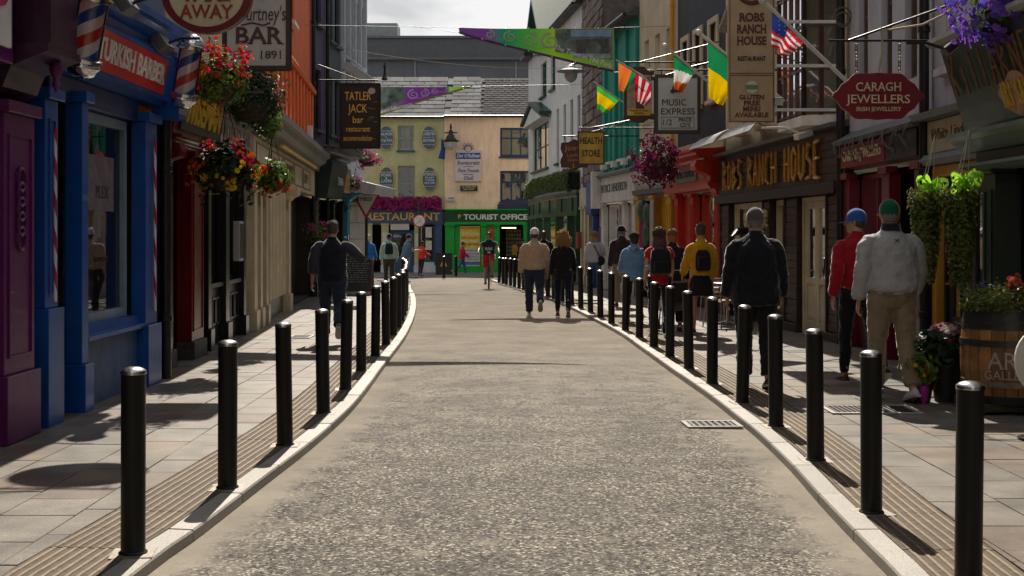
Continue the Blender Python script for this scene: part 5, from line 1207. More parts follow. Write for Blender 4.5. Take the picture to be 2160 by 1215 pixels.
t = hang_board('hanging_sign', 'grey music shop sign in a black frame with half price notice', 2.37, 3.13, 3.24, 4.22, 20.5, mat('sign_grey', (.43, .45, .47), .5, .05, 3), mat('frame_black', (.015, .015, .016), .4), .055, .09, None, 4.5)
text(t, 'MUSIC', .15, INK, (-.06, -.05, .51), fit=.4); text(t, 'EXPRESS', .15, INK, (.0, -.05, .36), fit=.56); text(t, '1/2', .14, INK, (-.18, -.05, .18)); text(t, "PRICE\nCD'S", .085, INK, (.12, -.05, .18), bold=.01)
MB().prism([(-.13, .70), (-.09, .74), (-.08, .80), (.03, .68), (-.04, .69), (-.09, .66)], lambda a, b_, d: (a, d, b_), -.056, -.05).build('horn_emblem', INK, t)
mb = MB()
for a, b_ in (((-.03, .79), (.01, .86)), ((.0, .76), (.07, .81)), ((.02, .72), (.1, .74))): mb.bar((a[0], -.05, a[1]), (b_[0], -.05, b_[1]), .01)
mb.build('sound_ray', INK, t)
mb = MB()
for a, b_ in (((-.27, .09), (.27, .09)), ((-.27, .27), (.27, .27)), ((-.27, .09), (-.27, .27)), ((.27, .09), (.27, .27))): mb.bar((a[0], -.05, a[1]), (b_[0], -.05, b_[1]), .006)
mb.build('notice_box', INK, t)
t = hang_board('hanging_sign', 'tall tan restaurant banner board with gluten free panel below', 2.94, 3.58, 3.10, 5.2, 16.8, mat('sign_tan', (.46, .33, .19), .6, .15, 3, dirt=.2), None, .04, .06, None, 4.75, arm=False)
MRN = mat('sign_maroon_ink', (.10, .02, .02), .5)
for s_, z, sz, w_ in (('ROBS', 1.42, .16, .34), ('RANCH', 1.26, .16, .4), ('HOUSE', 1.1, .16, .4)): text(t, s_, sz, MRN, (0, -.035, z), fit=w_, bold=.03, serif=.03)
text(t, 'RESTAURANT', .085, INK, (0, -.035, .86), fit=.38, bold=.02)
for i, s_ in enumerate(('GLUTEN', 'FREE', 'MENU', 'AVAILABLE')): text(t, s_, .085, MRN, (0, -.035, .335-.08*i), fit=(.34, .22, .24, .46)[i], bold=.02, serif=.04)
MB().prism([(.085*math.cos(q), .475+.085*math.sin(q)) for q in [2*math.pi*k/24 for k in range(24)]], lambda a, b_, d: (a, d, b_), -.036, -.03).build('badge', mat('badge_white', (.55, .58, .5), .5), t); MB().box(-.085, .085, -.042, -.037, .445, .505).build('badge_band', mat('badge_green', (.1, .25, .06), .5), t)
mb = MB(); mb.tube([(.2*math.cos(q), -.034, 1.82+.2*math.sin(q)) for q in [2*math.pi*k/32 for k in range(33)]], .03, 6); mb.build('round_emblem', MRN, t, True)
mb = MB()
for z in (.005, .63, .66, 2.08): mb.box(-.3, .3, -.036, -.03, z, z+.008)
for x in (-.3, .292): mb.box(x, x+.008, -.036, -.03, .0, 2.09)
mb.build('border_line', MRN, t)
mb = MB()
for z in (.15, .75, 1.35): mb.box(.32, 1.15, -.02, .02, z, z+.04)
mb.build('bracket', WHITE, t)
car = []
for k in range(48):
    q = 2*math.pi*k/48; rx, rz = .44, .245; b_ = 1+.045*math.cos(6*q)+.03*math.cos(12*q); car.append((rx*math.cos(q)*b_, .25+rz*math.sin(q)*b_))
t = hang_board('hanging_sign', 'crimson scalloped oval jewellers sign hung on chains', 3.3, 4.18, 2.74, 3.25, 12.6, mat('jeweller_sign', (.20, .010, .022), .35, .1, 4), None, .04, .05, car, None)
text(t, 'CARAGH', .125, CREAMT, (0, -.03, .34), fit=.46, serif=.03); text(t, 'JEWELLERS', .125, CREAMT, (0, -.03, .215), fit=.65, serif=.03); text(t, 'IRISH JEWELLERY', .06, CREAMT, (0, -.03, .115), fit=.46, serif=.03)
mb = MB(); mb.tube([(-.5, 0, .82), (1.0, 0, .82)], .012, 8); mb.tube([(-.3, 0, .82), (1.0, 0, 1.28)], .012, 8); mb.build('bracket', M_PIPE, t, True)
mb = MB()
for x in (-.22, .22):
    z = .5
    while z < .82: mb.tube([(x+.012*math.cos(q), .006*math.sin(q)*(1 if int(z*50) % 2 else -1), z+.018+.02*math.sin(q)) for q in [2*math.pi*k/8 for k in range(9)]], .004, 4); z += .032
mb.build('chain', M_IRON, t, kind='stuff')
MB().tube([(.95, 0, 1.3), (.7, -.02, 1.1), (.45, -.02, .98), (.12, 0, .93), (.04, 0, .95), (.04, -.01, .7), (.0, -.03, .5)], .012, 6).build('cable', mat('frayed_cable', (.4, .32, .2), .8), t, True)

# ---- flags
def flag(name, label, a, b_, cols, drop, wave, group, L1=.40, ball=True, pole_r=.025):
    """pole from a (tip) to b (wall); cloth hangs from the outer part of the pole"""
    a, b_ = Vector(a), Vector(b_); t = thing(name, label, 'flag', a, 0, group); d = b_-a
    mb = MB(); mb.tube([(0, 0, 0), d], pole_r, 10); mb.build('pole', paint('pole_white_paint', (.6, .58, .55), .4, .1), t, True)
    if ball: MB().ball((0, 0, 0), pole_r*2.0).build('finial', paint('pole_white_paint', (.6, .58, .55)), t, True)
    nu, nv = 24, 20; L0 = .08
    mb = MB(); P = []
    for i in range(nu+1):
        row = []
        for j in range(nv+1):
            s_, v = i/nu, j/nv
            base = d*(L0+(L1-L0)*s_*(1-.5*v)) ; 
            fold = wave*math.sin(s_*9+v*2)*v
            row.append(base+Vector((-.25*v*drop*(s_-.3)*.4, fold, -drop*v*(1-.12*s_)-.03)))
        P.append(row)
    for i in range(nu):
        for j in range(nv):
            mb.m = cols(i/nu, j/nv); mb.face([P[i][j], P[i+1][j], P[i+1][j+1], P[i][j+1]])
    return t, mb
FG, FW, FO, FY, FRd, FNv = [mat(n_, c, .8, .08, 5, trans=.45, spec=.2) for n_, c in (('flag_green', (.01, .22, .08)), ('flag_white', (.66, .66, .66)), ('flag_orange', (.68, .17, .03)), ('flag_yellow', (.72, .50, .0)), ('flag_red', (.50, .01, .03)), ('flag_navy', (.015, .03, .17)))]
GF = 'flags on slanting poles over the right pavement'
t, mb = flag('flag', 'stars and stripes flag on a slanting white pole by the bay window', (3.05, 15, 4.42), (4.5, 15.2, 3.1), lambda u, v: 2 if u < .5 and v < .5 else (1 if int(v*9) % 2 else 0), .42, .09, GF, .36)
mb.build('cloth', [FRd, FW, FNv], t, True, fix=False)
st = MB()
for i in range(5):
    for j in range(4):
        p = Vector((1.45, .2, -1.32))*(.14+.05*i); st.ball((p.x-.0, p.y-.02, p.z-.06-.055*j), .011, n=6, k=4)
st.build('star', FW, t, kind='stuff')
t, mb = flag('flag', 'green over gold county flag on a slanting white pole', (2.8, 18.5, 4.6), (4.6, 19, 3.3), lambda u, v: 0 if v < .45 else 1, .85, .06, GF); mb.build('cloth', [FG, FY], t, True, fix=False)
t, mb = flag('flag', 'green white and orange tricolour in front of the music shop sign', (2.48, 20, 4.62), (4.4, 21, 3.3), lambda u, v: min(2, int((v+.25*u)*2.6)), .55, .09, GF, .27); mb.build('cloth', [FG, FW, FO], t, True, fix=False)
GF2 = 'small flags on a cord under the banner'
t, mb = flag('flag', 'small yellow and green flag catching the sun by the stone house', (1.72, 26, 4.78), (2.6, 26.2, 4.2), lambda u, v: 1 if .2 < v < .75 else 0, .5, .06, GF2, .62, ball=False, pole_r=.012); mb.build('cloth', [mat('flag_lime', (.06, .42, .05), .8, trans=.45), FY], t, True, fix=False)
t, mb = flag('flag', 'small red and white striped flag over the ornate pub sign', (2.35, 24, 4.78), (2.95, 24.2, 4.35), lambda u, v: int(u*7) % 2, .55, .06, GF2, .9, ball=False, pole_r=.01); mb.build('cloth', [FRd, FW], t, True, fix=False)
t, mb = flag('flag', 'small orange tricolour hanging from the banner corner', (2.05, 24.3, 5.0), (2.6, 24.4, 4.7), lambda u, v: 0 if u < .75 else 1, .55, .05, GF2, .75, ball=False, pole_r=.01); mb.build('cloth', [FO, FG], t, True, fix=False)
mb = MB(); mb.tube([(.0, 0, 0), (.06, -.1, -.5), (-.05, -.14, -.95), (.1, -.1, -1.0), (.16, -.05, -.4)], [.03, .09, .12, .05, .02], 8, .4)
t = thing('flag', 'furled dark blue flag drooping between the olive and peach houses', 'flag', (-3.4, 59.7, gz(60)+6.6)); mb.build('cloth', mat('flag_royal', (.01, .05, .22), .8), t, True); MB().tube([(.05, .35, -.6), (.7, -.5, .1)], .025, 8).build('pole', WHITE, t, True)

# ---- street banners on span wires
WIRE = mat('wire_steel', (.25, .25, .25), .4, metal=.8)
def gradm(name, axis, stops, x0, x1):
    m = bpy.data.materials.new(name); m.use_nodes = True; nt = m.node_tree; L = nt.links; p = nt.nodes['Principled BSDF']
    tc_ = _n(nt, 'ShaderNodeTexCoord'); sx = _n(nt, 'ShaderNodeSeparateXYZ'); L.new(tc_.outputs['Object'], sx.inputs[0])
    mr = _n(nt, 'ShaderNodeMapRange'); mr.inputs[1].default_value = x0; mr.inputs[2].default_value = x1; L.new(sx.outputs[axis], mr.inputs[0])
    r_ = _n(nt, 'ShaderNodeValToRGB'); e = r_.color_ramp.elements; e[0].position, e[0].color = stops[0][0], (*stops[0][1], 1); e[1].position, e[1].color = stops[-1][0], (*stops[-1][1], 1)
    for q, c in stops[1:-1]: k = e.new(q); k.color = (*c, 1)
    L.new(mr.outputs[0], r_.inputs[0]); L.new(r_.outputs[0], p.inputs['Base Color']); p.inputs['Roughness'].default_value = .5
    tr = _n(nt, 'ShaderNodeBsdfTranslucent'); L.new(r_.outputs[0], tr.inputs[0]); ms = _n(nt, 'ShaderNodeMixShader'); ms.inputs[0].default_value = .4
    L.new(p.outputs[0], ms.inputs[1]); L.new(tr.outputs[0], ms.inputs[2]); L.new(ms.outputs[0], nt.nodes['Material Output'].inputs[0]); return m
def swirl(mb, x, z, r, turns, sgn, y, w0):
    pts = []; n = 26
    for k in range(n+1):
        q = k/n; a = q*turns*2*math.pi*sgn; rr_ = r*(1-.85*q); pts.append((x+rr_*math.cos(a+math.pi/2), y, z+rr_*math.sin(a+math.pi/2)*.8))
    mb.tube(pts, [w0*(1-.6*k/n) for k in range(n+1)], 6, .12, up=(1, 0, 0))
def banner(label, x0, x1, ztop, hl, hr, y, stops, words, wpos, photo, rise):
    t = thing('street_banner', label, 'banner', (x0, y, ztop), 0, 'triangular banners strung across the street'); W = x1-x0
    mb = MB(); n = 20
    bot = lambda q: -(hl+(hr-hl)*q**.9)
    wv = lambda q: .03*math.sin(q*9)
    top = [(W*k/n, wv(k/n), -.03*math.sin(math.pi*k/n)) for k in range(n+1)]; lo = [(W*k/n, wv(k/n)+.02, bot(k/n)) for k in range(n+1)]; md = [(W*k/n, wv(k/n)+.02, bot(k/n)+.06) for k in range(n+1)]
    for k in range(n): mb.face([top[k], top[k+1], md[k+1], md[k]])
    mb.build('cloth', gradm('banner_print', 'X', stops, 0, W), t, True, fix=False)
    mb = MB()
    for k in range(n): mb.face([md[k], md[k+1], lo[k+1], lo[k]])
    mb.build('hem', mat('banner_hem_'+str(int(x0*10)), (.09, .01, .10) if hr > hl else (.22, .27, .01), .5), t, fix=False)
    sw = MB()
    for k in range(4):
        q = .2+.13*k if hr > hl else .72-.12*k; h = -bot(q); swirl(sw, q*W, -h*.47, h*.34, 1.6, 1 if k % 2 else -1, -.045, .035*h+.008)
    for k in range(3): sw.tube([(W*(q if hr > hl else .98-q), -.045, -(-bot(q if hr > hl else .98-q))*(.62+.06*k)+.06*math.sin(20*q+k)) for q in [.16+.022*j for j in range(20)]], .012, 5, .2)
    sw.build('swirl_print', mat('swirl_pale_%d' % int(y), (.33, .45, .28) if hr > hl else (.42, .33, .52), .6), t)
    ph = MB(); a, b_ = photo
    ph.face([(W*a, -.04, -.04), (W*b_, -.04, -.04), (W*b_, -.04, bot(b_)+.28), (W*a, -.04, bot(a)+.16)]); ph.build('photo_print', mat('photo_woods_%d' % int(y), (.10, .14, .12), .5, .9, 4), t, fix=False)
    if hr > hl:
        x = W*.87; MB().prism([(x-.42, -.62), (x-.42, -.3), (x+.36, -.26), (x+.36, -.62), (x+.22, -.62)]+[(x+.2*math.cos(q), -.62+.28*math.sin(q)) for q in [math.pi*k/10 for k in range(11)]][0:]+[(x-.22, -.62)], lambda p, q, d: (p, d, q), -.05, -.043).build('bridge_print', mat('bridge_print', (.07, .075, .08), .6, .4, 9), t)
        MB().box(W*.72, W*.985, -.046, -.042, -.22, -.06).build('sky_print', mat('sky_print', (.2, .35, .5), .6, .3, 4), t)
        MB().box(W*.74, W*.98, -.046, -.042, -.74, -.63).build('water_print', mat('water_print', (.3, .36, .4), .6, .5, 9), t)
    text(t, words, wpos[3], mat('banner_white', (.66, .66, .66), .5), (wpos[0]*W, -.06, wpos[1]), right=(1, 0, wpos[2]), up=(-wpos[2], 0, 1), fit=wpos[4], extrude=.002, bold=.015)
    mb = MB()
    for k in range(0, n+1, 3): mb.ball((W*k/n, -.03, -.02), .016, n=6, k=4); mb.ball((W*k/n, -.03, bot(k/n)+.03), .016, n=6, k=4)
    mb.build('eyelet', CHROME, t, kind='stuff')
    return t
t = banner('green and purple banner with bridge picture and town in the park slogan', -1.27, 2.44, 6.50, .14, 1.07, 29.5, [(0, (.06, .03, .12)), (.2, (.09, .02, .16)), (.28, (.0, .13, .07)), (.45, (.03, .20, .02)), (.62, (.13, .25, .012)), (1, (.06, .14, .03))], 'The Town in The Park', (.8, -.7, -.33, .17, 1.45), (.62, .99), 0)
mb = MB(); mb.tube([(-3.7, 0, .06), (0, 0, 0)], .006, 5); mb.tube([(3.71, 0, .0), (5.1, .1, .05)], .006, 5); mb.tube([(-1.2, 0, .05), (.02, 0, -.13)], .005, 5); mb.tube([(3.71, 0, -1.07), (5.1, .1, -.95)], .006, 5); mb.build('span_wire', WIRE, t)
t = banner('purple banner with pale swirls tapering to a green point over the left kerb', -4.33, -1.31, 6.41, .98, .02, 40.6, [(0, (.16, .18, .2)), (.2, (.10, .06, .12)), (.3, (.10, .02, .16)), (.72, (.08, .015, .14)), (.76, (.16, .36, .03)), (1, (.0, .16, .06))], 'www.killarney.ie', (.17, -.72, .26, .15, 1.1), (.0, .26), 0)
mb = MB(); mb.tube([(-.75, .2, .05), (0, 0, 0)], .006, 5); mb.tube([(2.82, 0, -.01), (7.0, 0, .08)], .006, 5); mb.tube([(-.75, .2, -.85), (0, 0, -.92)], .006, 5); mb.build('span_wire', WIRE, t)
t = banner('purple street banner strung high over the near road, casting the wedge shadow', -4.25, .75, 7.05, 1.3, .03, 21.8, [(0, (.16, .18, .2)), (.2, (.10, .06, .12)), (.3, (.10, .02, .16)), (.72, (.08, .015, .14)), (.76, (.16, .36, .03)), (1, (.0, .16, .06))], 'www.killarney.ie', (.17, -.72, .2, .2, 1.5), (.0, .26), 0)
mb = MB(); mb.tube([(5.0, 0, -.01), (8.6, .3, .1)], .006, 5); mb.build('span_wire', WIRE, t)
for (a, b_), lab in ((((-4.6, 24, 6.9), (4.6, 25.2, 7.1)), 'thin cable slung from the orange wall across to the navy house'), (((-4.7, 33, 6.55), (2.9, 37.2, 6.6)), 'thin pale cable strung above the purple banner')):
    t = thing('span_cable', lab, 'cable', a); d = Vector(b_)-Vector(a)
    MB().tube([tuple(d*q+Vector((0, 0, -.25*math.sin(math.pi*q)))) for q in [k/16 for k in range(17)]], .007, 5).build('wire', WIRE, t)

# ---- lamps
t = thing('wall_lantern', 'black ornate lantern on the peach wall corner', 'lantern', (-2.95, 59.45, gz(60)+KERB+6.0))
mb = MB(); mb.lathe((0, 0, 0), [(.03, 1.25), (.06, 1.05), (.03, .95), (.1, .9), (.12, .72), (.2, .66), (.26, .5), (.42, .42), (.4, .38), (.2, .36)], 14); mb.box(-.3, .3, -.03, .03, .78, .84); mb.tube([(0, .5, .9), (0, 0, .9)], .03, 6); mb.build('lamp_head', M_PIPE, t, True)
MB().lathe((0, 0, 0), [(.3, .36), (.26, .18), (.14, .02), (.1, -.04)], 14).build('lamp_glass', mat('lamp_glass', (.45, .45, .42), .2), t, True)
t = thing('street_lamp', 'round glass street lamp hanging under the green banner', 'lamp', (1.72, 36, 6.1))
MB().lathe((0, 0, 0), [(.02, .4), (.1, .36), (.16, .28), (.42, .22), (.42, .19), (.1, .18)], 18).build('lamp_hood', mat('hood_grey', (.3, .3, .3), .4, metal=.5), t, True); MB().lathe((0, 0, 0), [(.19, .185), (.19, .05), (.13, -.07), (.03, -.13)], 18).build('lamp_globe', mat('lamp_frost', (.6, .6, .58), .15, trans=.4), t, True); MB().tube([(0, 0, .38), (.3, .1, .5), (1.1, .8, .5)], .03, 8).build('lamp_arm', M_PIPE, t, True)
def flood(loc, rz, label, tilt=.6, body=None, s_=1.):
    t = thing('floodlight', label, 'floodlight', loc, rz, 'floodlights fixed over the shop signs'); M = Matrix.Rotation(tilt, 4, 'X')
    MB().box(-.13*s_, .13*s_, -.05*s_, .06*s_, -.09*s_, .09*s_, M).build('housing', body or mat('flood_grey', (.12, .12, .125), .4, metal=.4), t, bev=.01)
    MB().box(-.11*s_, .11*s_, -.06*s_, -.052*s_, -.07*s_, .07*s_, M).build('lens', mat('flood_lens', (.5, .5, .48), .1), t); mb = MB(); mb.tube([(0, .05, 0), (0, .2, .05), (0, .38, .05)], .014, 6); mb.build('arm', M_PIPE, t, True)
flood((-3.42, 10.9, 3.62), -1.57, 'black floodlight above the barber fascia lettering'); flood((-3.52, 12.4, 3.5), -1.57, 'pale sided floodlight at the end of the barber fascia'); flood((-3.2, 14.0, 3.15), -1.2, 'box floodlight in front of the red flower basket'); flood((-3.4, 16.0, 3.15), -1.3, 'slim floodlight just behind the dark shrub')
flood((3.9, 11.0, 3.24), 1.57, 'black bracket floodlight under the purple petunias', .9, M_BLACK, .6); flood((3.62, 16.8, 3.38), .4, 'small square spotlight beside the gluten free panel', .2, s_=.6); flood((3.7, 17.0, 4.1), .4, 'upper square spotlight beside the tan restaurant board', .2, s_=.6); flood((-4.2, 34, 3.9), -1.3, 'black spotlight over the far left shop fronts', .5)
t = thing('security_camera', 'white security camera on the end of the timber fascia', 'camera', (4.25, 18.0, 3.02), 2.2); MB().box(-.05, .05, -.18, .16, -.045, .045, Matrix.Rotation(-.25, 4, 'X')).build('body', WHITE, t, bev=.01); MB().lathe((0, 0, 0), [(.035, 0), (.035, .03)], 12, Matrix.Translation((0, -.18, .045)) @ Matrix.Rotation(1.57, 4, 'X')).build('lens', M_BLACK, t, True); MB().tube([(0, .1, .03), (.1, .3, .1), (.3, .55, .1)], .018, 8).build('arm', WHITE, t, True)

# ---- road signs
GPOST = paint('post_dark', (.02, .02, .022), .4, .2)
t = thing('yield_sign', 'white triangular yield sign with red border on a dark post', 'road sign', (-4.42, 37.4, gz(37)+KERB)); MB().tube([(0, 0, 0), (0, 0, 3.0)], .045, 12).build('post', GPOST, t, True)
MB().prism([(-.45, 2.9), (.45, 2.9), (.0, 2.12)], lambda a, b_, d: (a, d, b_), -.075, -.06).build('border', mat('road_red', (.45, .01, .015), .4), t); MB().prism([(-.34, 2.84), (.34, 2.84), (.0, 2.25)], lambda a, b_, d: (a, d, b_), -.08, -.0755).build('panel', mat('road_white', (.66, .66, .65), .4), t); text(t, 'YIELD', .15, INK, (0, -.085, 2.72), bold=.02)
t = thing('clearway_sign', 'round red cross clearway sign on a post by the restaurant', 'road sign', (-4.05, 54.0, gz(54)+KERB)); MB().tube([(0, 0, 0), (0, 0, 3.3)], .06, 12).build('post', GPOST, t, True)
cyl = lambda r_, a, b_, n=28: MB().prism([(r_*math.cos(2*math.pi*k/n), 2.42+r_*math.sin(2*math.pi*k/n)) for k in range(n)], lambda p, q, d: (p, d, q), a, b_)
cyl(.28, -.09, -.07).build('rim', MATS['road_red'], t); cyl(.235, -.096, -.091).build('panel', MATS['road_white'], t)
mb = MB(); mb.bar((-.16, -.1, 2.26), (.16, -.1, 2.58), .05, .006); mb.bar((.16, -.1, 2.26), (-.16, -.1, 2.58), .05, .006); mb.build('cross', MATS['road_red'], t)
t = thing('utility_box', 'dark utility box with yellow electrical warning triangle', 'utility box', (-3.15, 56.8, gz(56)+KERB)); MB().box(-.38, .38, 0, .4, 0, .95).build('cabinet', paint('cabinet_black', (.025, .025, .027), .5, .2), t, bev=.02); MB().prism([(-.17, .38), (.17, .38), (0, .72)], lambda a, b_, d: (a, d, b_), -.012, -.002).build('warning_triangle', mat('warn_yellow', (.7, .42, .0), .5), t); MB().prism([(-.02, .44), (.04, .54), (.0, .54), (.02, .64), (-.04, .53), (.0, .53)], lambda a, b_, d: (a, d, b_), -.016, -.013).build('bolt_mark', INK, t); MB().box(-.4, .4, -.02, .42, .951, .99).build('lid', paint('cabinet_black', (.025, .025, .027)), t)
# A-board
t = thing('chalkboard', 'arched black chalkboard menu standing on the left pavement', 'chalkboard', (-4.2, 33.2, gz(33)+KERB), 0)
arch = [(-.42, 0), (.42, 0), (.42, .78)]+[(.42*math.cos(q), .78+.2*math.sin(q)) for q in [math.pi*k/14 for k in range(1, 14)]]+[(-.42, .78)]
for s_ in (-1, 1):
    fn = lambda a, b_, d: (a, d+s_*(.28-.26*b_), b_+.1)
    MB().prism(arch, fn, -.012, .012).build('panel', mat('slate_board', (.03, .032, .035), .6, .3, 4), t)
    mb = MB(); mb.bar((-.44, s_*.30, 0), (-.44, s_*.05, .95), .035); mb.bar((.44, s_*.30, 0), (.44, s_*.05, .95), .035); mb.build('leg', mat('board_wood', (.12, .07, .04), .6), t)
random.seed(5)
mb = MB()
for k in range(11):
    z = .25+.06*k; x = -.35
    while x < .3:
        l = random.uniform(.03, .1); y = -(.28-.26*z)-.016
        mb.box(x, x+l, y-.002, y, z+.1, z+.1+random.uniform(.008, .018)); x += l+.03
    if k == 6: pass
mb.build('chalk_writing', mat('chalk', (.4, .4, .4), .9), t, kind='stuff')

# ---- planting
def leaf(mb, p, size, n=None, asp=.6):
    """one folded leaf at p facing roughly n"""
    n = Vector(n) if n else Vector((random.gauss(0, 1), random.gauss(0, 1), random.gauss(0, 1)+.4)); n.normalize()
    a = n.orthogonal(); a.rotate(Matrix.Rotation(random.random()*6.28, 3, n)); b_ = n.cross(a); p = Vector(p)
    t0, t1, l, r_ = p-a*size*.5, p+a*size*.5-n*size*.15, p+b_*size*asp*.5+n*size*.12, p-b_*size*asp*.5+n*size*.12
    mb.fv([t0, l, t1, r_], [(0, 1, 2), (0, 2, 3)])
def bloom(mb, p, size, n=None, petals=5):
    n = Vector(n) if n else Vector((random.gauss(0, 1), random.gauss(0, 1)-.6, random.gauss(0, 1)*.6+.2)); n.normalize(); a0 = n.orthogonal().normalized(); p = Vector(p); vs = [p-n*size*.15]; fs = []
    for k in range(petals):
        a = a0.copy(); a.rotate(Matrix.Rotation(2*math.pi*k/petals, 3, n)); b_ = n.cross(a)
        i = len(vs); vs += [p+a*size*.35+b_*size*.28+n*size*.1, p+a*size*.6+n*size*.02, p+a*size*.35-b_*size*.28+n*size*.1]; fs.append((0, i, i+1, i+2))
    mb.fv(vs, fs)
def shell_pt(c, r, lo=.75, squash=(1, 1, 1)):
    d = Vector((random.gauss(0, 1), random.gauss(0, 1), random.gauss(0, 1))).normalized(); k = random.uniform(lo, 1)*(1+.34*noise.noise(d*1.7+Vector(c)*3+Vector((r*31, r*17, r*7)))+.12*noise.noise(d*6))
    return Vector(c)+Vector((d.x*r*squash[0]*k, d.y*r*squash[1]*k, d.z*r*squash[2]*k)), d
def basket(name, label, loc, r, leafm_, nl, ls, blooms, squash=(1, 1, .85), group=None, bowl=True, chain=True, trail=0, cat='flower basket', hook=None):
    t = thing(name, label, cat, loc, 0, group)
    mb = MB()
    for _ in range(nl):
        p, d = shell_pt((0, 0, 0), r, .45, squash); leaf(mb, p, ls*random.uniform(.6, 1.3), d+Vector((0, 0, .5)))
    for _ in range(trail):
        a = random.random()*6.28; q = Vector((math.cos(a)*r*.8, math.sin(a)*r*.8, -r*.3)); L_ = random.uniform(.2, .9)*r*1.2
        for k in range(7): leaf(mb, q+Vector((random.gauss(0, .02), random.gauss(0, .02), -L_*k/7)), ls*.7)
    mb.build('foliage', leafm_, t, fix=False, kind='stuff')
    for m, n, s_, band in blooms:
        mb = MB(); cl = max(1, n//6)
        for _ in range(cl):
            p, d = shell_pt((0, 0, 0), r*1.08, .97, squash)
            while not (band[0]*r*squash[2] <= p.z <= band[1]*r*squash[2]): p, d = shell_pt((0, 0, 0), r*1.08, .97, squash)
            for _ in range(random.choice((2, 4, 6, 10))): bloom(mb, p+Vector([random.gauss(0, s_*.8) for _ in range(3)]), s_*random.uniform(.7, 1.2), d+Vector([random.gauss(0, .4) for _ in range(3)]), random.choice((5, 6)))
        mb.build('blossoms', m, t, fix=False, kind='stuff')
    if bowl: MB().lathe((0, 0, -r*.35*squash[2]), [(.02, -r*.5), (r*.4, -r*.42), (r*.62, -r*.1), (r*.66, .04)], 16).build('bowl', mat('basket_coir', (.05, .035, .02), .9, .4, 20), t, True)
    if chain:
        mb = MB(); H = Vector(hook) if hook else Vector((0, 0, r*2.2))
        for k in range(3): mb.tube([(r*.55*math.cos(k*2.09), r*.55*math.sin(k*2.09), 0), H], .005, 5)
        mb.build('chain', M_PIPE, t)
    return t
LG, LD_, LY, LDK = leafm('leaf_green', (.045, .10, .018)), leafm('leaf_dark', (.018, .045, .014)), leafm('leaf_lime', (.13, .20, .025)), leafm('leaf_deep', (.022, .05, .02))
PRed, PYel, PPink, PMag, PPur, POr, PWh, PMar = petal('petal_red', (.55, .012, .015)), petal('petal_yellow', (.70, .45, .02)), petal('petal_pink', (.55, .10, .25)), petal('petal_magenta', (.30, .008, .13)), petal('petal_purple', (.20, .10, .55)), petal('petal_orange', (.65, .12, .01)), petal('petal_white', (.62, .55, .5)), petal('petal_maroon', (.13, .006, .05))
GB = 'hanging flower baskets on the shopfronts'
basket('flower_basket', 'spilling basket of bright red flowers beside the barber pole', (-3.12, 13.2, 3.25), .28, LY, 1000, .05, [(PRed, 210, .05, (-.1, 1.1)), (PRed, 60, .03, (-1.2, -.2))], (1, .9, 1.2), GB, trail=14, hook=(-.2, .3, .5))
basket('shrub_basket', 'dark bushy conifer like shrub under the bar sign', (-3.3, 15.6, 3.35), .42, LDK, 3600, .045, [], (1, .8, 1.15), GB, cat='shrub')
basket('sunlit_shrub', 'small sunlit leafy shrub at the end of the grey ledge', (-3.35, 16.9, 3.12), .2, LY, 900, .045, [], (1, 1, 1.3), None, chain=False, cat='shrub')
basket('flower_basket', 'large dark begonia basket with yellow and red blooms', (-3.36, 14.5, 2.36), .36, LD_, 800, .095, [(PRed, 80, .05, (.1, 1)), (PYel, 130, .055, (-1, .1)), (POr, 70, .05, (-.9, .7))], (1, 1, .85), GB, trail=16)
basket('flower_basket', 'smaller sunlit basket of red and orange begonias', (-3.3, 17, 2.38), .27, LY, 520, .075, [(PRed, 60, .05, (-1, .5)), (POr, 40, .045, (-1, .4))], (1, 1, .9), GB, trail=6)
basket('flower_basket', 'little pink and white basket hanging near the blue pillar', (-4.32, 34, 2.95), .19, LG, 260, .05, [(PPink, 120, .04, (-1, 1)), (PWh, 60, .035, (-1, .4))], (1, 1, 1.25), GB)
basket('flower_basket', 'magenta petunias on the canopy behind the gold lettered sign', (-4.2, 36, 3.75), .3, LG, 300, .06, [(PPink, 150, .06, (-1, 1)), (PMag, 60, .06, (-1, 1))], (1.2, 1, .8), GB, chain=False)
basket('flower_basket', 'big round maroon petunia basket left of the red shopfront', (2.57, 22, 2.87), .37, LDK, 400, .06, [(PMar, 620, .055, (-1.2, 1.2)), (PMag, 160, .05, (-1.2, 1.2))], (1, 1, 1.1), GB, trail=6)
basket('flower_basket', 'violet petunias on the gallery ledge in the top right corner', (4.28, 10.45, 3.56), .40, LY, 1000, .05, [(PPur, 620, .075, (-1, 1))], (1.1, .9, .85), GB, chain=False, trail=5)
basket('flower_planter', 'pink and green planter behind the man on the phone', (-4.45, 28.5, 1.55), .3, LY, 420, .07, [(PPink, 100, .05, (-.2, 1))], (1, 1, .9), None, chain=False, cat='planter')
# petunias over the restaurant fascia
t = thing('window_box', 'long trough of magenta petunias above the restaurant fascia', 'flower trough', (-5.35, 59.62, gz(60)+KERB+3.12))
MB().box(-2.0, 1.95, -.15, .2, 0, .12).build('trough', mat('trough_brown', (.06, .04, .025), .8), t)
mb, m2, m3 = MB(), MB(), MB()
for _ in range(1400): leaf(mb, (random.uniform(-2, 1.95), random.uniform(-.3, .15), .08+abs(random.gauss(0, .22))), .1)
for _ in range(900): bloom(m2 if random.random() < .65 else m3, (random.uniform(-2, 1.95), random.uniform(-.38, -.1), random.uniform(.02, .55)+.06*math.sin(_)), .11, (random.gauss(0, .4), -1, random.gauss(.2, .4)))
mb.build('foliage', LG, t, fix=False, kind='stuff'); m2.build('blossoms', petal('petal_fuchsia', (.42, .015, .20)), t, fix=False, kind='stuff'); m3.build('blossoms', PMag, t, fix=False, kind='stuff')
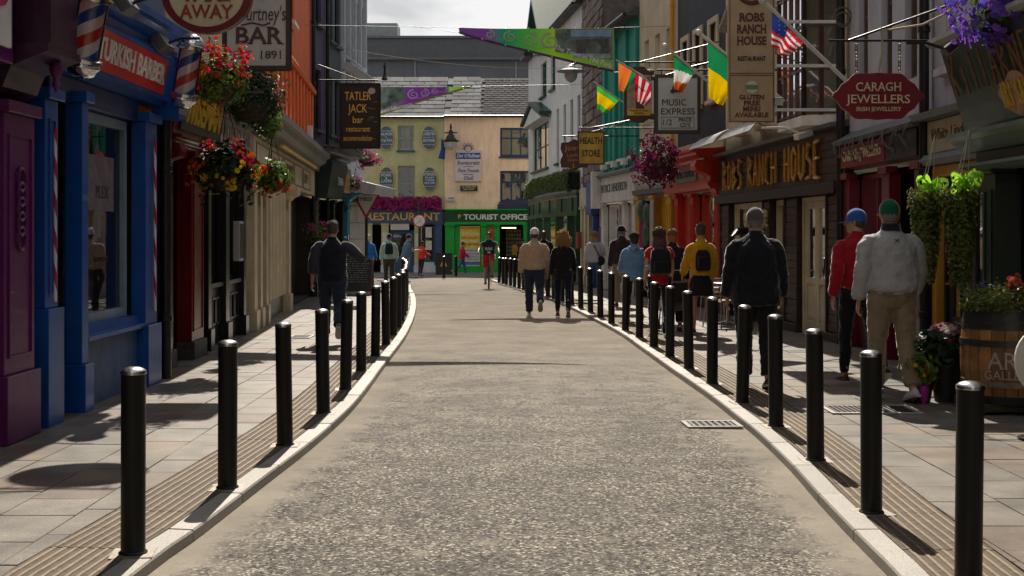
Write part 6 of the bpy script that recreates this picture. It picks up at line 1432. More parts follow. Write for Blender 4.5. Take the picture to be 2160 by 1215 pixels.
# clipped hedge on the green bar's roof
t = thing('roof_hedge', 'clipped box hedge growing along the roof of the green bar', 'hedge', (1.55, 49, gz(49)+KERB+3.3))
mb = MB(); du, dn = Vector((-.1154, .9933)), Vector((-.9933, -.1154))
for _ in range(7000):
    f = random.random(); u, w, z = random.uniform(-6.8, 5.0), random.uniform(.0, .42), random.uniform(0, .68)
    if f < .45: w = .42+random.gauss(0, .03)
    elif f < .7: z = .68+random.gauss(0, .03)
    leaf(mb, (du.x*u+dn.x*w, du.y*u+dn.y*w, z+.05*math.sin(u*3)), .10, (dn.x*random.uniform(.2, 1), dn.y, random.uniform(.2, 1)))
mb.build('foliage', leafm('leaf_box', (.09, .13, .02)), t, fix=False, kind='stuff')
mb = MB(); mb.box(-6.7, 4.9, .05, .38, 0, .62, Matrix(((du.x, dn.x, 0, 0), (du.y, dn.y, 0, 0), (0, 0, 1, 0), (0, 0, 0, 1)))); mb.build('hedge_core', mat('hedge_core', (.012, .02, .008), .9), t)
# ivy columns with ribbon bows
LIME = mat('lime_ribbon', (.30, .58, .05), .5, .2, 8, trans=.6)
for (x, y), lab in (((4.1, 12.2), 'hanging ivy column with a lime bow, farther of the pair'), ((4.13, 11.35), 'sunlit hanging ivy column with a lime bow beside the gallery')):
    t = thing('ivy_column', lab, 'hanging plant', (x, y, gz(y)+KERB+1.08), 0, 'ivy columns hung before the ochre doorway')
    mb = MB(); core = MB()
    for _ in range(3000):
        z = random.uniform(0, 1)**.8; r_ = .175*(.5+.5*z)*random.uniform(.55, 1.05)*(1+.25*noise.noise(Vector((0, 0, z*5)))); a = random.random()*6.28
        leaf(mb, (r_*math.cos(a), r_*math.sin(a), z*.88+random.gauss(0, .02)-.06*(random.random() < .1)), random.uniform(.018, .042), (math.cos(a), math.sin(a), .5), .85)
    mb.build('foliage', leafm('leaf_ivy', (.12, .15, .03)), t, fix=False, kind='stuff'); core.lathe((0, 0, 0), [(.03, .05), (.08, .4), (.1, .85)], 10).build('moss_pole', mat('moss_pole', (.03, .03, .012), .9, .4, 20), t)
    mb = MB()
    for k in range(11):
        a = 2*math.pi*k/11+random.uniform(-.2, .2); c, s_ = math.cos(a), math.sin(a); tl = []; el_ = random.uniform(-.5, .7); sz_ = random.uniform(.75, 1.15)
        for q in range(9):
            v = q/8; rr_ = .13*sz_*math.sin(math.pi*v); tl.append(Vector((c*rr_*1.25, s_*rr_*.8-.12, .93+.045*math.sin(2*math.pi*v)+rr_*el_+.012*math.sin(v*14+k))))
        pv = Vector((-s_*.5, c*.4, .7))*.03
        for q in range(8): mb.face([tl[q]-pv, tl[q+1]-pv, tl[q+1]+pv, tl[q]+pv])
    mb.build('ribbon_bow', LIME, t, True, fix=False)
    mb = MB()
    for k in range(3): mb.tube([(.07*math.cos(k*2.1), .07*math.sin(k*2.1), .9), (.1, .03, 1.45)], .004, 5)
    mb.build('hanging_cord', mat('hemp_cord', (.3, .27, .22), .9), t)
# barrel
t = thing('barrel_planter', 'oak barrel planter with black hoops and pale art gallery lettering', 'barrel', (4.32, 10.75, gz(10.8)+KERB), 0)
OAK = mat('oak_stave', (.24, .105, .03), .5, .4, 9, .25, 30, rnd=.3, coat=.2)
rz = lambda z: .335+.055*(1-((z-.48)/.46)**2)
NS = 22
for k in range(NS):
    mb = MB(); a0, a1 = 2*math.pi*k/NS+.008, 2*math.pi*(k+1)/NS-.008; rr = []
    for i in range(9):
        z = .09+.80*i/8; r_ = rz(z); rr.append([(r_*math.cos(a0), r_*math.sin(a0), z), (r_*1.004*math.cos((a0+a1)/2), r_*1.004*math.sin((a0+a1)/2), z), (r_*math.cos(a1), r_*math.sin(a1), z), ((r_-.03)*math.cos(a1), (r_-.03)*math.sin(a1), z), ((r_-.03)*math.cos(a0), (r_-.03)*math.sin(a0), z)])
    mb.rings(rr).build('stave', OAK, t)
HOOP, HOOPW = mat('hoop_black', (.02, .019, .019), .4, .3, 12, .15, 40), mat('hoop_worn', (.20, .17, .13), .6, .5, 9, .3, 40)
for z0, z1, m in ((.79, .9, HOOP), (.725, .785, HOOP), (.58, .635, HOOP), (.235, .285, HOOPW), (.09, .16, HOOP)): MB().lathe((0, 0, 0), [(rz(z0)-.002, z0), (rz(z0)+.007, z0), (rz(z1)+.007, z1), (rz(z1)-.002, z1)], 40).build('hoop', m, t, True)
MB().box(-.36, .36, -.3, .3, .03, .09).build('pallet', mat('pallet_wood', (.05, .035, .022), .8, .3, 8), t)
for x in (-.28, .28):
    for y in (-.2, .2): MB().lathe((x, y, .0), [(.035, 0), (.035, .03)], 10).build('foot', M_BLACK, t)
MB().lathe((0, 0, 0), [(.3, .8), (.3, .86)], 24).build('soil', mat('soil', (.03, .022, .015), .95), t)
def wrap_text(s_, size, zc, fit, **k):
    V, Fc = text_mesh(s_, size, extrude=.002, **k); w = max(v.x for v in V)-min(v.x for v in V); f = fit/w; mb = MB(); o = []
    for v in V:
        z = zc+v.y; r_ = rz(z)+.006+v.z; a = -math.pi/2-.52+(v.x*f)/.38; o.append((r_*math.cos(a+.18), r_*math.sin(a+.18), z))
    mb.fv(o, Fc).build('lettering', mat('barrel_letter', (.42, .36, .32), .6), t, fix=False)
wrap_text('ART', .2, .46, .34, serif=.035); wrap_text('GALLERY', .105, .34, .40, serif=.03)
mb, m2, m3 = MB(), MB(), MB()
for _ in range(2600):
    a = random.random()*6.28; r_ = .40*math.sqrt(random.random()); leaf(mb, (r_*math.cos(a), r_*math.sin(a), .88+abs(random.gauss(.08, .07))*(1.2-r_)), .032, (math.cos(a)*.6, math.sin(a)*.6, 1), .5)
for _ in range(45): a = random.random()*6.28; r_ = .4*math.sqrt(random.random()); bloom(m2, (r_*math.cos(a), r_*math.sin(a), 1.0+random.uniform(.0, .12)), .022)
for _ in range(40): bloom(m3, (-.02+random.gauss(0, .03), -.2+random.gauss(0, .03), 1.13+random.gauss(0, .03)), .04)
mb.build('foliage', leafm('leaf_dry', (.17, .20, .035)), t, fix=False, kind='stuff'); m2.build('blossoms', petal('petal_lobelia', (.08, .10, .5)), t, fix=False, kind='stuff'); m3.build('blossoms', petal('petal_coral', (.6, .14, .10)), t, fix=False, kind='stuff')
def pot(name, label, x, y, pr, ph, pm, parts, group='potted flowers beside the barrel'):
    t = thing(name, label, 'potted plant', (x, y, gz(y)+KERB), 0, group); MB().lathe((0, 0, 0), [(pr*.7, 0), (pr, ph), (pr*1.07, ph), (pr*1.07, ph+.03), (pr*.9, ph+.03), (pr*.85, ph-.02), (.01, ph-.02)], 20).build('pot', pm, t, True)
    for nm, m, n, s_, c, r_, sq, kind in parts:
        mb = MB()
        for _ in range(n):
            p, d = shell_pt(c, r_, .3 if kind == 'leaf' else .85, sq); (leaf if kind == 'leaf' else bloom)(mb, p, s_*random.uniform(.7, 1.2), d+Vector((0, 0, .4)))
        mb.build(nm, m, t, fix=False, kind='stuff')
BKP = mat('pot_black', (.015, .015, .016), .5)
pot('flower_pot', 'black pot of dark leaves topped with pink and white flowers', 4.0, 11.35, .15, .36, BKP, [('foliage', LDK, 620, .10, (0, 0, .5), .3, (1, 1, .75), 'leaf'), ('blossoms', PPink, 90, .05, (.02, 0, .62), .2, (1.1, 1, .5), 'bloom'), ('blossoms', PWh, 60, .05, (.04, -.03, .66), .18, (1, 1, .4), 'bloom'), ('blossoms', PRed, 26, .05, (.08, -.1, .6), .1, (1, 1, .5), 'bloom')])
pot('flower_pot', 'low pot of sunlit lime leaves with a few red blooms', 3.76, 11.3, .1, .16, BKP, [('foliage', LY, 620, .055, (0, 0, .34), .2, (1, 1, 1.1), 'leaf'), ('blossoms', PRed, 14, .045, (-.05, -.08, .33), .1, (1, 1, 1), 'bloom'), ('blossoms', PYel, 14, .04, (-.08, -.05, .3), .12, (1, 1, 1), 'bloom')])
t = thing('gift_bag', 'magenta wrapped pot sleeve standing by the flower pots', 'pot sleeve', (3.74, 11.2, gz(11.1)+KERB)); MB().lathe((0, 0, 0), [(.025, 0), (.05, .1), (.045, .16), (.04, .16)], 12).build('sleeve', mat('magenta_foil', (.35, .02, .28), .4), t, True)
# white oval board at the right picture edge
t = thing('oval_board', 'white rounded board cut off by the right picture edge', 'board', (3.92, 9.2, gz(9)+KERB)); MB().prism([(.17*math.cos(q), .59+.23*math.sin(q)) for q in [2*math.pi*k/28 for k in range(28)]], lambda a, b_, d: (a, d, b_), -.015, .015).build('panel', WHITE, t, bev=.004); mb = MB(); mb.tube([(0, 0, 0), (0, 0, .4)], .018, 8); mb.lathe((0, 0, 0), [(.14, 0), (.14, .02), (.02, .03)], 16); mb.build('stand', M_PIPE, t, True)
# cafe chairs and table by the red shop
ALU = metalm('aluminium', (.6, .6, .6), .3)
def cafe_chair(x, y, rz_, label):
    t = thing('cafe_chair', label, 'chair', (x, y, gz(y)+KERB), rz_, 'aluminium cafe chairs outside the ranch house')
    for sx in (-1, 1):
        MB().tube([(sx*.24, -.22, 0), (sx*.22, -.2, .44), (sx*.22, .2, .45), (sx*.25, .26, 0)], .013, 8).build('leg', ALU, t, True); MB().tube([(sx*.22, .2, .45), (sx*.25, .24, .66), (sx*.26, -.18, .68), (sx*.22, -.2, .44)], .012, 8).build('armrest', ALU, t, True)
    for k in range(6): MB().box(-.2, .2, -.2+.068*k, -.2+.068*k+.055, .45, .465).build('slat', mat('teak_slat', (.3, .17, .07), .5, .3, 9), t)
    for k in range(3): MB().tube([(-.22, .2+.02*k, .58+.09*k), (0, .26+.02*k, .58+.09*k), (.22, .2+.02*k, .58+.09*k)], .012, 8).build('back_rail', ALU, t, True)
cafe_chair(3.55, 20.6, .5, 'aluminium cafe chair with wooden slats beside the dark coated man'); cafe_chair(3.7, 22.2, -.6, 'second cafe chair farther along the red shopfront')
t = thing('cafe_table', 'small round cafe table between the aluminium chairs', 'table', (3.75, 21.4, gz(21)+KERB)); MB().lathe((0, 0, 0), [(.3, .70), (.3, .725), (.29, .73)], 24).build('table_top', ALU, t, True); MB().lathe((0, 0, 0), [(.03, .03), (.03, .7)], 12).build('column', ALU, t, True)
for k in range(4): MB().tube([(0, 0, .06), (.27*math.cos(k*1.57+.4), .27*math.sin(k*1.57+.4), .015)], .018, 6).build('foot', ALU, t, True)
t = thing('awning_slats', 'weathered grey slatted canopy under the gold lettered sign', 'canopy', (-5.0, 32.3, gz(31)+KERB+3.95))
for k in range(6): MB().box(.0, .95, .35*k, .35*k+.28, -.05*k*.0-.02*k+.0, -.02*k+.03, Matrix.Rotation(.12, 4, 'Y')).build('slat', mat('weathered_slat', (.2, .2, .19), .7, .3, 9, .3, 30), t)
MB().tube([(.9, 0, -.12), (.9, 2.0, -.22)], .02, 6).build('rail', M_PIPE, t, True)

# ================================================================== PEOPLE
SKIN = mat('skin_fair', (.42, .24, .17), .5, .12, 12, .1, 60); SKIN2 = mat('skin_tan', (.33, .17, .11), .5, .12, 12, .1, 60); SKIN3 = mat('skin_dark', (.07, .035, .022), .45, .12, 12)
HAIRM = lambda n_, c, tr=0.: mat(n_, c, .5, .45, 35, .6, 120, trans=tr, sheen=.3)
def remesh(o, vox, smooth=3, fold=0., fsize=.12):
    m = o.modifiers.new('remesh', 'REMESH'); m.mode = 'VOXEL'; m.voxel_size = vox; m.use_smooth_shade = True
    s_ = o.modifiers.new('smooth', 'SMOOTH'); s_.factor = .5; s_.iterations = smooth
    if fold:
        tx = bpy.data.textures.get('folds%d' % int(fsize*1000)) or bpy.data.textures.new('folds%d' % int(fsize*1000), 'CLOUDS'); tx.noise_scale = fsize; tx.noise_depth = 2
        d = o.modifiers.new('folds', 'DISPLACE'); d.texture = tx; d.strength = fold; d.mid_level = .5; d.texture_coords = 'LOCAL'
    return o
def ering(c, rx, ry, tilt=0., n=18, twist=0.):
    return [(c[0]+rx*math.cos(a)*math.cos(twist)-ry*math.sin(a)*math.sin(twist), c[1]+(ry*math.sin(a)*math.cos(twist)+rx*math.cos(a)*math.sin(twist))*math.cos(tilt), c[2]-ry*math.sin(a)*math.sin(tilt)) for a in [2*math.pi*k/n for k in range(n)]]

def person(label, loc, rz, H=1.75, legs=((14, 6), (-14, 26)), arms=((-12, 14, 8), (14, 18, 8)), lean=3., bulk=1., belly=0., female=False, vox='far',
           top=None, top_hem=.86, sleeve=1., top_loose=.022, collar=True, bottom=None, bottom_kind='trousers', shoe=None, hair=None, hair_kind='short', skin=SKIN,
           cap=None, cap_turn=0., headturn=0., shoulder=1., group='people walking in the street', sit=None, sleeve_m=None, armpos=None, fold_=0.):
    """figure facing +Y; legs = (thigh forward, knee bend) L,R; arms = (swing, elbow bend, spread) L,R"""
    t = thing('person', label, 'person', loc, rz, group); S_ = H/1.75; t.scale = (S_, S_, S_)
    bv = {'near': .0062, 'mid': .011, 'far': .017}[vox]; gv = {'near': .011, 'mid': .015, 'far': .02}[vox]
    hipw = .098 if not female else .102; shw = (.185 if not female else .162)*shoulder
    dl = lambda a: Vector((0, math.sin(R(a)), -math.cos(R(a))))
    J = {}
    for i, s_ in ((0, -1), (1, 1)):
        a, k = legs[i]; h = Vector((s_*hipw, 0, .93)); kn = h+dl(a)*.44+Vector((s_*.006, 0, 0)); an = kn+dl(a-k)*.42; fp = -(a-k)*.0+max(0, (k-a))*.75 if (a-k) < 0 else 0
        J[s_] = [h, kn, an, fp]
    # feet: pitch so a trailing foot rolls on to its toe
    low = 9
    for s_ in (-1, 1):
        h, kn, an, fp = J[s_]; f = Vector((0, math.cos(R(fp)), -math.sin(R(fp)))); u = Vector((0, math.sin(R(fp)), math.cos(R(fp))))
        heel, toe = an-f*.055-u*.075, an+f*.17-u*.075; J[s_] += [f, u, heel, toe]; low = min(low, heel.z, toe.z)
    dz = -low+.002
    if sit is not None: dz = sit
    O = Vector((0, 0, dz)); TL = R(lean)
    def tor(x, y, z):       # torso leans about the hips
        zz = z-.95; return Vector((x, y*math.cos(TL)+zz*math.sin(TL), .95+zz*math.cos(TL)-y*math.sin(TL)))+O
    A = {}
    for i, s_ in ((0, -1), (1, 1)):
        b_, e, c = arms[i]; sh = tor(s_*shw, -.005, 1.395); d = Vector((s_*math.sin(R(c)), math.sin(R(b_))*math.cos(R(c)), -math.cos(R(b_))*math.cos(R(c)))); el = sh+d*.285
        inn = .35 if e > 60 else .1
        d2 = Vector((s_*math.sin(R(c))*(.3 if e < 60 else -inn*1.6), math.sin(R(b_+e)), -math.cos(R(b_+e)))).normalized(); wr = el+d2*.255
        if armpos and s_ in armpos:
            el = sh+Vector(armpos[s_][0]).normalized()*.285; d2 = Vector(armpos[s_][1]).normalized(); wr = el+d2*.255; d2 = Vector(armpos[s_][2]).normalized()
        A[s_] = (sh, el, wr, d2)
    b = bulk
    # ---- continuous body
    mb = MB()
    mb.rings([ering(tor(0, -.0, .84), .11*b, .085*b), ering(tor(0, -.005, .92), .155*b, .11*b), ering(tor(0, 0, 1.02), .14*b, .10*b), ering(tor(0, .005, 1.13), .13*b, .095*b), ering(tor(0, .0, 1.28), .155*b, .105*b), ering(tor(0, -.01, 1.39), .16*b*shoulder, .09*b), ering(tor(0, -.01, 1.44), .10, .075), ering(tor(0, -.005, 1.50), .064, .062), ering(tor(0, .01, 1.57), .058, .06)])
    for s_ in (-1, 1):
        h, kn, an = [p+O for p in J[s_][:3]]; f, u, heel, toe = J[s_][4], J[s_][5], J[s_][6]+O, J[s_][7]+O
        mb.tube([h+Vector((0, 0, .05)), h*.5+kn*.5, kn, kn*.6+an*.4+Vector((0, -.012, 0)), an, heel+u*.05+f*.03], [.088*b, .075*b, .053, .052, .037, .036], 12)
        mb.tube([heel+u*.035, heel+u*.035+f*.1, toe+u*.022], [.033, .036, .022], 10, .8)
        sh, el, wr, d2 = A[s_]
        mb.tube([sh-Vector((s_*.035, 0, -.005)), sh*.6+el*.4, el, el*.6+wr*.4, wr], [.05, .049, .039, .038, .026], 12)
        # hand: palm, four unequal curled fingers, thumb from the side of the palm
        side = Vector((-s_*.12, 1, 0)); side = (side-d2*side.dot(d2)).normalized(); inw = d2.cross(side)*(-s_); inw = inw if inw.x*s_ < 0 else -inw
        pc = wr+d2*.05
        mb.rings([[wr+side*.024*math.cos(q)+inw*.017*math.sin(q) for q in [2*math.pi*k/10 for k in range(10)]], [pc+side*.042*math.cos(q)+inw*.016*math.sin(q) for q in [2*math.pi*k/10 for k in range(10)]], [wr+d2*.095+side*.040*math.cos(q)+inw*.014*math.sin(q) for q in [2*math.pi*k/10 for k in range(10)]]])
        for k, (off, ln) in enumerate(((.033, .066), (.011, .076), (-.011, .070), (-.033, .056))):
            p0 = wr+d2*.085+side*off; p1 = p0+d2*ln*.5+inw*ln*.12; p2 = p1+(d2*.75+inw*.75).normalized()*ln*.32; p3 = p2+(d2*.3+inw*1.0).normalized()*ln*.25; mb.tube([p0, p1, p2, p3], [.0092, .0088, .008, .0066], 8)
        p0 = wr+d2*.03+side*.03; mb.tube([p0, p0+d2*.03+side*.022+inw*.012, p0+d2*.062+side*.022+inw*.03], [.012, .0105, .008], 8)
    hc = tor(0, .02, 1.625)
    ht = Matrix.Rotation(R(headturn), 3, 'Z'); HP = lambda x, y, z: hc+ht @ Vector((x, y, z))
    def hring(z, rx, ry, yo=0.): return [HP(rx*math.cos(q), ry*math.sin(q)+yo, z) for q in [2*math.pi*k/18 for k in range(18)]]
    mb.rings([hring(-.118, .028, .03, .045), hring(-.10, .05, .058, .03), hring(-.06, .065, .082, .008), hring(-.01, .073, .092, 0), hring(.04, .077, .097, -.004), hring(.085, .066, .083, -.006), hring(.112, .035, .05, -.006), hring(.12, .006, .01, -.006)])
    for s_ in (-1, 1): mb.ball(HP(s_*.078, -.005, -.012), .012, .02, .032, 8, 6)
    mb.tube([HP(0, .086, .018), HP(0, .112, -.026), HP(0, .09, -.036)], [.008, .015, .01], 8)
    mb.tube([HP(-.022, .086, -.062), HP(0, .092, -.062), HP(.022, .086, -.062)], .007, 6)
    remesh(mb.build('body', skin, t), bv, 2)
    for s_ in (-1, 1): MB().ball(HP(s_*.03, .086, .012), .0115, .008, .007, 8, 6).build('eye', mat('eye_dark', (.03, .02, .015), .2), t, True)
    if vox != 'near' or headturn:
        for s_ in (-1, 1): MB().tube([HP(s_*.045, .087, .03), HP(s_*.018, .095, .034)], .005, 5).build('eyebrow', hair or mat('hair_brown', (.05, .03, .02)), t)
    # ---- top garment
    L_ = top_loose
    if top:
        mb = MB(); bl = belly
        hz = top_hem
        prof_ = [(hz, .150*b+L_+bl*.6, .108*b+L_+bl*.8), (hz+.05, .152*b+L_+bl*.9, .11*b+L_+bl), (1.05, .148*b+L_+bl, .106*b+L_+bl), (1.15, .145*b+L_+bl*.7, .105*b+L_+bl*.7), (1.28, .166*b+L_*.8, .115*b+L_), (1.35, .172*b**.5*shoulder+L_*.4, .108*b+L_*.8), (1.40, .148*shoulder+L_*.3, .095+L_*.6), (1.445, .108*shoulder+L_*.2, .082+L_*.4), (1.482, .08+L_*.2, .072+L_*.2)]
        if female and bottom_kind != 'none': prof_[2] = (1.05, .132*b+L_, .10*b+L_); 
        prof_ = [p for k, p in enumerate(prof_) if k < 2 or p[0] > hz+.06]
        if collar: prof_ += [(1.505, .066, .066), (1.53, .064, .066)]
        mb.rings([ering(tor(0, (bl*.25 if 1.0 < z < 1.2 else 0)-(.01 if z > 1.35 else 0), z), rx, ry, -TL) for z, rx, ry in prof_])
        if sleeve > 0 and sleeve_m is None:
            for s_ in (-1, 1):
                sh, el, wr, d2 = A[s_]; pts = [sh-Vector((s_*.075, 0, -.012)), sh-Vector((s_*.02, 0, .004)), sh*.8+el*.2, sh*.5+el*.5, el]; rs = [.038+L_*.2, .05+L_*.3, .054+L_*.5, .05+L_*.65, .045+L_*.6]
                if sleeve > .6: pts += [el*.5+wr*.5, wr*.92+el*.08, wr]; rs += [.042+L_*.65, .036+L_*.6, .034+L_*.25]
                elif sleeve < .45: pts = pts[:4]; rs = rs[:4]
                mb.tube(pts, rs, 14)
        remesh(mb.build('top', top, t), gv, 3, fold_ or .03, .09)
        if sleeve_m is not None:
            for s_ in (-1, 1):
                mb = MB(); sh, el, wr, d2 = A[s_]; mb.tube([sh-Vector((s_*.08, 0, -.02)), sh-Vector((s_*.015, 0, .002)), sh*.8+el*.2, sh*.5+el*.5, el, el*.5+wr*.5], [.042+L_*.4, .056+L_*.6, .062+L_*.9, .057+L_, .051+L_, .047+L_], 14); remesh(mb.build('sleeve', sleeve_m, t), gv, 4, .018, .1)
    # ---- trousers, shorts or skirt
    if bottom:
        mb = MB(); bl = belly*.7
        if bottom_kind == 'skirt':
            mb.rings([ering(tor(0, 0, z), rx, ry) for z, rx, ry in ((.60, .21, .17), (.72, .20, .155), (.86, .18, .135), (.96, .155, .115), (1.03, .145, .108))])
        else:
            mb.rings([ering(tor(0, -.004, z), rx, ry) for z, rx, ry in ((.80, .12*b, .10*b), (.88, .168*b+.006, .128*b+bl*.5), (.96, .158*b+bl*.8, .118*b+bl*.8), (1.02, .148*b+bl, .11*b+bl))])
            full = bottom_kind == 'trousers'; cut = {'trousers': 1., 'shorts': .0, 'cropped': .55, 'slim': 1.}[bottom_kind]; sl = bottom_kind in ('slim', 'cropped')
            for s_ in (-1, 1):
                h, kn, an = [p+O for p in J[s_][:3]]; g = 0 if sl else .014
                pts = [h+Vector((0, 0, .03)), h*.5+kn*.5, kn]; rs = [.098*b+g, .084*b+g, .064+g*1.2]
                if cut: e = kn+(an-kn)*(.93*cut); pts += [kn*.5+e*.5+Vector((0, -.008, 0)), kn*.15+e*.85, e]; rs += [.062+g*1.2, (.05 if sl else .072), (.047 if sl else .074)]
                mb.tube(pts, rs, 14)
        remesh(mb.build('skirt' if bottom_kind == 'skirt' else 'trousers', bottom, t), gv, 3, .028, .07)
    if shoe:
        for s_ in (-1, 1):
            f, u, heel, toe = J[s_][4], J[s_][5], J[s_][6]+O, J[s_][7]+O; mb = MB(); w = Vector((1, 0, 0))
            def sr(c, rx, rh): return [c+w*rx*math.cos(q)+u*(rh*math.sin(q) if math.sin(q) > 0 else .3*rh*math.sin(q)) for q in [2*math.pi*k/12 for k in range(12)]]
            mb.rings([sr(heel-f*.012+u*.018, .025, .05), sr(heel+f*.03+u*.018, .042, .075), sr(heel+f*.09+u*.016, .043, .062), sr(heel+f*.16+u*.014, .048, .04), sr(heel+f*.22+u*.013, .042, .028), sr(heel+f*.25+u*.013, .02, .018)])
            so_ = mb.build('shoe', shoe, t, True)
            mb = MB(); P = [(-.03, -.03), (-.03, .03), (.06, .042), (.16, .05), (.23, .04), (.255, .0), (.23, -.04), (.16, -.05), (.06, -.042)]
            mb.prism(P, lambda a, c, d: heel+f*a+w*c+u*d, -.004, .016); mb.build('sole', mat('sole_pale', (.4, .37, .33), .8), so_)
    # ---- hair and hat
    if hair:
        mb = MB()
        if cap and hair_kind == 'short':
            mb.rings([hring(z, rx, ry, yo) for z, rx, ry, yo in ((-.07, .058, .05, -.04), (-.03, .078, .078, -.026), (.02, .08, .086, -.018), (.05, .07, .075, -.014))])
        elif hair_kind in ('short', 'bun', 'bob', 'long', 'fringe'):
            mb.rings([hring(z, rx, ry, yo) for z, rx, ry, yo in ((-.055, .062, .06, -.035), (-.02, .079, .082, -.024), (.03, .085, .096, -.016), (.08, .079, .092, -.012), (.115, .055, .066, -.008), (.134, .012, .02, -.008))])
        if hair_kind == 'bun': mb.ball(HP(0, -.06, .11), .045, .045, .045)
        if hair_kind in ('bob', 'fringe'): mb.rings([hring(z, rx, ry, yo) for z, rx, ry, yo in ((-.10, .07, .05, -.045), (-.05, .085, .075, -.035), (.02, .088, .085, -.025))])
        if hair_kind == 'long': mb.rings([hring(z, rx, ry, yo) for z, rx, ry, yo in ((-.25, .07, .03, -.10), (-.2, .11, .045, -.095), (-.1, .115, .065, -.06), (0, .10, .088, -.025), (.06, .08, .075, -.02))])
        if hair_kind == 'tail': pass
        if mb.F: remesh(mb.build('hair', hair, t), bv*1.3, 1, .02, .03)
        if not cap and hair_kind != 'curly':     # loose strands over the cut
            c = MB(); rs_ = random.Random(len(label)); ln = {'short': .5, 'bun': .45, 'bob': .85, 'long': 1.55}.get(hair_kind, .6); wv = .012 if hair_kind == 'long' else .005
            for k in range(190 if vox != 'far' else 90):
                az = rs_.uniform(0, 6.283)
                if math.sin(az) > .55 and rs_.random() < .85: continue
                e0 = rs_.uniform(.2, 1.35); L3 = ln*rs_.uniform(.7, 1.1); pts = []; ph = rs_.uniform(0, 6.28); fl = rs_.uniform(1.0, 1.1)
                for q in range(7):
                    th = math.pi/2-e0*.5-L3*1.35*q/6; cz_ = max(math.cos(th), 0) if th > 0 else 1; zz = .03+.108*math.sin(th) if th > -.5 else .03-.052-.12*(-.5-th)
                    pts.append(HP((.088*fl*cz_ if th > -.5 else .082*fl)*math.cos(az)+wv*math.sin(ph+q*1.3), (.1*fl*cz_ if th > -.5 else .085*fl)*math.sin(az)-.014+wv*math.cos(ph+q*1.1), zz))
                c.tube(pts, [.006, .007, .007, .006, .005, .004, .002], 4)
            c.build('hair_strands', hair, t, True, kind='stuff')
        if hair_kind == 'curly':
            c = MB(); random.seed(3)
            for k in range(620):
                d = Vector((random.gauss(0, 1), random.gauss(0, 1)-.35, random.gauss(0, 1)+.15)).normalized()
                if d.y > .55 and d.z < .6: continue
                p = HP(d.x*.07, d.y*.085-.02, d.z*.1+.01); L2 = random.uniform(.07, .17); ph = random.random()*6.28; drop = Vector((.02*random.random(), 0, -.08 if d.z < .6 else -.02)); sd_ = d.orthogonal().normalized(); s2 = d.cross(sd_); pts = []
                for q in range(9): v = q/8; pts.append(p+d*L2*v*(1-.3*v)+drop*v*v+(sd_*math.cos(ph+v*9)+s2*math.sin(ph+v*9))*.018*v**.5)
                c.tube(pts, [.009*(1-.7*q/8) for q in range(9)], 5)
            c.build('hair', hair, t, True, kind='stuff')
    if cap:
        n = 20; cz = .035; mb = MB(); rr = []
        for k in range(8):
            q = k/7*math.pi/2*.98; rr.append([HP((.087*math.cos(q))*math.cos(a), (.102*math.cos(q))*math.sin(a)-.008, cz+.1*math.sin(q)) for a in [2*math.pi*j/n for j in range(n)]])
        mb.rings([[HP(.087*math.cos(a), .102*math.sin(a)-.008, cz-.035) for a in [2*math.pi*j/n for j in range(n)]]]+rr); c_ = mb.build('cap', cap, t, True)
        mb = MB(); br = [(-.075, .06), (-.07, .11), (-.045, .155), (0, .172), (.045, .155), (.07, .11), (.075, .06), (0, .085)]
        mb.prism(br, lambda a, q, d: HP(a, q, cz-.02-.25*max(0, q-.06)-2.2*a*a+d), 0, .005); mb.build('brim', cap, c_)
        MB().ball(HP(0, -.008, cz+.1), .008).build('button', cap, c_)
    return t, tor, HP, A
def backpack(t, tor, m, w=.15, z0=1.02, z1=1.42, d=.13, straps=True, y=-.12):
    mb = MB(); rr = []
    for z, k, kd in ((z0, .8, .6), (z0+.04, .98, .95), ((z0+z1)/2, 1, 1), (z1-.06, .9, .8), (z1, .6, .4)):
        c = tor(0, y-d*kd*.5, z); rr.append([c+Vector((w*k*math.copysign(abs(math.cos(a))**.6, math.cos(a)), d*.5*kd*math.copysign(abs(math.sin(a))**.6, math.sin(a)), 0)) for a in [2*math.pi*q/20 for q in range(20)]])
    mb.rings(rr); bp = mb.build('backpack', m, t, True)
    mb = MB(); c = tor(0, y-d-.01, z0+.12); mb.box(c.x-w*.7, c.x+w*.7, c.y-.02, c.y+.03, c.z-.08, c.z+.1); mb.build('pocket', m, bp, bev=.015)
    if straps:
        for s_ in (-1, 1): MB().tube([tor(s_*w*.5, y, z1-.04), tor(s_*.1, -.03, 1.475), tor(s_*.115, .11, 1.40), tor(s_*.14, .1, 1.2), tor(s_*.16, -.02, 1.08)], .016, 6, .5).build('strap', m, bp, True)
    return bp
def G(x, y, k=True): return (x, y, gz(y)+(KERB+.003 if k else .022*.9))
SH_DK, SH_WH, SH_BR, SH_MAG = [mat(n_, c, .5, .2, 20) for n_, c in (('shoe_dark', (.03, .022, .02)), ('shoe_white', (.55, .53, .5)), ('shoe_brown', (.05, .025, .02)), ('shoe_plum', (.09, .012, .035)))]
DENIM = cloth('denim_dark', (.022, .03, .055)); DENIMB = cloth('denim_blue', (.07, .13, .24)); BLKC = cloth('cloth_black', (.012, .012, .014)); KHAKI = cloth('khaki', (.24, .19, .125)); NAVYC = cloth('navy_cloth', (.014, .016, .03))
GREYH, BROWNH, DARKH, BLONDE, RUSTH, WHITEH = HAIRM('hair_grey', (.15, .14, .13)), HAIRM('hair_brown', (.05, .03, .02)), HAIRM('hair_dark', (.018, .012, .01)), HAIRM('hair_blonde', (.5, .33, .12), .4), HAIRM('hair_rust', (.22, .07, .03)), HAIRM('hair_white', (.5, .48, .46))

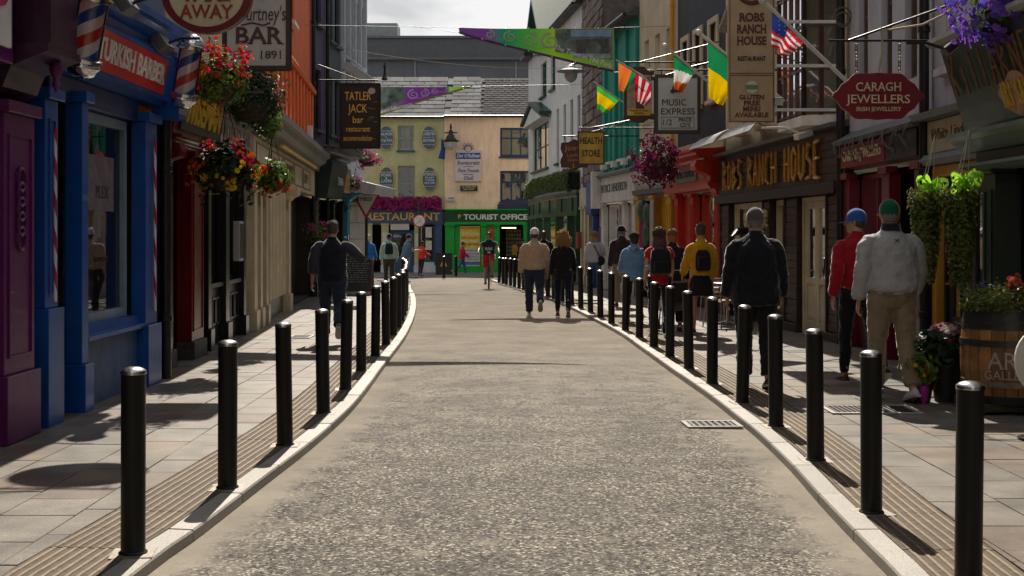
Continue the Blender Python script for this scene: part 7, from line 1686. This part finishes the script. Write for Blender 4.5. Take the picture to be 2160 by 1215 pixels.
# near, right pavement
t, tor, HP, A = person('man in pale grey windbreaker, khaki trousers and green cap walking away', G(3.52, 11.42), R(4), 1.84, ((10, 6), (-8, 14)), ((-8, 16, 13), (12, 24, 15)), 4, 1.1, .03, vox='near', shoulder=1.13, top=mat('windbreaker', (.36, .36, .365), .7, .05, 6, .5, 12, spec=.3), top_hem=.95, top_loose=.045, bottom=KHAKI, shoe=SH_WH, hair=GREYH, cap=cloth('cap_green', (.008, .085, .045)))
mb = MB(); mb.rings([ering(tor(0, -.01, z), r_, r_) for z, r_ in ((1.475, .092), (1.51, .082), (1.54, .078))]); mb.build('collar', NAVYC, t, True)
mb = MB(); mb.rings([ering(tor(0, .0, z), .198+e, .168+e, -R(4)) for z, e in ((.925, -.012), (.93, .006), (.965, .008), (.985, -.004))]); remesh(mb.build('waistband', MATS['windbreaker'], t), .011, 2, .012, .05)
for s_ in (-1, 1):
    sh, el, wr, d2 = A[s_]; q = (wr-el).normalized(); MB().tube([wr-q*.075, wr-q*.07, wr-q*.01, wr-q*.005], [.045, .052, .05, .04], 16).build('cuff', MATS['windbreaker'], t, True)
p = tor(.0, -.155, 1.38); mb = MB(); mb.bar(p+Vector((-.02, 0, -.015)), p+Vector((.02, 0, .015)), .005); mb.bar(p+Vector((-.02, 0, .01)), p+Vector((.008, 0, -.008)), .005); mb.bar(p+Vector((0, 0, .01)), p+Vector((.02, 0, -.02)), .005); mb.build('jacket_emblem', BLKC, t)
for x in (-.1, .1): q = tor(x, -.165, .915); MB().box(q.x-.055, q.x+.055, q.y-.004, q.y+.01, q.z-.004, q.z+.004).build('pocket_welt', cloth('khaki_dark', (.1, .08, .05)), t)
t, tor, HP, A = person('man in red zip sweater, black trousers and blue cap walking beside the windbreaker', G(3.58, 12.75), R(10), 1.80, ((9, 5), (-14, 22)), ((-14, 22, 13), (12, 20, 10)), 3, 1.0, .0, vox='near', top=cloth('red_fleece', (.30, .008, .02), .1), top_hem=.93, top_loose=.032, bottom=BLKC, bottom_kind='slim', shoe=SH_BR, hair=BROWNH, cap=cloth('cap_blue', (.03, .09, .34)), headturn=52)
t, tor, HP, A = person('broad man in a black coat and faded cap standing with his back to us', G(2.44, 12.35), R(-3), 1.78, ((4, 3), (-6, 8)), ((-2, 22, 11), (0, 24, 11)), 2, 1.12, .03, vox='near', shoulder=1.06, top=cloth('coat_black', (.010, .011, .016), .2), top_hem=.80, top_loose=.05, bottom=BLKC, shoe=SH_DK, hair=GREYH, cap=cloth('cap_faded', (.10, .085, .085)))
# left pavement
t, tor, HP, A = person('man in navy raglan sweater and jeans walking away holding a phone to his ear', G(-2.58, 17.7), R(6), 1.74, ((10, 5), (-16, 38)), ((-8, 20, 14), (38, 118, 24)), 2, 1.1, .02, vox='mid', shoulder=1.1, armpos={1: ((.75, .25, -.72), (-.62, .12, .78), (-.35, .1, .9))}, top=cloth('sweater_navy', (.012, .013, .022)), sleeve_m=cloth('sleeve_grey', (.04, .04, .058)), top_hem=.88, top_loose=.03, bottom=DENIM, shoe=SH_BR, hair=HAIRM('hair_ash', (.055, .036, .026)))
p = A[1][2]+A[1][3]*.08; MB().box(p.x-.01, p.x+.01, p.y-.035, p.y+.035, p.z-.07, p.z+.07).build('phone', BLKC, t)
# couple on the road
person('man in beige bomber jacket, jeans and white cap strolling on the road', G(.44, 24.05, False), R(0), 1.74, ((6, 4), (-20, 42)), ((-4, 16, 10), (6, 12, 10)), 2, 1.08, .02, vox='mid', shoulder=1.08, top=cloth('bomber_beige', (.42, .30, .20), .08), top_hem=.93, top_loose=.04, bottom=DENIM, shoe=SH_WH, hair=BROWNH, cap=cloth('cap_white', (.55, .53, .58)))
t, tor, HP, A = person('woman with windblown curly blonde hair in black top and dark trousers on the road', G(.99, 23.95, False), R(-2), 1.64, ((8, 4), (-8, 12)), ((-6, 14, 12), (4, 14, 12)), 2, 1.04, .01, True, 'mid', top=cloth('knit_black', (.012, .011, .012)), top_hem=.78, top_loose=.03, bottom=NAVYC, bottom_kind='slim', shoe=SH_MAG, hair=BLONDE, hair_kind='curly')
q = tor(.24, -.02, .82); MB().ball((q.x, q.y, q.z), .05, .09, .12).build('handbag', BLKC, t, True)
# mid distance, right pavement
t, tor, HP, A = person('woman in mustard jumper and short black skirt with a small black backpack', G(2.93, 19.1), R(2), 1.70, ((8, 5), (-8, 14)), ((10, 34, 14), (6, 30, 12)), 2, .98, 0, True, 'mid', top=cloth('jumper_mustard', (.44, .26, .008)), top_hem=.93, top_loose=.04, bottom=BLKC, bottom_kind='skirt', shoe=SH_DK, hair=BROWNH, hair_kind='bun'); backpack(t, tor, BLKC, .125, 1.0, 1.33, .11)
t, tor, HP, A = person('woman in red t-shirt with a large black backpack and dark wavy hair', G(2.22, 18.55), R(0), 1.64, ((10, 6), (-8, 14)), ((-4, 20, 10), (10, 30, 10)), 3, 1.02, .0, True, 'mid', top=cloth('tee_red', (.42, .012, .015)), top_hem=.84, sleeve=.4, top_loose=.03, bottom=NAVYC, bottom_kind='slim', shoe=SH_WH, hair=HAIRM('hair_chestnut', (.07, .022, .016)), hair_kind='long'); backpack(t, tor, BLKC, .17, .98, 1.42, .17); q = tor(-.2, -.22, 1.1); MB().ball((q.x, q.y, q.z), .045).build('pompom', cloth('pompom_blue', (.14, .3, .5)), t, True)
person('woman with rust coloured bob and black cardigan beside the red t-shirt', G(2.62, 20.1), R(-4), 1.63, ((8, 5), (-10, 16)), ((6, 18, 10), (4, 14, 14)), 3, 1.04, 0, True, 'mid', top=cloth('cardigan_black', (.012, .011, .012)), top_hem=.82, top_loose=.035, bottom=BLKC, shoe=SH_DK, hair=RUSTH, hair_kind='bob')
t, tor, HP, A = person('woman in light blue hoodie and cropped dark trousers with a shoulder bag', G(2.17, 21.95), R(0), 1.60, ((10, 8), (-14, 30)), ((14, 40, 12), (10, 36, 12)), 3, 1.06, .02, True, 'mid', top=cloth('hoodie_blue', (.13, .24, .42), .1), top_hem=.82, top_loose=.045, bottom=NAVYC, bottom_kind='cropped', shoe=SH_DK, hair=DARKH, hair_kind='bob', headturn=24)
mb = MB(); mb.tube([tor(-.09, -.06, 1.45), tor(0, -.14, 1.40), tor(.09, -.06, 1.45)], [.04, .055, .04], 10); remesh(mb.build('hood', cloth('hoodie_blue', (.13, .24, .42)), t), .015, 3); q = tor(.25, -.04, .95); MB().ball((q.x, q.y, q.z), .05, .1, .13).build('shoulder_bag', BLKC, t, True); MB().tube([tor(.25, -.04, 1.05), tor(.2, -.03, 1.48)], .012, 6).build('bag_strap', BLKC, t)
person('man in dark grey hoodie, tan trousers and black cap looking aside', G(2.40, 26.9), R(4), 1.77, ((8, 6), (-10, 14)), ((-4, 18, 10), (8, 30, 10)), 3, 1.06, .04, False, 'mid', top=cloth('hoodie_charcoal', (.035, .028, .032)), top_hem=.92, top_loose=.04, bottom=KHAKI, shoe=SH_DK, hair=GREYH, cap=cloth('cap_black', (.014, .015, .02)), headturn=-55)
t, tor, HP, A = person('fair haired woman in white top and jeans with a dark shoulder bag', G(2.27, 33.8), R(-3), 1.70, ((8, 6), (-10, 16)), ((-6, 16, 14), (12, 70, 18)), 2, 1.0, 0, True, 'far', top=cloth('top_white', (.48, .47, .52)), top_hem=.88, top_loose=.05, sleeve=.8, bottom=DENIMB, bottom_kind='slim', shoe=SH_MAG, hair=HAIRM('hair_sand', (.27, .17, .09)), hair_kind='long')
q = tor(.17, -.1, .92); MB().ball((q.x, q.y, q.z), .12, .05, .14).build('shoulder_bag', NAVYC, t, True); MB().tube([tor(.14, -.13, 1.02), tor(0, -.16, 1.3), tor(-.1, -.06, 1.47)], .018, 6, .5).build('bag_strap', NAVYC, t)
person('dark skinned man in black jacket and yellow shirt coming towards us', G(.85, 33.0), R(178), 1.72, ((8, 6), (-10, 16)), ((-6, 16, 10), (6, 20, 10)), 2, 1.05, .02, False, 'far', top=cloth('jacket_black', (.014, .014, .016)), top_hem=.9, top_loose=.035, bottom=DENIM, shoe=SH_DK, hair=None, skin=SKIN3)
# far left pavement
person('white haired person in a bright blue jacket and tan trousers', G(-4.78, 40.9), R(-6), 1.66, ((8, 6), (-8, 14)), ((0, 30, 10), (6, 40, 12)), 3, 1.08, .03, True, 'far', top=cloth('jacket_blue', (.012, .11, .36)), top_hem=.86, top_loose=.045, bottom=cloth('trousers_tan', (.2, .13, .08)), shoe=SH_DK, hair=WHITEH)
t, tor, HP, A = person('man in mint shirt with dark backpack and flat cap', G(-3.98, 39.9), R(6), 1.68, ((8, 6), (-8, 12)), ((-4, 14, 14), (8, 24, 14)), 3, 1.04, .02, False, 'far', top=cloth('shirt_mint', (.32, .46, .40)), top_hem=.9, top_loose=.04, bottom=cloth('trousers_olive', (.06, .055, .035)), shoe=SH_DK, hair=GREYH, cap=cloth('cap_black', (.014, .015, .02))); backpack(t, tor, cloth('pack_navy', (.015, .025, .035)), .14, 1.05, 1.42, .13)
person('man in blue striped polo and khaki trousers bending over a jacket in his hands', G(-3.72, 43.2), R(-60), 1.70, ((6, 6), (-4, 8)), ((28, 60, 8), (30, 64, 8)), 9, 1.08, .04, False, 'far', top=mat('polo_stripe', (.07, .12, .20), .9, .5, 30), top_hem=.9, sleeve=.4, top_loose=.035, bottom=KHAKI, shoe=SH_DK, hair=GREYH, cap=cloth('cap_black', (.014, .015, .02)))
person('person in a bright red jacket and dark leggings by the restaurant window', G(-3.88, 52.8), R(-40), 1.5, ((6, 6), (-6, 10)), ((10, 40, 14), (16, 60, 12)), 3, 1.05, .02, True, 'far', top=cloth('jacket_scarlet', (.55, .03, .015)), top_hem=.86, top_loose=.045, bottom=NAVYC, bottom_kind='slim', shoe=SH_DK, hair=DARKH, hair_kind='bob')
person('person in crimson anorak and jeans striding past the tourist office poster', G(-2.28, 56.2), R(-80), 1.52, ((18, 8), (-20, 34)), ((-14, 24, 10), (20, 30, 10)), 5, 1.04, .02, False, 'far', top=cloth('anorak_crimson', (.45, .012, .04)), top_hem=.86, top_loose=.045, bottom=DENIMB, shoe=mat('shoe_tan', (.35, .25, .15), .6), hair=DARKH)
person('person in ochre top inside the tourist office doorway', G(.12, 60.35), R(-50), 1.62, ((2, 2), (-2, 2)), ((16, 50, 8), (10, 40, 8)), 3, 1.0, 0, True, 'far', top=cloth('top_ochre', (.36, .18, .03)), top_hem=.86, bottom=BLKC, shoe=SH_DK, hair=DARKH, hair_kind='bob', group='people at the tourist office door')
person('person in a dark jacket and cap at the tourist office door', G(.55, 59.2), R(150), 1.66, ((2, 2), (-2, 2)), ((8, 40, 8), (10, 40, 8)), 3, 1.02, 0, False, 'far', top=BLKC, top_hem=.86, bottom=DENIM, shoe=SH_DK, hair=DARKH, cap=cloth('cap_black', (.014, .015, .02)), group='people at the tourist office door')
# pushchair in front of the woman in mustard
t = thing('pushchair', 'folding pushchair pushed by the woman in the mustard jumper', 'pushchair', G(2.62, 19.75))
for s_ in (-1, 1):
    MB().tube([(s_*.22, -.42, .98), (s_*.22, -.38, 1.02), (s_*.22, -.1, .7), (s_*.22, .38, .1)], .012, 8).build('frame_tube', ALU, t, True); MB().tube([(s_*.22, -.3, .1), (s_*.22, .1, .55)], .012, 8).build('frame_tube', ALU, t, True)
    for y in (-.3, .38):
        M_ = Matrix.Translation((s_*.23, y, .085)) @ Matrix.Rotation(R(90), 4, 'Y'); MB().lathe((0, 0, 0), [(.04, -.014), (.082, -.02), (.085, 0), (.082, .02), (.04, .014)], 18, M_).build('wheel', BLKC, t, True)
MB().tube([(-.22, -.42, .98), (.22, -.42, .98)], .016, 8).build('handle', BLKC, t, True); mb = MB(); mb.tube([(0, -.18, .8), (0, -.12, .5), (0, .05, .38), (0, .28, .36)], [.17, .18, .17, .15], 12, .35); mb.build('seat', cloth('pushchair_fabric', (.02, .02, .024)), t, True)

# ------------------------------------------------------------------ cyclist
cx_, cy_ = -.73, 38.9; cz_ = gz(cy_)+.02
bk = thing('bicycle', 'dark bicycle ridden towards us down the middle of the road', 'bicycle', (cx_, cy_, cz_), R(180)); FRM = paint('bike_frame', (.02, .05, .12), .3, .1)
for y in (-.5, .52):
    M_ = Matrix.Translation((0, y, .335)) @ Matrix.Rotation(R(90), 4, 'Y'); mb = MB(); mb.tube([M_ @ Vector((.32*math.cos(q), .32*math.sin(q), 0)) for q in [2*math.pi*k/32 for k in range(33)]], .017, 8); w = mb.build('wheel', mat('tyre', (.02, .02, .02), .8), bk, True)
    mb = MB(); mb.tube([M_ @ Vector((.298*math.cos(q), .298*math.sin(q), 0)) for q in [2*math.pi*k/32 for k in range(33)]], .01, 6)
    mb.build('rim', ALU, w, True); mb = MB()
    for k in range(16): mb.tube([M_ @ Vector((.02*math.cos(k*.39), .02*math.sin(k*.39), .02*(-1)**k)), M_ @ Vector((.295*math.cos(k*.39+.2), .295*math.sin(k*.39+.2), 0))], .0018, 4)
    mb.build('spokes', ALU, w, kind='stuff')
P = dict(bb=(0, 0, .29), st=(0, -.17, .82), hd=(0, .38, .80), hl=(0, .42, .66), ra=(0, -.5, .335), fa=(0, .52, .335))
mb = MB()
for a, c, r_ in (('bb', 'st', .017), ('st', 'hd', .016), ('bb', 'hl', .019), ('hd', 'hl', .02)): mb.tube([P[a], P[c]], r_, 8)
for s_ in (-.045, .045): mb.tube([P['bb'], (s_, -.5, .335)], .01, 6); mb.tube([(0, -.15, .76), (s_, -.5, .335)], .008, 6); mb.tube([(s_*.9, .43, .64), (s_, .52, .335)], .011, 6)
mb.build('frame', FRM, bk, True); MB().tube([(-.29, .33, 1.0), (-.2, .42, 1.0), (0, .4, .97), (.2, .42, 1.0), (.29, .33, 1.0)], .012, 8).build('handlebar', M_PIPE, bk, True); MB().tube([(0, .39, .8), (0, .4, .97)], .014, 8).build('stem', M_PIPE, bk, True)
MB().tube([(0, -.32, .93), (0, -.2, .935), (0, -.06, .92)], [.07, .06, .02], 10, .45).build('saddle', BLKC, bk, True); MB().tube([(0, -.17, .82), (0, -.19, .92)], .013, 8).build('seat_post', ALU, bk, True)
for s_, q in ((-1, -1.2), (1, 1.94)): c, d = math.cos(q), math.sin(q); mb = MB(); mb.tube([(s_*.05, 0, .29), (s_*.07, .165*c, .29+.165*d)], .011, 6); mb.box(s_*.08, s_*.17, .165*c-.04, .165*c+.04, .29+.165*d-.01, .29+.165*d+.01); mb.build('crank', ALU, bk)
t, tor, HP, A = person('cyclist in dark green t-shirt and red shorts riding towards us', (cx_, cy_+.19, cz_), R(180), 1.78, ((72, 78), (38, 36)), ((48, 18, 22), (48, 18, 22)), 22, 1.04, .0, False, 'far', top=cloth('tee_bottle', (.01, .04, .042)), top_hem=.9, sleeve=.4, top_loose=.03, bottom=cloth('shorts_red', (.5, .02, .02)), bottom_kind='shorts', shoe=SH_BR, hair=DARKH, skin=SKIN2, sit=.055, group='people riding in the street')
q = tor(0, .155, 1.2); text(t, 'BELONG\n1986', .12, WHITE, (q.x, q.y+.03, q.z), right=(-1, 0, 0), up=(0, math.sin(R(22)), math.cos(R(22))), name='shirt_print', fit=.22, extrude=.002, bold=.02)
